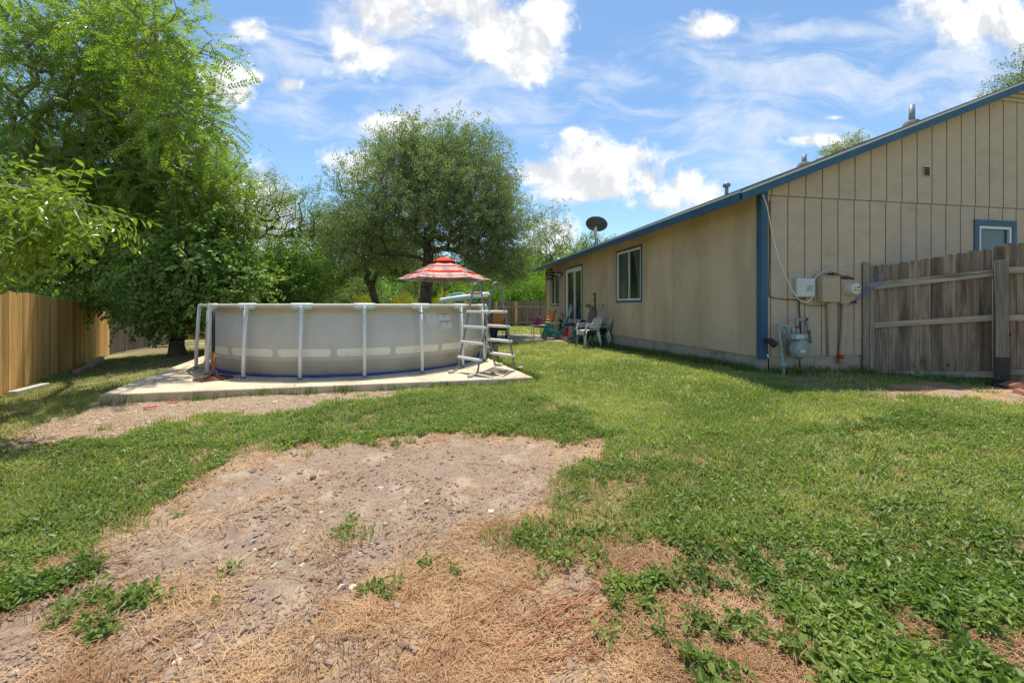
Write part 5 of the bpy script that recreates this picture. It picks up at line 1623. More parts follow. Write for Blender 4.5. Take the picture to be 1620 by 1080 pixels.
# brooms, buckets and clutter
def pole(name, label, cat, a_, b2, r_, m1, tip=None, tipm=None, tip_r=None, tiplen=0.15, nm='pole'):
    a_ = Vector(a_); b2 = Vector(b2)
    o = empty(name, a_, 0, label, cat)
    m_ = MB(); m_.tube([(0, 0, 0), b2 - a_], r_, 8); m_.build(nm, m1, o)
    if tip:
        d = (b2 - a_).normalized(); m_ = MB(); m_.tube([b2 - a_ - d * tiplen, b2 - a_ + d * 0.005], tip_r or r_ * 1.4, 10); m_.build('grip', tipm, o)
    return o


ps = pole('broom', 'silver pole with a bright blue grip leaning by the stacked chairs', 'pole', P(926.5, 548.5, 12.0), P(955.5, 481, 12.5), 0.012, M['alum'], True, M['bluep'], 0.017, 0.14)
m_ = MB(); m_.box((-0.05, -0.03, -0.005), (0.05, 0.03, 0.03)); m_.build('head', M['white'], ps, bevel=0.006)
pm = pole('mop', 'white handled mop standing head up at the sliding door', 'mop', onp(902.5, 15.6), onp(904.5, 15.9) + Vector((0, 0, 2.0)), 0.013, M['white'])
m_ = MB()
for k in range(22): an = random.uniform(0, 6.28); m_.tube([(0.02, 0.03, 1.25), (0.02 + 0.07 * math.cos(an), 0.03 + 0.07 * math.sin(an), 1.05), (0.02 + 0.1 * math.cos(an), 0.03 + 0.1 * math.sin(an), 0.75)], 0.012, 5)
m_.build('mop_head', M['offwhite'], pm)
pd = pole('broom', 'blue handled broom leaning on the door frame', 'broom', onp(908.5, 14.8) + Vector((0, 0, 0.35)), P(921.5, 477, 14.45), 0.011, mat('dull_blue', (0.10, 0.24, 0.32), 0.5, 0.1, 8), True, M['galv'], 0.014, 0.12)
m_ = MB(); m_.prism([(-0.12, -0.02), (0.12, -0.02), (0.06, 0.02), (-0.06, 0.02)], -0.35, -0.02); m_.build('brush', mat('teal_bristle', (0.06, 0.25, 0.22), 0.8, 0.2, 20), pd)
bb_ = empty('bucket', onp(901.5, 14.95) + Vector((0, 0, 0.33)), 0.1, 'blue plastic bucket resting on the tan bag pile', 'bucket')
m_ = MB(); m_.lathe([(0.001, 0), (0.10, 0), (0.14, 0.22), (0.15, 0.22), (0.15, 0.24), (0.13, 0.24), (0.09, 0.02)], 20); m_.build('bucket_body', M['bluep'], bb_)
m_ = MB(); m_.tube([(0.145 * math.cos(k * math.pi / 10), 0, 0.23 + 0.10 * math.sin(k * math.pi / 10)) for k in range(11)], 0.005, 6); m_.build('handle', M['galv'], bb_)
rc = empty('jug', onp(896, 14.9), 0.3, 'red plastic jug on the ground behind the teal chair', 'jug')
m_ = MB(); m_.lathe([(0.001, 0), (0.10, 0), (0.115, 0.03), (0.115, 0.28), (0.09, 0.35), (0.035, 0.39), (0.035, 0.44)], 18); m_.build('jug_body', M['redp'], rc)
m_ = MB(); m_.tube([(0.0, 0, 0.44), (0, 0, 0.46)], 0.042, 12); m_.build('cap', M['white'], rc)
bg_ = empty('paper_bag', onp(905, 14.45), 0.2, 'tan torn bag slumped against the black cover', 'bag')
m_ = MB(); m_.smooth = False
vs = []; fs = []
for i in range(7):
    for k in range(10):
        an = 2 * math.pi * k / 10; rr_ = (0.13 + 0.03 * math.sin(k * 2.3 + i)) * (1 - 0.05 * i) * (0.6 + 0.4 * min(1, i + 0.5)); vs.append((rr_ * math.cos(an) * 1.1, rr_ * math.sin(an) * 0.8, i * 0.085 + random.uniform(-.01, .01)))
for i in range(6):
    for k in range(10): k2 = (k + 1) % 10; fs.append((i * 10 + k, i * 10 + k2, (i + 1) * 10 + k2, (i + 1) * 10 + k))
fs.append(tuple(60 + k for k in range(10))); m_.add(vs, fs); m_.build('bag_body', M['cardboard'], bg_)
bt = empty('black_cover', onp(916, 13.7, E - 1.16), 0.1, 'crumpled black plastic cover heaped against the wall', 'cover')
m_ = MB(); vs = []; fs = []; NA, NB = 14, 10
for i in range(NB + 1):
    for k in range(NA):
        q = i / NB; an = 2 * math.pi * k / NA
        rr_ = (1 - q ** 1.8) * 0.5 + 0.1 + random.uniform(-0.045, 0.045)
        vs.append((rr_ * math.cos(an) * 0.62 + q * 0.12, rr_ * math.sin(an) * 0.6, q * 0.72 + random.uniform(-.02, .02)))
for i in range(NB):
    for k in range(NA): k2 = (k + 1) % NA; fs.append((i * NA + k, i * NA + k2, (i + 1) * NA + k2, (i + 1) * NA + k))
fs.append(tuple(NB * NA + k for k in range(NA))); m_.add(vs, fs); m_.build('cover_body', M['tarp'], bt)
# hoses hung on the wall
def coil(name, label, px, py, w_, h, m, n, spread, hook=True):
    ly_ = longwall(px); Yq = C0.y + HD.y * ly_; o = empty(name, HW(-0.002, ly_, E + (HY - py) / F * Yq), HA, label, 'hose')
    for k in range(n):
        m_ = MB(); pts = []
        dx = random.uniform(-spread, spread); dw = random.uniform(0.85, 1.1); dh = random.uniform(0.85, 1.08)
        for i in range(28):
            an = 2 * math.pi * i / 28; pts.append((-0.06 - 0.014 * k + 0.02 * math.sin(an * 2 + k), dx + w_ * dw * math.sin(an) * (0.75 + 0.25 * -math.cos(an)), -h * dh + h * dh * math.cos(an)))
        m_.tube(pts, 0.017, 7, closed=True); m_.build('hose_turn', m, o)
    m_ = MB(); m_.box((-0.10, -0.05, -0.10), (-0.002, 0.05, 0.03)); m_.tube([(-0.05, 0, 0.0), (-0.14, 0, -0.02), (-0.15, 0, 0.06)], 0.012, 8)
    if hook: m_.box((-0.03, -0.035, 0.03), (-0.002, 0.035, 0.42)); m_.ball((-0.03, 0, 0.40), 0.05, 8, 6); m_.ball((-0.03, 0, 0.22), 0.045, 8, 6)
    m_.build('rusty_hook', M['rust'], o); return o


coil('hose_coil', 'pale ribbed pool hose coiled on the wall by the door', 933.5, 483, 0.17, 0.33, M['offwhite'], 2, 0.01, False)
coil('hose_coil', 'thick bundle of grey garden hose hung from a rusty hook', 942, 486, 0.12, 0.36, mat('grey_hose', (0.20, 0.19, 0.17), 0.6, 0.15, 9), 9, 0.07)


# stacks of plastic chairs
def stack_chair(loc, rz, m_mat, label, group):
    r = empty('plastic_chair', loc, rz, label, 'chair', group)     # local +x forwards
    r.scale = (0.96, 0.96, 0.86)
    s_ = MB(); pts = []
    vs = []; fs = []; n = 8
    for i in range(n + 1):
        for j in range(n + 1):
            u_ = i / n; v_ = j / n * 2 - 1
            vs.append((-0.20 + 0.43 * u_, v_ * (0.21 + 0.02 * u_), 0.43 - 0.022 * math.cos(v_ * 1.4) - (0.03 * max(0, u_ - 0.85) / 0.15)))
    b0_ = len(vs)
    vs += [(x_, y_, z_ - 0.018) for (x_, y_, z_) in vs]
    for i in range(n):
        for j in range(n):
            q = i * (n + 1) + j; fs.append((q, q + n + 1, q + n + 2, q + 1)); fs.append((b0_ + q, b0_ + q + 1, b0_ + q + n + 2, b0_ + q + n + 1))
    s_.smooth = True; s_.add(vs, fs); s_.smooth = False
    s_.box((0.215, -0.225, 0.385), (0.235, 0.225, 0.415)); s_.build('seat', m_mat, r)
    bk = MB()     # fan-shaped back made of splats in a rounded frame
    for k in range(7):
        y0_ = -0.15 + k * 0.05; y1_ = y0_ * 1.32
        bk.bar((-0.20, y0_, 0.43), (-0.30, y1_, 0.77 - 0.3 * y1_ * y1_), 0.030, 0.010, (1, 0, 0.3))
    pts = [(-0.19, -0.215, 0.42), (-0.25, -0.235, 0.60), (-0.30, -0.22, 0.74), (-0.33, -0.14, 0.80), (-0.335, 0, 0.82), (-0.33, 0.14, 0.80), (-0.30, 0.22, 0.74), (-0.25, 0.235, 0.60), (-0.19, 0.215, 0.42)]
    bk.tube(smooth_pts(pts, 3), 0.017, 8); bk.build('backrest', m_mat, r)
    for sg in (-1, 1):
        ar = MB(); p_ = smooth_pts([(-0.26, sg * 0.235, 0.63), (-0.10, sg * 0.27, 0.635), (0.12, sg * 0.28, 0.625), (0.22, sg * 0.27, 0.60), (0.235, sg * 0.25, 0.42)], 3)
        for i in range(len(p_) - 1): ar.bar(p_[i], p_[i + 1], 0.045, 0.014, (0, 0, 1) if i < 9 else (1, 0, 0))
        ar.build('armrest', m_mat, r)
        for (x0_, x1_) in ((0.21, 0.245), (-0.19, -0.29)):
            lg = MB(); lg.tube([(x0_, sg * 0.215, 0.415), ((x0_ + x1_) / 2, sg * 0.235, 0.2), (x1_, sg * 0.25, 0.0)], [0.034, 0.026, 0.019], 8); lg.build('leg', m_mat, r)
    return r


def rest(v_): return Vector((v_.x, v_.y, g1(v_.x, v_.y) + 0.01))


pos1 = rest(Vector(((929 - CX) / F * 12.05, 12.05, 0))); pos2 = rest(Vector(((953 - CX) / F * 12.35, 12.35, 0)))
M['chairw'] = mat('chair_white', (0.56, 0.57, 0.54), 0.5, 0.08, 6)
names1 = [('greenp', 'green chair at the bottom of the nearer stack of plastic chairs'), ('chairw', 'white chair second from bottom in the nearer plastic chair stack'),
          ('chairw', 'white chair second from top in the nearer plastic chair stack'), ('chairw', 'white plastic chair on top of the nearer stack')]
for k, (mm, lb) in enumerate(names1): stack_chair(pos1 + Vector((0.012 * k, 0, 0.045 * k)), RAD(200), M[mm], lb, 'stacked plastic chairs by the long wall')
names2 = [('greenp', 'dark green chair at the bottom of the stack nearer the wall'), ('chairw', 'white chair second from bottom in the stack nearer the wall'), ('greenp', 'green chair in the middle of the stack nearer the wall'),
          ('chairw', 'white chair second from top in the stack nearer the wall'), ('boxgrey', 'greyish white chair on top of the stack nearer the wall')]
for k, (mm, lb) in enumerate(names2): stack_chair(pos2 + Vector((0.012 * k, 0, 0.047 * k)), RAD(150), M[mm], lb, 'stacked plastic chairs by the long wall')
gb = empty('glazed_ball', rest(Vector(((948.5 - CX) / F * 12.75, 12.75, 0))) + Vector((0, 0, 0)), 0, 'blue green glazed ball behind the stacked chairs', 'garden ball')
m_ = MB(); m_.ball((0, 0, 0.15), 0.15, 20, 14); m_.build('ball_body', mat('glaze', (0.05, 0.27, 0.33), 0.25, 0.4, 6, col2=(0.16, 0.35, 0.25), lo=0.5, hi=0.55), gb)

# concrete blocks under the left fence, red stones, loose boards
for (pa, pb2, lb) in (((18, 627), (72, 612), 'long pale concrete block lying at the foot of the orange fence'), ((140, 583), (160, 573), 'short pale concrete block farther along the fence foot'), ((120, 592), (137, 585), 'broken tan stone beside the concrete block at the fence')):
    a_ = GP(*pa); b2 = GP(*pb2); d = (b2 - a_); Lq = d.length
    o = empty('concrete_block' if 'block l' in lb or 'block f' in lb else 'broken_stone', a_, math.atan2(d.y, d.x), lb, 'block' if 'concrete' in lb[:22] else 'stone')
    m_ = MB(); m_.box((0, -0.07, -0.06), (Lq, 0.07, 0.09)); m_.build('block_body', M['stone'] if 'pale' in lb else M['cardboard'], o, bevel=0.015)
for (px_, py_, s_, lb, mt) in ((1607, 612, 0.14, 'angular red brown stone at the foot of the right fence', 'redstone'), (1617, 622, 0.10, 'smaller reddish stone at the right edge of the lawn', 'redstone')):
    p = GP(px_, py_ + 4); o = empty('rock', p, random.uniform(0, 3), lb, 'rock')
    m_ = MB(); pts = [Vector((random.gauss(0, 1), random.gauss(0, 1), random.gauss(0, 1))).normalized() for _ in range(14)]
    import bmesh
    bm = bmesh.new()
    for q in pts: bm.verts.new((q.x * s_ * 1.3, q.y * s_ * 0.8, q.z * s_ * 0.65 + s_ * 0.3))
    bmesh.ops.convex_hull(bm, input=bm.verts); me = bpy.data.meshes.new('stone_body'); bm.to_mesh(me); bm.free(); me.materials.append(M[mt])
    so_ = bpy.data.objects.new('stone_body', me); COL.objects.link(so_); so_.parent = o
for (px_, py_, a_, lb) in ((272, 637, 0.1, 'bright red plastic scrap on the gravel beside the slab'), (238, 648, 0.7, 'pale red plastic scrap on the gravel')):
    p = GP(px_, py_); o = empty('plastic_scrap', p + Vector((0, 0, 0.03)), a_, lb, 'scrap')
    m_ = MB(); m_.box((-0.07, -0.02, 0), (0.07, 0.02, 0.012)); m_.build('scrap_body', M['redp'], o, bevel=0.003)
lp = GP(262, 549); o = empty('board_pile', lp, 0.2, 'loose pale boards lying in the shade beyond the dark tree', 'boards')
for k in range(5):
    m_ = MB(); m_.box((-0.9, -0.05, 0), (0.9, 0.05, 0.03), Matrix.Translation((random.uniform(-0.4, 0.4), random.uniform(-0.3, 0.3), 0.02 + 0.03 * k)) @ Matrix.Rotation(random.uniform(-0.4, 0.4), 4, 'Z')); m_.build('board', M['fence_far'], o)
# pale shed roof far behind the pool
sh = empty('garden_shed', ((527 - CX) / F * 30, 30, E - 1.35), 0.3, 'small pale shed whose roof shows between the far trees', 'shed')
m_ = MB(); m_.box((-1.1, -1.1, 0), (1.1, 1.1, 1.4)); m_.build('shed_wall', M['siding'], sh)
m_ = MB(); m_.add([(-1.25, -1.3, 1.38), (1.25, -1.3, 1.38), (0, -1.3, 1.95), (-1.25, 1.3, 1.38), (1.25, 1.3, 1.38), (0, 1.3, 1.95)], [(0, 1, 2), (5, 4, 3), (0, 2, 5, 3), (1, 4, 5, 2), (0, 3, 4, 1)]); m_.build('roof', M['drip'], sh)
# ------------------------------------------------------------------ trees
LM = {
    'pinnate': leafmat('left_tree_leaf', (0.095, 0.165, 0.02), (0.29, 0.37, 0.075), 0.5, 0.4, c3=(0.351, 0.365, 0.081)),
    'bigleaf': leafmat('near_branch_leaf', (0.15, 0.23, 0.03), (0.30, 0.38, 0.07), 0.42, 0.32, c3=(0.396, 0.374, 0.077)),
    'mulberry': leafmat('mulberry_leaf', (0.09, 0.17, 0.04), (0.32, 0.43, 0.115), 0.42, 0.42, c3=(0.378, 0.378, 0.081)),
    'oak': leafmat('oak_leaf', (0.115, 0.175, 0.06), (0.33, 0.385, 0.18), 0.30, 0.45, c3=(0.420, 0.420, 0.252)),
    'oakdark': leafmat('dark_oak_leaf', (0.10, 0.155, 0.045), (0.27, 0.33, 0.12), 0.3, 0.45),
    'bright': leafmat('bright_leaf', (0.08, 0.16, 0.028), (0.25, 0.37, 0.08), 0.42, 0.4, c3=(0.308, 0.420, 0.084)),
    'sparse': leafmat('sparse_leaf', (0.12, 0.19, 0.045), (0.30, 0.36, 0.11), 0.4, 0.45),
    'hedge': leafmat('hedge_leaf', (0.13, 0.25, 0.03), (0.30, 0.44, 0.075), 0.42, 0.45, c3=(0.325, 0.425, 0.100)),
    'pink': leafmat('crepe_myrtle_leaf', (0.14, 0.20, 0.07), (0.42, 0.40, 0.22), 0.35, 0.45, c3=(0.80, 0.42, 0.42)),
}


def leaf_quad(L_, W_, fold=0.25, six=False):
    """one leaf along +x, in the xy plane"""
    if six:
        v_ = [(0, 0, 0), (L_ * .28, W_ * .46, fold * W_ * .5), (L_ * .62, W_ * .42, fold * W_ * .4), (L_, 0, -0.10 * L_), (L_ * .62, -W_ * .42, fold * W_ * .4), (L_ * .28, -W_ * .46, fold * W_ * .5)]
        return v_, [(0, 1, 2, 3), (0, 3, 4, 5)]
    v_ = [(0, 0, 0), (L_ * .45, W_ * .5, fold * W_ * .5), (L_, 0, -0.06 * L_), (L_ * .45, -W_ * .5, fold * W_ * .5)]
    return v_, [(0, 1, 2, 3)]


def make_spray(kind, r_):
    """template: list of leaves placed on a twig along +x"""
    V = []; Fs = []
    def put(pos, yaw, pitch, roll, L_, W_, six):
        v_, f_ = leaf_quad(L_, W_, 0.35, six)
        m = Matrix.Translation(pos) @ Matrix.Rotation(yaw, 4, 'Z') @ Matrix.Rotation(-pitch, 4, 'Y') @ Matrix.Rotation(roll, 4, 'X')
        b = len(V)
        for p in v_: V.append(tuple(m @ Vector(p)))
        for f in f_: Fs.append(tuple(b + i for i in f))
    if kind in ('pinnate', 'big'):     # the leaf stalk
        for k in range(3):
            a_, b_ = k * 0.15, (k + 1) * 0.15; za, zb = -0.2 * a_ * a_, -0.2 * b_ * b_; b0 = len(V)
            V += [(a_, 0.003, za), (a_, -0.003, za), (b_, -0.002, zb), (b_, 0.002, zb)]; Fs.append((b0, b0 + 1, b0 + 2, b0 + 3))
            if kind == 'big': V += [(a_, 0, za + 0.003), (a_, 0, za - 0.003), (b_, 0, zb - 0.002), (b_, 0, zb + 0.002)]; Fs.append((b0 + 4, b0 + 5, b0 + 6, b0 + 7))
    if kind == 'pinnate':
        for k in range(11):
            x = 0.05 + 0.040 * k; z = -0.10 * (x / 0.5) ** 2 * 0.5
            for s_ in (-1, 1):
                put((x, 0, z), s_ * r_.uniform(1.0, 1.35), r_.uniform(-0.5, 0.1), r_.uniform(-.4, .4), 0.080 * (1 - 0.35 * abs(k - 5) / 5), 0.030, False)
    elif kind == 'big':
        for k in range(7):
            x = 0.05 + 0.065 * k; s_ = 1 if k % 2 else -1
            put((x, 0, -0.05 * (x / .5) ** 2), s_ * r_.uniform(0.7, 1.2), r_.uniform(-0.9, -0.1), r_.uniform(-.5, .5), r_.uniform(0.09, 0.13), r_.uniform(0.038, 0.050), True)
    elif kind == 'mulb':
        for k in range(7):
            x = 0.03 + 0.06 * k; s_ = 1 if k % 2 else -1
            put((x, 0, 0), s_ * r_.uniform(0.5, 1.3), r_.uniform(-0.9, 0.0), r_.uniform(-.6, .6), r_.uniform(0.09, 0.13), r_.uniform(0.06, 0.085), True)
    else:
        n = {'small': 26, 'clump': 16, 'tiny': 20}[kind]
        L0 = {'small': 0.055, 'clump': 0.13, 'tiny': 0.04}[kind]; ext = {'small': 0.38, 'clump': 0.55, 'tiny': 0.34}[kind]
        for k in range(n):
            x = r_.uniform(0.02, ext); rr_ = r_.uniform(0.0, 0.10 if kind != 'clump' else 0.22)
            an = r_.uniform(0, 6.28)
            put((x, rr_ * math.cos(an), rr_ * math.sin(an)), r_.uniform(-2.2, 2.2), r_.uniform(-1.2, 1.2), r_.uniform(-1.5, 1.5), L0 * r_.uniform(0.7, 1.2), L0 * r_.uniform(0.42, 0.6), False)
    return np.array(V, dtype=np.float32), np.array(Fs, dtype=np.int32)


_spr = {k: [make_spray(k, random.Random(i * 7 + 1)) for i in range(4)] for k in ('pinnate', 'big', 'mulb', 'small', 'clump', 'tiny')}


def sprays(kind, pos, dirs, scale, rg):
    """place spray templates at pos along dirs; returns verts, faces, rnd"""
    Vs = []; Fs = []; Rn = []; base = 0
    which = rg.integers(0, 4, len(pos))
    for w_ in range(4):
        sel = which == w_
        n = int(sel.sum())
        if not n: continue
        V, Fc = _spr[kind][w_]
        d = dirs[sel]; d = d / (np.linalg.norm(d, axis=1, keepdims=True) + 1e-9)
        upv = np.tile(np.array([0, 0, 1.0]), (n, 1)) + rg.normal(0, 0.35, (n, 3))
        y = np.cross(upv, d); y /= np.linalg.norm(y, axis=1, keepdims=True) + 1e-9
        z = np.cross(d, y)
        R = np.stack([d, y, z], 2)                    # columns
        P_ = np.einsum('nij,vj->nvi', R, V) * scale[sel][:, None, None] + pos[sel][:, None, :]
        Vs.append(P_.reshape(-1, 3)); Fs.append((Fc[None] + (base + np.arange(n) * len(V))[:, None, None]).reshape(-1, Fc.shape[1]))
        lr = np.clip(rg.random((n, len(Fc))) * 0.75 + rg.random((n, 1)) * 0.25, 0, 1)
        if Fc.shape[1] == 4 and kind in ('big', 'mulb'):
            lr = np.repeat(lr[:, ::2], 2, axis=1)[:, :len(Fc)]
        Rn.append(lr.ravel()); base += n * len(V)
    return np.concatenate(Vs), np.concatenate(Fs), np.concatenate(Rn)


def tubes_np(A, Bp, ra, rb, n=6):
    d = Bp - A; L = np.linalg.norm(d, axis=1, keepdims=True) + 1e-9; d = d / L
    ref = np.where(np.abs(d[:, 2:3]) < 0.9, np.array([[0, 0, 1.0]]), np.array([[1.0, 0, 0]]))
    x = np.cross(ref, d); x /= np.linalg.norm(x, axis=1, keepdims=True); y = np.cross(d, x)
    a = np.arange(n) * 2 * np.pi / n
    ring_ = x[:, None] * np.cos(a)[None, :, None] + y[:, None] * np.sin(a)[None, :, None]
    V = np.concatenate([A[:, None] + ring_ * ra[:, None, None], Bp[:, None] + ring_ * rb[:, None, None]], 1)
    k = np.arange(n); k2 = (k + 1) % n
    f = np.stack([k, k2, n + k2, n + k], 1)
    Fq = f[None] + (np.arange(len(A)) * 2 * n)[:, None, None]
    return V.reshape(-1, 3), Fq.reshape(-1, 4)


def tree(name, label, base, trunk, r0, lobes, leaf, lm, bark='bark', seed=1, per=5, scale=1.0, droop=0.0, bare=0, cat='tree', group=None, twig=0.007, spread=0.3, outw=1.0, shell=2.4, extra=None, tag_stuff=None):
    """trunk: polyline of points; lobes: (centre, radii, number of tips)"""
    rg = np.random.default_rng(seed)
    root = empty(name, base, 0, label, cat, group)
    b0 = np.array(base, float)
    tr = [np.array(p, float) for p in trunk]
    nodes = [tr[0]]; par = [-1]
    for p in tr[1:]:
        a_ = nodes[-1]
        for q in (0.34, 0.67, 1.0):
            nodes.append(a_ + (p - a_) * q + (rg.normal(0, 0.02, 3) if q < 1 else 0)); par.append(len(nodes) - 2)
    first = max(1, int(len(nodes) * 0.45))
    tips = []; own = []
    for li, (c_, r_, n) in enumerate(lobes):
        v_ = rg.normal(0, 1, (n, 3)); v_ /= np.linalg.norm(v_, axis=1, keepdims=True)
        rr_ = rg.random((n, 1)) ** (1 / shell)
        # uneven outline
        bump = 1 + 0.16 * np.sin(v_[:, :1] * 5 + li * 2.1) * np.cos(v_[:, 1:2] * 4 + li) + 0.10 * np.sin(v_[:, 2:] * 9 + li)
        tips.append(np.array(c_) + v_ * rr_ * np.array(r_) * bump); own += [li] * n
    tips = np.concatenate(tips); own = np.array(own)
    order = np.argsort(np.linalg.norm(tips - tr[-1], axis=1))
    tipnodes = []
    NA = np.empty((len(tips) * 4 + 200, 3)); NA[:len(nodes)] = nodes; cnt = len(nodes)
    for ti in order:
        p = tips[ti]
        q = NA[first:cnt]
        d = np.linalg.norm(q - p, axis=1) + 0.55 * np.linalg.norm(q - tr[-1], axis=1) * 0.6
        j = first + int(np.argmin(d)); a_ = NA[j]
        L = np.linalg.norm(p - a_)
        k = 3 if L > 0.6 else 2
        prev = j
        for s_ in range(1, k + 1):
            f = s_ / k
            pt = a_ + (p - a_) * f + np.array([0, 0, 0.05 * L * math.sin(math.pi * f)]) + (rg.normal(0, 0.028 * L, 3) if s_ < k else 0)
            NA[cnt] = pt; nodes.append(pt); par.append(prev); prev = cnt; cnt += 1
        tipnodes.append((prev, ti))
    par = np.array(par); N = cnt
    load = np.zeros(N)
    for (j, ti) in tipnodes: load[j] += 1
    for i in range(N - 1, 0, -1): load[par[i]] += load[i]
    rad = np.maximum(twig, r0 * (np.maximum(load, 0.2) / load[0]) ** 0.46)
    e = np.arange(1, N); e = e[load[1:] >= 0]
    A = NA[par[e]]; Bq = NA[e]
    ra = np.minimum(rad[par[e]], rad[e] * 1.35); 
    flare = np.where(par[e] == 0, 1.25, 1.0)
    big = rad[e] > 0.03
    V1, F1 = tubes_np(A[big] - b0, Bq[big] - b0, ra[big] * flare[big], rad[e][big], 10)
    V2, F2 = tubes_np(A[~big] - b0, Bq[~big] - b0, ra[~big], rad[e][~big], 5)
    npmesh('trunk', np.concatenate([V1, V2]), np.concatenate([F1, F2 + len(V1)]), M[bark], root, smooth=True)
    tp = np.array([NA[j] for j, _ in tipnodes]); pp = np.array([NA[par[j]] for j, _ in tipnodes]); ow = own[[ti for _, ti in tipnodes]]
    cs = np.array([l[0] for l in lobes])[ow]
    if bare:        # some tips stay leafless
        keep = rg.random(len(tp)) > bare
        tp, pp, cs = tp[keep], pp[keep], cs[keep]
    pos = np.repeat(tp, per, 0); pr = np.repeat(pp, per, 0); cc_ = np.repeat(cs, per, 0); n = len(pos)
    f = rg.random((n, 1)) * 0.9
    pos = pos + (pr - pos) * f + rg.normal(0, spread, (n, 3)) * np.array([1, 1, 0.8])
    od = pos - cc_; od /= np.linalg.norm(od, axis=1, keepdims=True) + 1e-9
    dr = od * outw + rg.normal(0, 0.6, (n, 3)) + np.array([0, 0, -droop])
    V, Fc, R = sprays(leaf, pos - b0, dr, scale * rg.uniform(0.75, 1.25, n), rg)
    if extra is not None:
        ep, ed, es = extra
        V3, F3, R3 = sprays(leaf, np.array(ep) - b0, np.array(ed), np.array(es), rg)
        F3 = F3 + len(V); V = np.concatenate([V, V3]); Fc = np.concatenate([Fc, F3]); R = np.concatenate([R, R3])
    npmesh('crown', V, Fc, LM[lm], root, rnd=R)
    return root


def gp3(x, y): return (x, y, g1(x, y))


# the large feathery tree behind the left fence, with fronds standing out against the sky
b_ = gp3(-15.0, 13.2)
ex = ([], [], [])
rq = np.random.default_rng(5)
for (px_, py_, Yq, dx, dz) in ((250, 0, 12.3, 1, -.1), (262, 30, 12.2, 1, -.05), (235, 55, 12.2, 1, .1), (250, 75, 12.0, 1, 0.15), (270, 95, 12.0, .9, .1), (295, 130, 12, 1, -.1), (315, 138, 12, 1, -.1), (330, 155, 12.1, 1, -.05), (290, 160, 11.9, 1, -.1),
                               (310, 163, 12, 1, -.1), (340, 168, 12, 1, -.08), (300, 190, 12, .8, -.1), (310, 205, 12, .8, .5), (325, 215, 12, .7, .6), (345, 225, 12, .8, -.1), (350, 240, 12, .8, -.4), (220, 10, 12.2, 1, .2), (200, 20, 12.2, .8, .4)):
    for k in range(3):
        p = P(px_ - 24 + k * 8, py_ + k * 2 * (-dz), Yq)
        ex[0].append((p.x, p.y, p.z)); ex[1].append((dx, rq.normal(0, .2), dz + rq.normal(0, .06))); ex[2].append(rq.uniform(1.1, 1.5))
tree('ash_tree', 'large feathery leaved tree leaning over the orange fence at left', b_, [b_, (-15.0, 13.1, 2.2), (-14.4, 12.9, 4.4), (-13.8, 12.6, 5.6)], 0.24,
     [((-13.9, 12.6, 7.2), (5.0, 2.9, 4.5), 1150), ((-11.0, 12.6, 5.6), (2.3, 1.8, 2.0), 300), ((-11.3, 12.5, 8.3), (2.3, 1.8, 1.9), 230), ((-15.0, 12.8, 3.9), (3.2, 1.5, 1.4), 330), ((-12.6, 13.2, 3.6), (2.0, 1.2, 1.5), 220), ((-9.3, 12.6, 4.5), (1.9, 1.5, 1.5), 230), ((-8.7, 12.4, 3.5), (0.8, 0.9, 0.9), 60), ((-6.7, 8.0, 6.5), (1.1, 1.1, 0.9), 75), ((-6.4, 8.6, 5.2), (0.75, 0.9, 0.7), 40)],
     'pinnate', 'pinnate', seed=3, per=5, scale=1.1, droop=0.3, spread=0.22, extra=ex, bark='bark_pale')
b_ = gp3(-8.6, 3.6)
tree('hackberry_tree', 'nearer tree whose long leaved branches reach in at the left edge', b_, [b_, (-8.3, 3.7, 1.8), (-7.4, 4.0, 2.6)], 0.055,
     [((-5.45, 4.35, 2.55), (0.85, 0.6, 0.40), 75), ((-5.6, 4.5, 2.25), (0.85, 0.6, 0.30), 50), ((-6.4, 4.4, 2.5), (1.0, 0.8, 0.6), 50), ((-4.45, 4.5, 2.45), (0.5, 0.4, 0.14), 12)], 'big', 'bigleaf', seed=9, per=4, droop=0.45, spread=0.10, bark='bark_pale', scale=0.85, twig=0.004)
b_ = gp3(-9.5, 12.2)
tree('mulberry_tree', 'low dark broad leaved tree at the left corner of the pool slab', b_, [b_, (-9.5, 12.2, 0.75), (-9.3, 12.0, 1.5)], 0.19,
     [((-9.1, 12.0, 2.75), (1.6, 1.5, 1.3), 260), ((-9.4, 12.1, 1.7), (1.15, 1.0, 0.7), 85), ((-10.1, 12.4, 1.15), (0.85, 0.7, 0.45), 48), ((-8.0, 12.0, 1.9), (1.0, 1.0, 0.9), 110)], 'mulb', 'mulberry', seed=4, per=5, droop=0.4, spread=0.22)
b_ = gp3(-15.2, 14.6)
tree('mulberry_tree', 'dark leafy tree filling the gap above the grey left fence', b_, [b_, (-14.2, 14.2, 1.6)], 0.14, [((-12.6, 13.2, 3.0), (2.6, 1.6, 2.0), 300), ((-12.0, 14.5, 5.4), (2.8, 1.6, 2.4), 260)], 'mulb', 'mulberry', seed=14, per=6, droop=0.3, spread=0.28, scale=1.1)
b_ = gp3(-8.3, 14.6)
tree('box_elder', 'light green bushy young tree left of the leaning bare tree', b_, [b_, (-8.9, 14.5, 1.0)], 0.09, [((-8.9, 14.4, 2.0), (1.0, 0.9, 0.8), 110), ((-10.2, 15.0, 2.4), (1.2, 1.0, 1.1), 120)], 'mulb', 'bright', seed=21, per=3, droop=0.3, spread=0.22, scale=0.8)
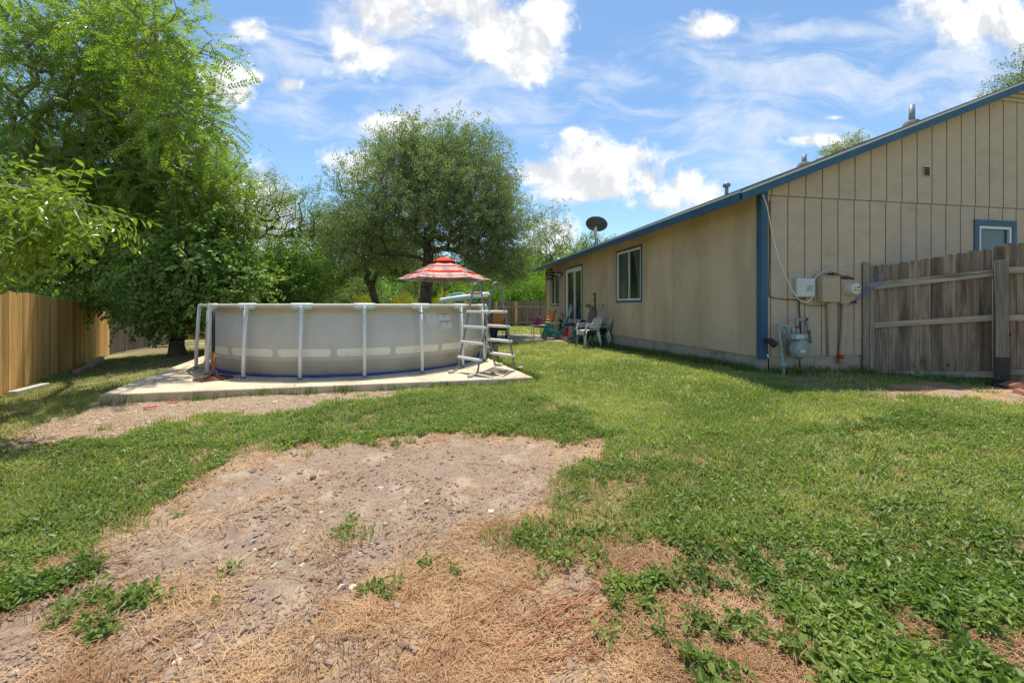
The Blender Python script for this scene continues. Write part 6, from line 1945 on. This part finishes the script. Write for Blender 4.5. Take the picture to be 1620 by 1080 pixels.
# leaning, half bare tree
b_ = gp3(-8.3, 16.4)
tree('mesquite_tree', 'leaning half bare tree with twisted dark limbs and sparse leaves', b_, [b_, (-8.6, 16.4, 1.0), (-9.6, 16.5, 2.2), (-10.2, 16.6, 3.4)], 0.13,
     [((-9.9, 16.6, 5.3), (1.7, 1.3, 1.4), 150), ((-8.3, 16.4, 5.0), (1.4, 1.3, 1.1), 110), ((-7.3, 16.2, 4.3), (1.0, 1.0, 0.9), 70), ((-10.9, 16.5, 4.3), (1.2, 1, .8), 50)], 'tiny', 'sparse', seed=6, per=6, bare=0.28, twig=0.007, spread=0.14, bark='bark', scale=1.25)
b_ = gp3(-7.9, 15.2)
tree('privet_tree', 'dense bright green bushy tree behind the left half of the pool', b_, [b_, (-7.9, 15.2, 1.0), (-7.9, 15.2, 1.5)], 0.13, [((-7.9, 15.1, 2.55), (1.35, 1.1, 0.95), 260), ((-7.4, 15.0, 1.7), (1.0, 0.8, 0.6), 70)], 'small', 'bright', seed=8, per=5, droop=0.0, spread=0.2, scale=1.35)
# the big live oak
b_ = gp3(-3.45, 17.2)
tree('live_oak', 'big round grey green oak tree rising behind the pool', b_, [b_, (-3.45, 17.2, 1.9), (-3.3, 17.1, 2.9)], 0.22,
     [((-3.0, 17.0, 5.8), (3.6, 3.3, 2.4), 760), ((-5.7, 16.8, 4.3), (1.7, 1.7, 1.5), 170), ((-0.6, 17.0, 4.5), (1.7, 1.8, 1.9), 230), ((-3.2, 17.0, 7.6), (1.8, 1.7, 1.0), 120), ((-1.0, 16.8, 3.1), (1.3, 1.2, 0.6), 70), ((-4.5, 17, 7.0), (1.9, 1.6, 1.4), 120), ((-1.3, 17, 7.1), (1.5, 1.6, 1.2), 90)],
     'small', 'oak', seed=12, per=7, droop=0.05, spread=0.22, scale=1.1, shell=2.0)
b_ = gp3(-6.6, 21)
tree('small_oak', 'smaller many stemmed oak to the left behind the big oak', b_, [b_, (-6.6, 21, 0.7), (-6.55, 21, 1.4)], 0.17,
     [((-7.3, 21, 4.6), (2.5, 1.9, 1.9), 330), ((-5.2, 21, 3.7), (1.2, 1.2, 1.0), 90), ((-9.0, 21, 3.2), (1.0, 1.2, 0.9), 70)], 'small', 'oakdark', seed=15, per=6, spread=0.26, scale=1.35, bark='bark')
b_ = gp3(3.1, 34)
tree('tall_elm', 'tall thin open crowned tree above the far fence', b_, [b_, (3.1, 34, 3.2), (3.3, 34, 5)], 0.10, [((3.1, 34, 7.0), (1.9, 1.6, 2.6), 210), ((1.9, 34, 5.2), (1.2, 1.2, 1.2), 60)], 'clump', 'sparse', seed=18, per=4, spread=0.22, bark='bark_pale', bare=0.1, scale=0.62)
b_ = gp3(6.2, 30)
tree('pecan_tree', 'green tree showing behind the satellite dish', b_, [b_, (6.2, 30, 3.2)], 0.18, [((5.6, 30, 5.3), (1.6, 1.4, 1.3), 130), ((7.3, 30, 5.0), (1.2, 1.2, 1.2), 70)], 'clump', 'bright', seed=19, per=4, spread=0.22, scale=0.65)
b_ = gp3(16.2, 20.5)
tree('crepe_myrtle', 'pink flowering treetop showing above the roof slope', b_, [b_, (16.2, 20.5, 4.2), (16.0, 20.5, 6.2)], 0.14, [((16.0, 20.5, 8.7), (0.85, 0.8, 0.7), 80), ((14.6, 20.5, 7.75), (0.4, 0.6, 0.3), 14)], 'small', 'pink', seed=22, per=5, spread=0.12, scale=1.2, bark='bark_pale')
b_ = gp3(23.5, 19)
tree('water_oak', 'leafy tree beyond the roof ridge at the top right', b_, [b_, (23.5, 19, 5), (23.2, 19, 8)], 0.25, [((24.2, 19, 10.9), (2.2, 2, 2.1), 240), ((22.2, 19, 10.3), (0.9, 0.9, 0.8), 34)], 'small', 'oakdark', seed=23, per=5, spread=0.25, scale=1.5)
# green belt beyond the far fence: individual trees
belt = [(-16.5, 25, 3.6, 2.6, 'hedge', 'rounded green tree farthest left behind the fence corner'), (-13.5, 27, 4.6, 2.4, 'bright', 'mid green tree in the gap left of the leaning tree'), (-11.0, 30, 4.2, 2.3, 'hedge', 'light green tree behind the bushy tree'),
        (-9.0, 26, 2.7, 1.5, 'oakdark', 'dark low shrub tree beyond the small oak'), (-6.6, 34, 5.0, 2.5, 'oakdark', 'dull green tree far behind the small oak'), (-3.6, 33, 4.4, 2.5, 'hedge', 'bright green tree directly behind the umbrella'),
        (-1.6, 31, 3.4, 2.2, 'hedge', 'yellow green low tree right of the umbrella'), (0.6, 33, 5.8, 2.6, 'bright', 'tall green tree behind the far fence middle'), (1.3, 30.5, 3.1, 1.7, 'hedge', 'light green shrub tree above the orange fence boards'),
        (3.2, 31.5, 3.9, 2.0, 'hedge', 'bright green tree beside the far corner of the house'), (4.6, 36, 6.2, 2.4, 'sparse', 'pale green tree rising near the far eave'), (-1.2, 38, 6.4, 3.0, 'bright', 'broad tree behind the right side of the big oak')]
for i, (x, y, h, r_, lm, lb) in enumerate(belt):
    b_ = gp3(x, y); zt_ = b_[2] + h
    tree('hedgerow_tree', lb, b_, [b_, (x, y, b_[2] + h * 0.25)], 0.13, [((x, y, b_[2] + h * 0.60), (r_, r_ * 0.7, h * 0.42), int(90 + r_ * 28)), ((x + rq.normal(0, .6), y - 0.5, b_[2] + h * 0.35), (r_ * 0.9, r_ * 0.6, h * 0.30), 70)],
         'clump', lm, seed=40 + i, per=6, spread=0.24, scale=0.85, twig=0.012, group='trees beyond the far fence')
# distant wood behind everything
rg = np.random.default_rng(77); n = 5200
th_ = rg.uniform(-0.95, 0.42, n); Rr = rg.uniform(46, 60, n); ht = 5.5 + 2.0 * np.sin(th_ * 17) + 1.2 * np.sin(th_ * 41 + 1)
pos = np.stack([Rr * np.sin(th_), Rr * np.cos(th_), rg.random(n) ** 0.8 * ht], 1)
V, Fc, R = sprays('clump', pos, rg.normal(0, 1, (n, 3)), rg.uniform(2.6, 4.2, n), rg)
wood = npmesh('far_wood_foliage', V, Fc, LM['hedge'], rnd=R); tag(wood, 'continuous wood of trees beyond the yards', 'wood', kind='stuff')
# yellow flowering weeds beyond the pool
fl = leafmat('yellow_flower', (0.62, 0.40, 0.02), (0.70, 0.50, 0.04), 0.3)
n = 900; x = rg.uniform(-9.0, -3.2, n); y = rg.uniform(22.3, 24.5, n); z = gz(x, y) + rg.uniform(0.4, 2.1, n) * (0.8 + 0.2 * np.sin(x * 3))
V, Fc, R = sprays('clump', np.stack([x, y, z - 0.1], 1), rg.normal(0, 1, (n, 3)) + [0, 0, 1], rg.uniform(0.35, 0.6, n), rg)
n2_ = 1500; x = rg.uniform(-9.0, -3.2, n2_); y = rg.uniform(22.1, 23.6, n2_); z = gz(x, y) + rg.uniform(1.0, 2.05, n2_) * (0.85 + 0.2 * np.sin(x * 3))
v4 = np.array([(0, 0, 0), (0.05, 0.0, 0.02), (0.05, 0.01, 0.07), (0, 0, 0.05)]); V4 = (np.stack([x, y, z], 1)[:, None] + v4[None] * rg.uniform(0.7, 1.3, (n2_, 1, 1))).reshape(-1, 3); F4 = np.arange(n2_ * 4).reshape(-1, 4)
ff = npmesh('flower_weeds', np.concatenate([V, V4]), np.concatenate([Fc, F4 + len(V)]), [LM['hedge'], fl], rnd=np.concatenate([R, rg.random(n2_)]), midx=np.concatenate([np.zeros(len(Fc)), np.ones(n2_)]))
tag(ff, 'tall weeds with yellow flowers behind the pool', 'flowers', kind='stuff')

# ------------------------------------------------------------------ ground cover
def field(n, dens, rg, ymin=1.3, ymax=20, xmin=-13, xmax=9, power=2.0, margin=1.62):
    """random points in the part of the yard in view, denser near the camera, kept with probability dens(zones)"""
    u_ = rg.random(n)
    y = (ymin ** (1 - power) + u_ * (ymax ** (1 - power) - ymin ** (1 - power))) ** (1 / (1 - power)) if power != 1 else ymin * (ymax / ymin) ** u_
    x = (rg.random(n) * 2 - 1) * y * margin
    k = (x > xmin) & (x < xmax); x, y = x[k], y[k]
    Z = zones(x, y)
    p = dens(Z, x, y) * (~blocked(x, y))
    k = rg.random(len(x)) < p
    return x[k], y[k], {a: b2[k] for a, b2 in Z.items()}


def weed_templates(r_, six):
    out = []
    for q in range(9):
        V = []; Fs = []
        nl = 4 + q % 4
        for k in range(nl):
            yaw = k * 2 * math.pi / nl * 1.0 + r_.uniform(-.9, .9); pit = r_.uniform(-0.2, 1.3); L_ = r_.uniform(0.016, 0.048)
            h = r_.uniform(0.004, 0.055)
            v_, f_ = leaf_quad(L_, L_ * r_.uniform(0.28, 0.62), 0.35, six)
            m = Matrix.Translation((0.016 * math.cos(yaw), 0.016 * math.sin(yaw), h)) @ Matrix.Rotation(yaw, 4, 'Z') @ Matrix.Rotation(-pit + 0.3, 4, 'Y') @ Matrix.Rotation(r_.uniform(-1.0, 1.0), 4, 'X')
            b = len(V)
            for p in v_: V.append(tuple(m @ Vector(p)))
            for f in f_: Fs.append(tuple(b + i for i in f))
        out.append((np.array(V), np.array(Fs)))
    return out


def scatter(tmpl, x, y, scale, rg, dz=0.0, tilt=0.15, flat=False):
    z = gsurf(x, y) + dz
    Vs = []; Fs = []; Rn = []; base = 0; wh_ = rg.integers(0, len(tmpl), len(x))
    for w_, (V, Fc) in enumerate(tmpl):
        s_ = wh_ == w_; n = int(s_.sum())
        if not n: continue
        an = rg.random(n) * 2 * np.pi; ca, sa = np.cos(an), np.sin(an)
        sc = scale[s_][:, None]
        vx = (V[None, :, 0] * ca[:, None] - V[None, :, 1] * sa[:, None]) * sc
        vy = (V[None, :, 0] * sa[:, None] + V[None, :, 1] * ca[:, None]) * sc
        vz = V[None, :, 2] * sc
        tx = rg.normal(0, tilt, (n, 1)); ty = rg.normal(0, tilt, (n, 1))
        vx = vx + vz * tx; vy = vy + vz * ty
        if flat: vz = vz + vx * tx * 0.5 + vy * ty * 0.5
        P_ = np.stack([vx + x[s_][:, None], vy + y[s_][:, None], vz + z[s_][:, None]], -1)
        Vs.append(P_.reshape(-1, 3)); Fs.append((Fc[None] + (base + np.arange(n) * len(V))[:, None, None]).reshape(-1, Fc.shape[1]))
        lr = np.clip(0.65 * rg.random((n, len(Fc))) + 0.35 * rg.random((n, 1)), 0, 1)
        Rn.append(lr.ravel()); base += n * len(V)
    return np.concatenate(Vs), np.concatenate(Fs), np.concatenate(Rn)


def blade_templates(r_, nb, h, w_, spread, n=6, bend=0.5, lie=0.0):
    out = []
    for q in range(n):
        V = []; Fs = []
        for k in range(nb):
            an = r_.uniform(0, 6.28); bx, by = r_.gauss(0, spread), r_.gauss(0, spread); hh = h * r_.uniform(0.55, 1.2); b = len(V)
            dx, dy = math.cos(an), math.sin(an); px_, py_ = -dy * w_ / 2, dx * w_ / 2; le = hh * r_.uniform(0.1, bend) + hh * lie
            up_ = hh * (1 - 0.85 * lie)
            V += [(bx + px_, by + py_, -0.004), (bx - px_, by - py_, -0.004), (bx + dx * le * 0.4 - px_ * 0.8, by + dy * le * 0.4 - py_ * 0.8, up_ * 0.6), (bx + dx * le * 0.4 + px_ * 0.8, by + dy * le * 0.4 + py_ * 0.8, up_ * 0.6)]
            V += [(bx + dx * le - px_ * 0.2, by + dy * le - py_ * 0.2, up_), (bx + dx * le + px_ * 0.2, by + dy * le + py_ * 0.2, up_)]
            Fs += [(b, b + 1, b + 2, b + 3), (b + 3, b + 2, b + 4, b + 5)]
        out.append((np.array(V), np.array(Fs)))
    return out


rr = random.Random(3)
def patchy(V, Fc, R, f=1.3, k=1.3, w_=0.55):
    c_ = V[Fc[:, 0]]
    return np.clip(R * (1 - w_ * 0.5) + k * w_ * (fbm(c_[:, 0] * f + 7, c_[:, 1] * f, 3) - 0.5), 0, 1)


weed_m = leafmat('weed_leaf', (0.085, 0.15, 0.026), (0.36, 0.44, 0.11), 0.38, 0.5, c3=(0.32, 0.34, 0.10))
grass_m = leafmat('grass_blade', (0.18, 0.25, 0.055), (0.49, 0.50, 0.19), 0.35, 0.5, c3=(0.45, 0.38, 0.19))
straw_m = leafmat('dead_grass', (0.33, 0.17, 0.075), (0.76, 0.52, 0.28), 0.25, 0.7, tcol=(1, 1, 1), c3=(0.74, 0.62, 0.44))
red_m = leafmat('red_runner', (0.42, 0.15, 0.06), (0.52, 0.23, 0.10), 0.1, 0.6, tcol=(1, 1, 1))
# broad-leaved weeds
def WD(Z, x, y):
    g = fbm(x * 4.2, y * 4.2, 3) * 0.6 + fbm(x * 13, y * 13, 2) * 0.4
    return np.clip((g - 0.745 + 0.40 * Z['b']) * 3.6, 0, 1) * np.clip(Z['b'] * 1.6, 0, 1)


rg = np.random.default_rng(101)
x, y, Z = field(125000, lambda Z, x, y: WD(Z, x, y) * (y < 4.2), rg, 1.25, 4.2, power=1.6)
V, Fc, R = scatter(weed_templates(rr, True), x, y, rg.uniform(0.38, 0.98, len(x)) * (1 + 0.15 * np.clip(2.6 - y, 0, 1)), rg)
print('weeds near', len(x))
x, y, Z = field(215000, lambda Z, x, y: WD(Z, x, y), rg, 4.2, 9.5, power=1.3)
V2, F2, R2 = scatter(weed_templates(rr, False), x, y, rg.uniform(0.45, 1.0, len(x)), rg)
print('weeds far', len(x))
ww_ = npmesh('weed_leaves', V, Fc, weed_m, rnd=patchy(V, Fc, R, 2.2)); tag(ww_, 'broad leaved green weeds covering the near ground', 'weeds', kind='stuff')
ww_ = npmesh('weed_leaves', V2, F2, weed_m, rnd=patchy(V2, F2, R2, 1.4)); tag(ww_, 'patch of clover like weeds in a band before the pool slab', 'weeds', kind='stuff')
# mown grass
x, y, Z = field(180000, lambda Z, x, y: np.clip(Z['lawn'] + 0.22 * Z['b'], 0, 1) * (0.45 + 0.6 * fbm(x * 3, y * 3)), rg, 2.5, 30, power=1.25)
V, Fc, R = scatter(blade_templates(rr, 9, 0.040, 0.0065, 0.035, bend=0.9), x, y, rg.uniform(0.7, 1.3, len(x)) * (1 + y * 0.035), rg)
print('grass', len(x))
gg = npmesh('lawn_grass', V, Fc, grass_m, rnd=patchy(V, Fc, R, 0.9, 2.2)); tag(gg, 'short yellow green mown grass of the yard', 'grass', kind='stuff')
# grass fringe along the house foundation and around the slab
ex_ = []; 
for k in range(2600):
    q = rr.random() * 12.0; p = HW(-0.02 - abs(rr.gauss(0, 0.10)), q); ex_.append((p.x, p.y))
for k in range(110):
    q = rr.random() * 1.9; p = HW(q, -0.02 - abs(rr.gauss(0, 0.12))); ex_.append((p.x, p.y))
for k in range(90):
    q = rr.random(); p = SLAB[0].lerp(SLAB[1], q); ex_.append((p.x + rr.gauss(0, 0.03), p.y - 0.03 - abs(rr.gauss(0, 0.05))))
for k in range(600):
    q = rr.random(); p = SLAB[1].lerp(SLAB[2], q); ex_.append((p.x + 0.03 + abs(rr.gauss(0, 0.05)), p.y))
for k in range(160):
    q = rr.random(); p = GA.lerp(GE_, q); ex_.append((p.x - gn.x * -0.1 + rr.gauss(0, .1), p.y + gn.y * 0.1 + rr.gauss(0, .1)))
ex_ = np.array(ex_)
V, Fc, R = scatter(blade_templates(rr, 7, 0.11, 0.008, 0.03), ex_[:, 0], ex_[:, 1], rg.uniform(0.5, 1.3, len(ex_)), rg)
gg = npmesh('edge_grass', V, Fc, leafmat('edge_grass_blade', (0.07, 0.12, 0.025), (0.17, 0.22, 0.06), 0.35), rnd=R); tag(gg, 'longer grass fringe along the house foundation and slab', 'grass', kind='stuff')
# dead grass and stalks
x, y, Z = field(195000, lambda Z, x, y: np.clip(Z['straw'] * np.clip(fbm(x * 4 + 3, y * 4) * 3.6 - 1.45, 0.05, 0.9) + 0.35 * Z['grav'] + 0.22 * (Z['b'] > 0.3) + 0.15 * Z['shady'] + 0.03 * Z['lawn'], 0, 1), rg, 1.25, 9, power=1.7)
V, Fc, R = scatter(blade_templates(rr, 6, 0.036, 0.0028, 0.028, bend=1.2, lie=0.78), x, y, rg.uniform(0.6, 1.7, len(x)), rg, dz=0.003)
print('straw', len(x))
x, y, Z = field(7000, lambda Z, x, y: np.clip(Z['straw'] * (fbm(x * 2.5 + 9, y * 2.5) > 0.5), 0, 1), rg, 1.3, 6, power=1.6)
V2, F2, R2 = scatter(blade_templates(rr, 5, 0.08, 0.0035, 0.02, bend=0.7, lie=0.15), x, y, rg.uniform(0.5, 1.3, len(x)), rg)
gg = npmesh('straw', np.concatenate([V, V2]), np.concatenate([Fc, F2 + len(V)]), straw_m, rnd=patchy(np.concatenate([V, V2]), np.concatenate([Fc, F2 + len(V)]), np.concatenate([R, R2]), 3.0, 1.8)); tag(gg, 'dry orange brown dead grass over the bare patch', 'dead grass', kind='stuff')
# long red-brown runners in the foreground
mbr = MB()
for k in range(60):
    if k < 34:
        px_, py_ = rr.uniform(660, 900), rr.uniform(960, 1075); an = rr.gauss(0.42, 0.18); Lr = rr.uniform(0.3, 0.9)
    else:
        px_, py_ = rr.uniform(100, 1350), rr.uniform(700, 1070); an = rr.uniform(0, 3.14); Lr = rr.uniform(0.10, 0.35)
    p = GP(px_, py_); pts = []; cx_, cy_ = p.x, p.y
    for i in range(9):
        zz = float(gsurf(np.array([cx_]), np.array([cy_]))[0]) + 0.008 + 0.012 * abs(math.sin(i * 1.1 + k)); pts.append((cx_, cy_, zz)); an += rr.gauss(0, 0.10); cx_ += math.cos(an) * Lr / 8; cy_ += math.sin(an) * Lr / 8
    mbr.tube(pts, [0.0022 if k < 34 else 0.0016] * 9, 5)
tag(mbr.build('runner_stalks', mat('red_stalk', (0.42, 0.17, 0.075), 0.8, 0.25, 12)), 'long reddish dead runners lying over the bare patch', 'stalks', kind='stuff')
# clods, stones, gravel chips
def rock_templates(r_, flat, n=6):
    out = []
    ico = [(0, 0, 1), (.89, 0, .45), (.28, .85, .45), (-.72, .53, .45), (-.72, -.53, .45), (.28, -.85, .45), (.72, .53, -.45), (-.28, .85, -.45), (-.89, 0, -.45), (-.28, -.85, -.45), (.72, -.53, -.45), (0, 0, -1)]
    fi = [(0, 1, 2), (0, 2, 3), (0, 3, 4), (0, 4, 5), (0, 5, 1), (1, 6, 2), (2, 7, 3), (3, 8, 4), (4, 9, 5), (5, 10, 1), (2, 6, 7), (3, 7, 8), (4, 8, 9), (5, 9, 10), (1, 10, 6), (11, 7, 6), (11, 8, 7), (11, 9, 8), (11, 10, 9), (11, 6, 10)]
    for q in range(n):
        sx, sy = r_.uniform(.8, 1.4), r_.uniform(.6, 1.0)
        out.append((np.array([(p[0] * sx * r_.uniform(.75, 1.2), p[1] * sy * r_.uniform(.75, 1.2), p[2] * flat * r_.uniform(.75, 1.2) + flat * 0.3) for p in ico]), np.array(fi)))
    return out


clod_m = mat('clod_soil', (0.38, 0.265, 0.185), 0.97, 0.2, 20, 0.5, 90, col2=(0.29, 0.20, 0.14), lo=0.4, hi=0.6)
x, y, Z = field(70000, lambda Z, x, y: Z['dirt'] * (1 - 0.75 * Z['straw']) * (1 - np.clip(Z['b'], 0, 1)) * np.clip(fbm(x * 3.5, y * 3.5) * 2.2 - 0.6, 0, 1), rg, 1.3, 7, power=1.4)
sz = rg.gamma(1.4, 0.0032, len(x)) + 0.0025
V, Fc, R = scatter(rock_templates(rr, 0.7), x, y, sz, rg)
cl = npmesh('soil_clods', V, Fc, clod_m, rnd=R); tag(cl, 'small grey brown clods of dry soil on the bare patch', 'soil clods', kind='stuff'); print('clods', len(x))
st_m = leafmat('stone_chip', (0.32, 0.24, 0.16), (0.66, 0.55, 0.42), 0.0, 0.9)
x, y, Z = field(70000, lambda Z, x, y: np.clip(Z['grav'] * 0.9 + 0.010 * Z['dirt'] + 0.06 * Z['shady'] * (fbm(x * 2, y * 2) > .55), 0, 1), rg, 1.3, 13, power=1.2)
sz = rg.gamma(1.8, 0.0052, len(x)) + 0.004
V, Fc, R = scatter(rock_templates(rr, 0.35), x, y, sz, rg)
cl = npmesh('gravel', V, Fc, st_m, rnd=R); tag(cl, 'pale stone and wood chips strewn before the slab', 'gravel', kind='stuff'); print('gravel', len(x))
# larger pale stones lying on the bare soil
STL = ['pale stone in the trio at the middle of the bare patch, left one', 'pale stone right of its twin in the middle of the bare patch', 'largest white stone on the bare patch beside a clod',
       'flat pale stone left of the middle trio on bare soil', 'pale pebble at the upper right part of the straw edge', 'pale pebble on grey soil above the middle trio', 'tan pebble in the right part of the grey soil',
       'tan pebble just below another in the right grey soil', 'rounded tan stone between grey soil and orange straw', 'pale pebble left of centre on the grey soil', 'tiny white pebble at the foot of the right weeds',
       'pebble near the far grassy edge of the bare patch', 'small pebble near the right edge of the grey soil', 'small pebble hidden by the weed clump at right', 'pebble at the far right rim of the bare patch']
for i, (px_, py_, s_) in enumerate(((424, 884, .022), (434, 892, .02), (543, 923, .035), (365, 893, .018), (588, 858, .014), (480, 842, .018), (640, 795, .016), (658, 814, .014), (610, 830, .02), (400, 858, .022), (1008, 1000, .012), (500, 740, .015), (720, 800, .014), (860, 870, .012), (690, 742, .012))):
    p = GP(px_, py_); bm = bmesh.new()
    for k in range(12):
        q = Vector((rr.gauss(0, 1), rr.gauss(0, 1), rr.gauss(0, 1))).normalized(); bm.verts.new((q.x * s_ * 1.3, q.y * s_ * 0.85, q.z * s_ * 0.6 + s_ * 0.2))
    bmesh.ops.convex_hull(bm, input=bm.verts); me = bpy.data.meshes.new('pebble'); bm.to_mesh(me); bm.free(); me.materials.append(M['stone'])
    o = bpy.data.objects.new('pebble', me); COL.objects.link(o); o.location = (p.x, p.y, float(gsurf(np.array([p.x]), np.array([p.y]))[0])); o.rotation_euler = (0, 0, rr.uniform(0, 3))
    tag(o, STL[i], 'stone')
# dead leaves on the slab and in the shade
x = rg.uniform(-8, 0.3, 1500); y = rg.uniform(5.7, 13, 1500)
ins = inpoly(x, y, [tuple(p) for p in SLAB]) & (np.hypot(x - PC.x, y - PC.y) > 2.75) & (rg.random(1500) < np.where(x < -5.2, 0.5, 0.12)); x, y = x[ins], y[ins]
tl = [leaf_quad(0.045, 0.025, 0.8)]; tl = [(np.array(a_), np.array(b2)) for a_, b2 in tl]
zsave = gsurf
gsurf = lambda a_, b2: np.full(len(a_), SLZ + 0.004)
V, Fc, R = scatter(tl, x, y, rg.uniform(0.5, 1.2, len(x)), rg)
gsurf = zsave
ll = npmesh('fallen_leaves', V, Fc, straw_m, rnd=R); tag(ll, 'scattered dry leaves on the pool slab', 'fallen leaves', kind='stuff')
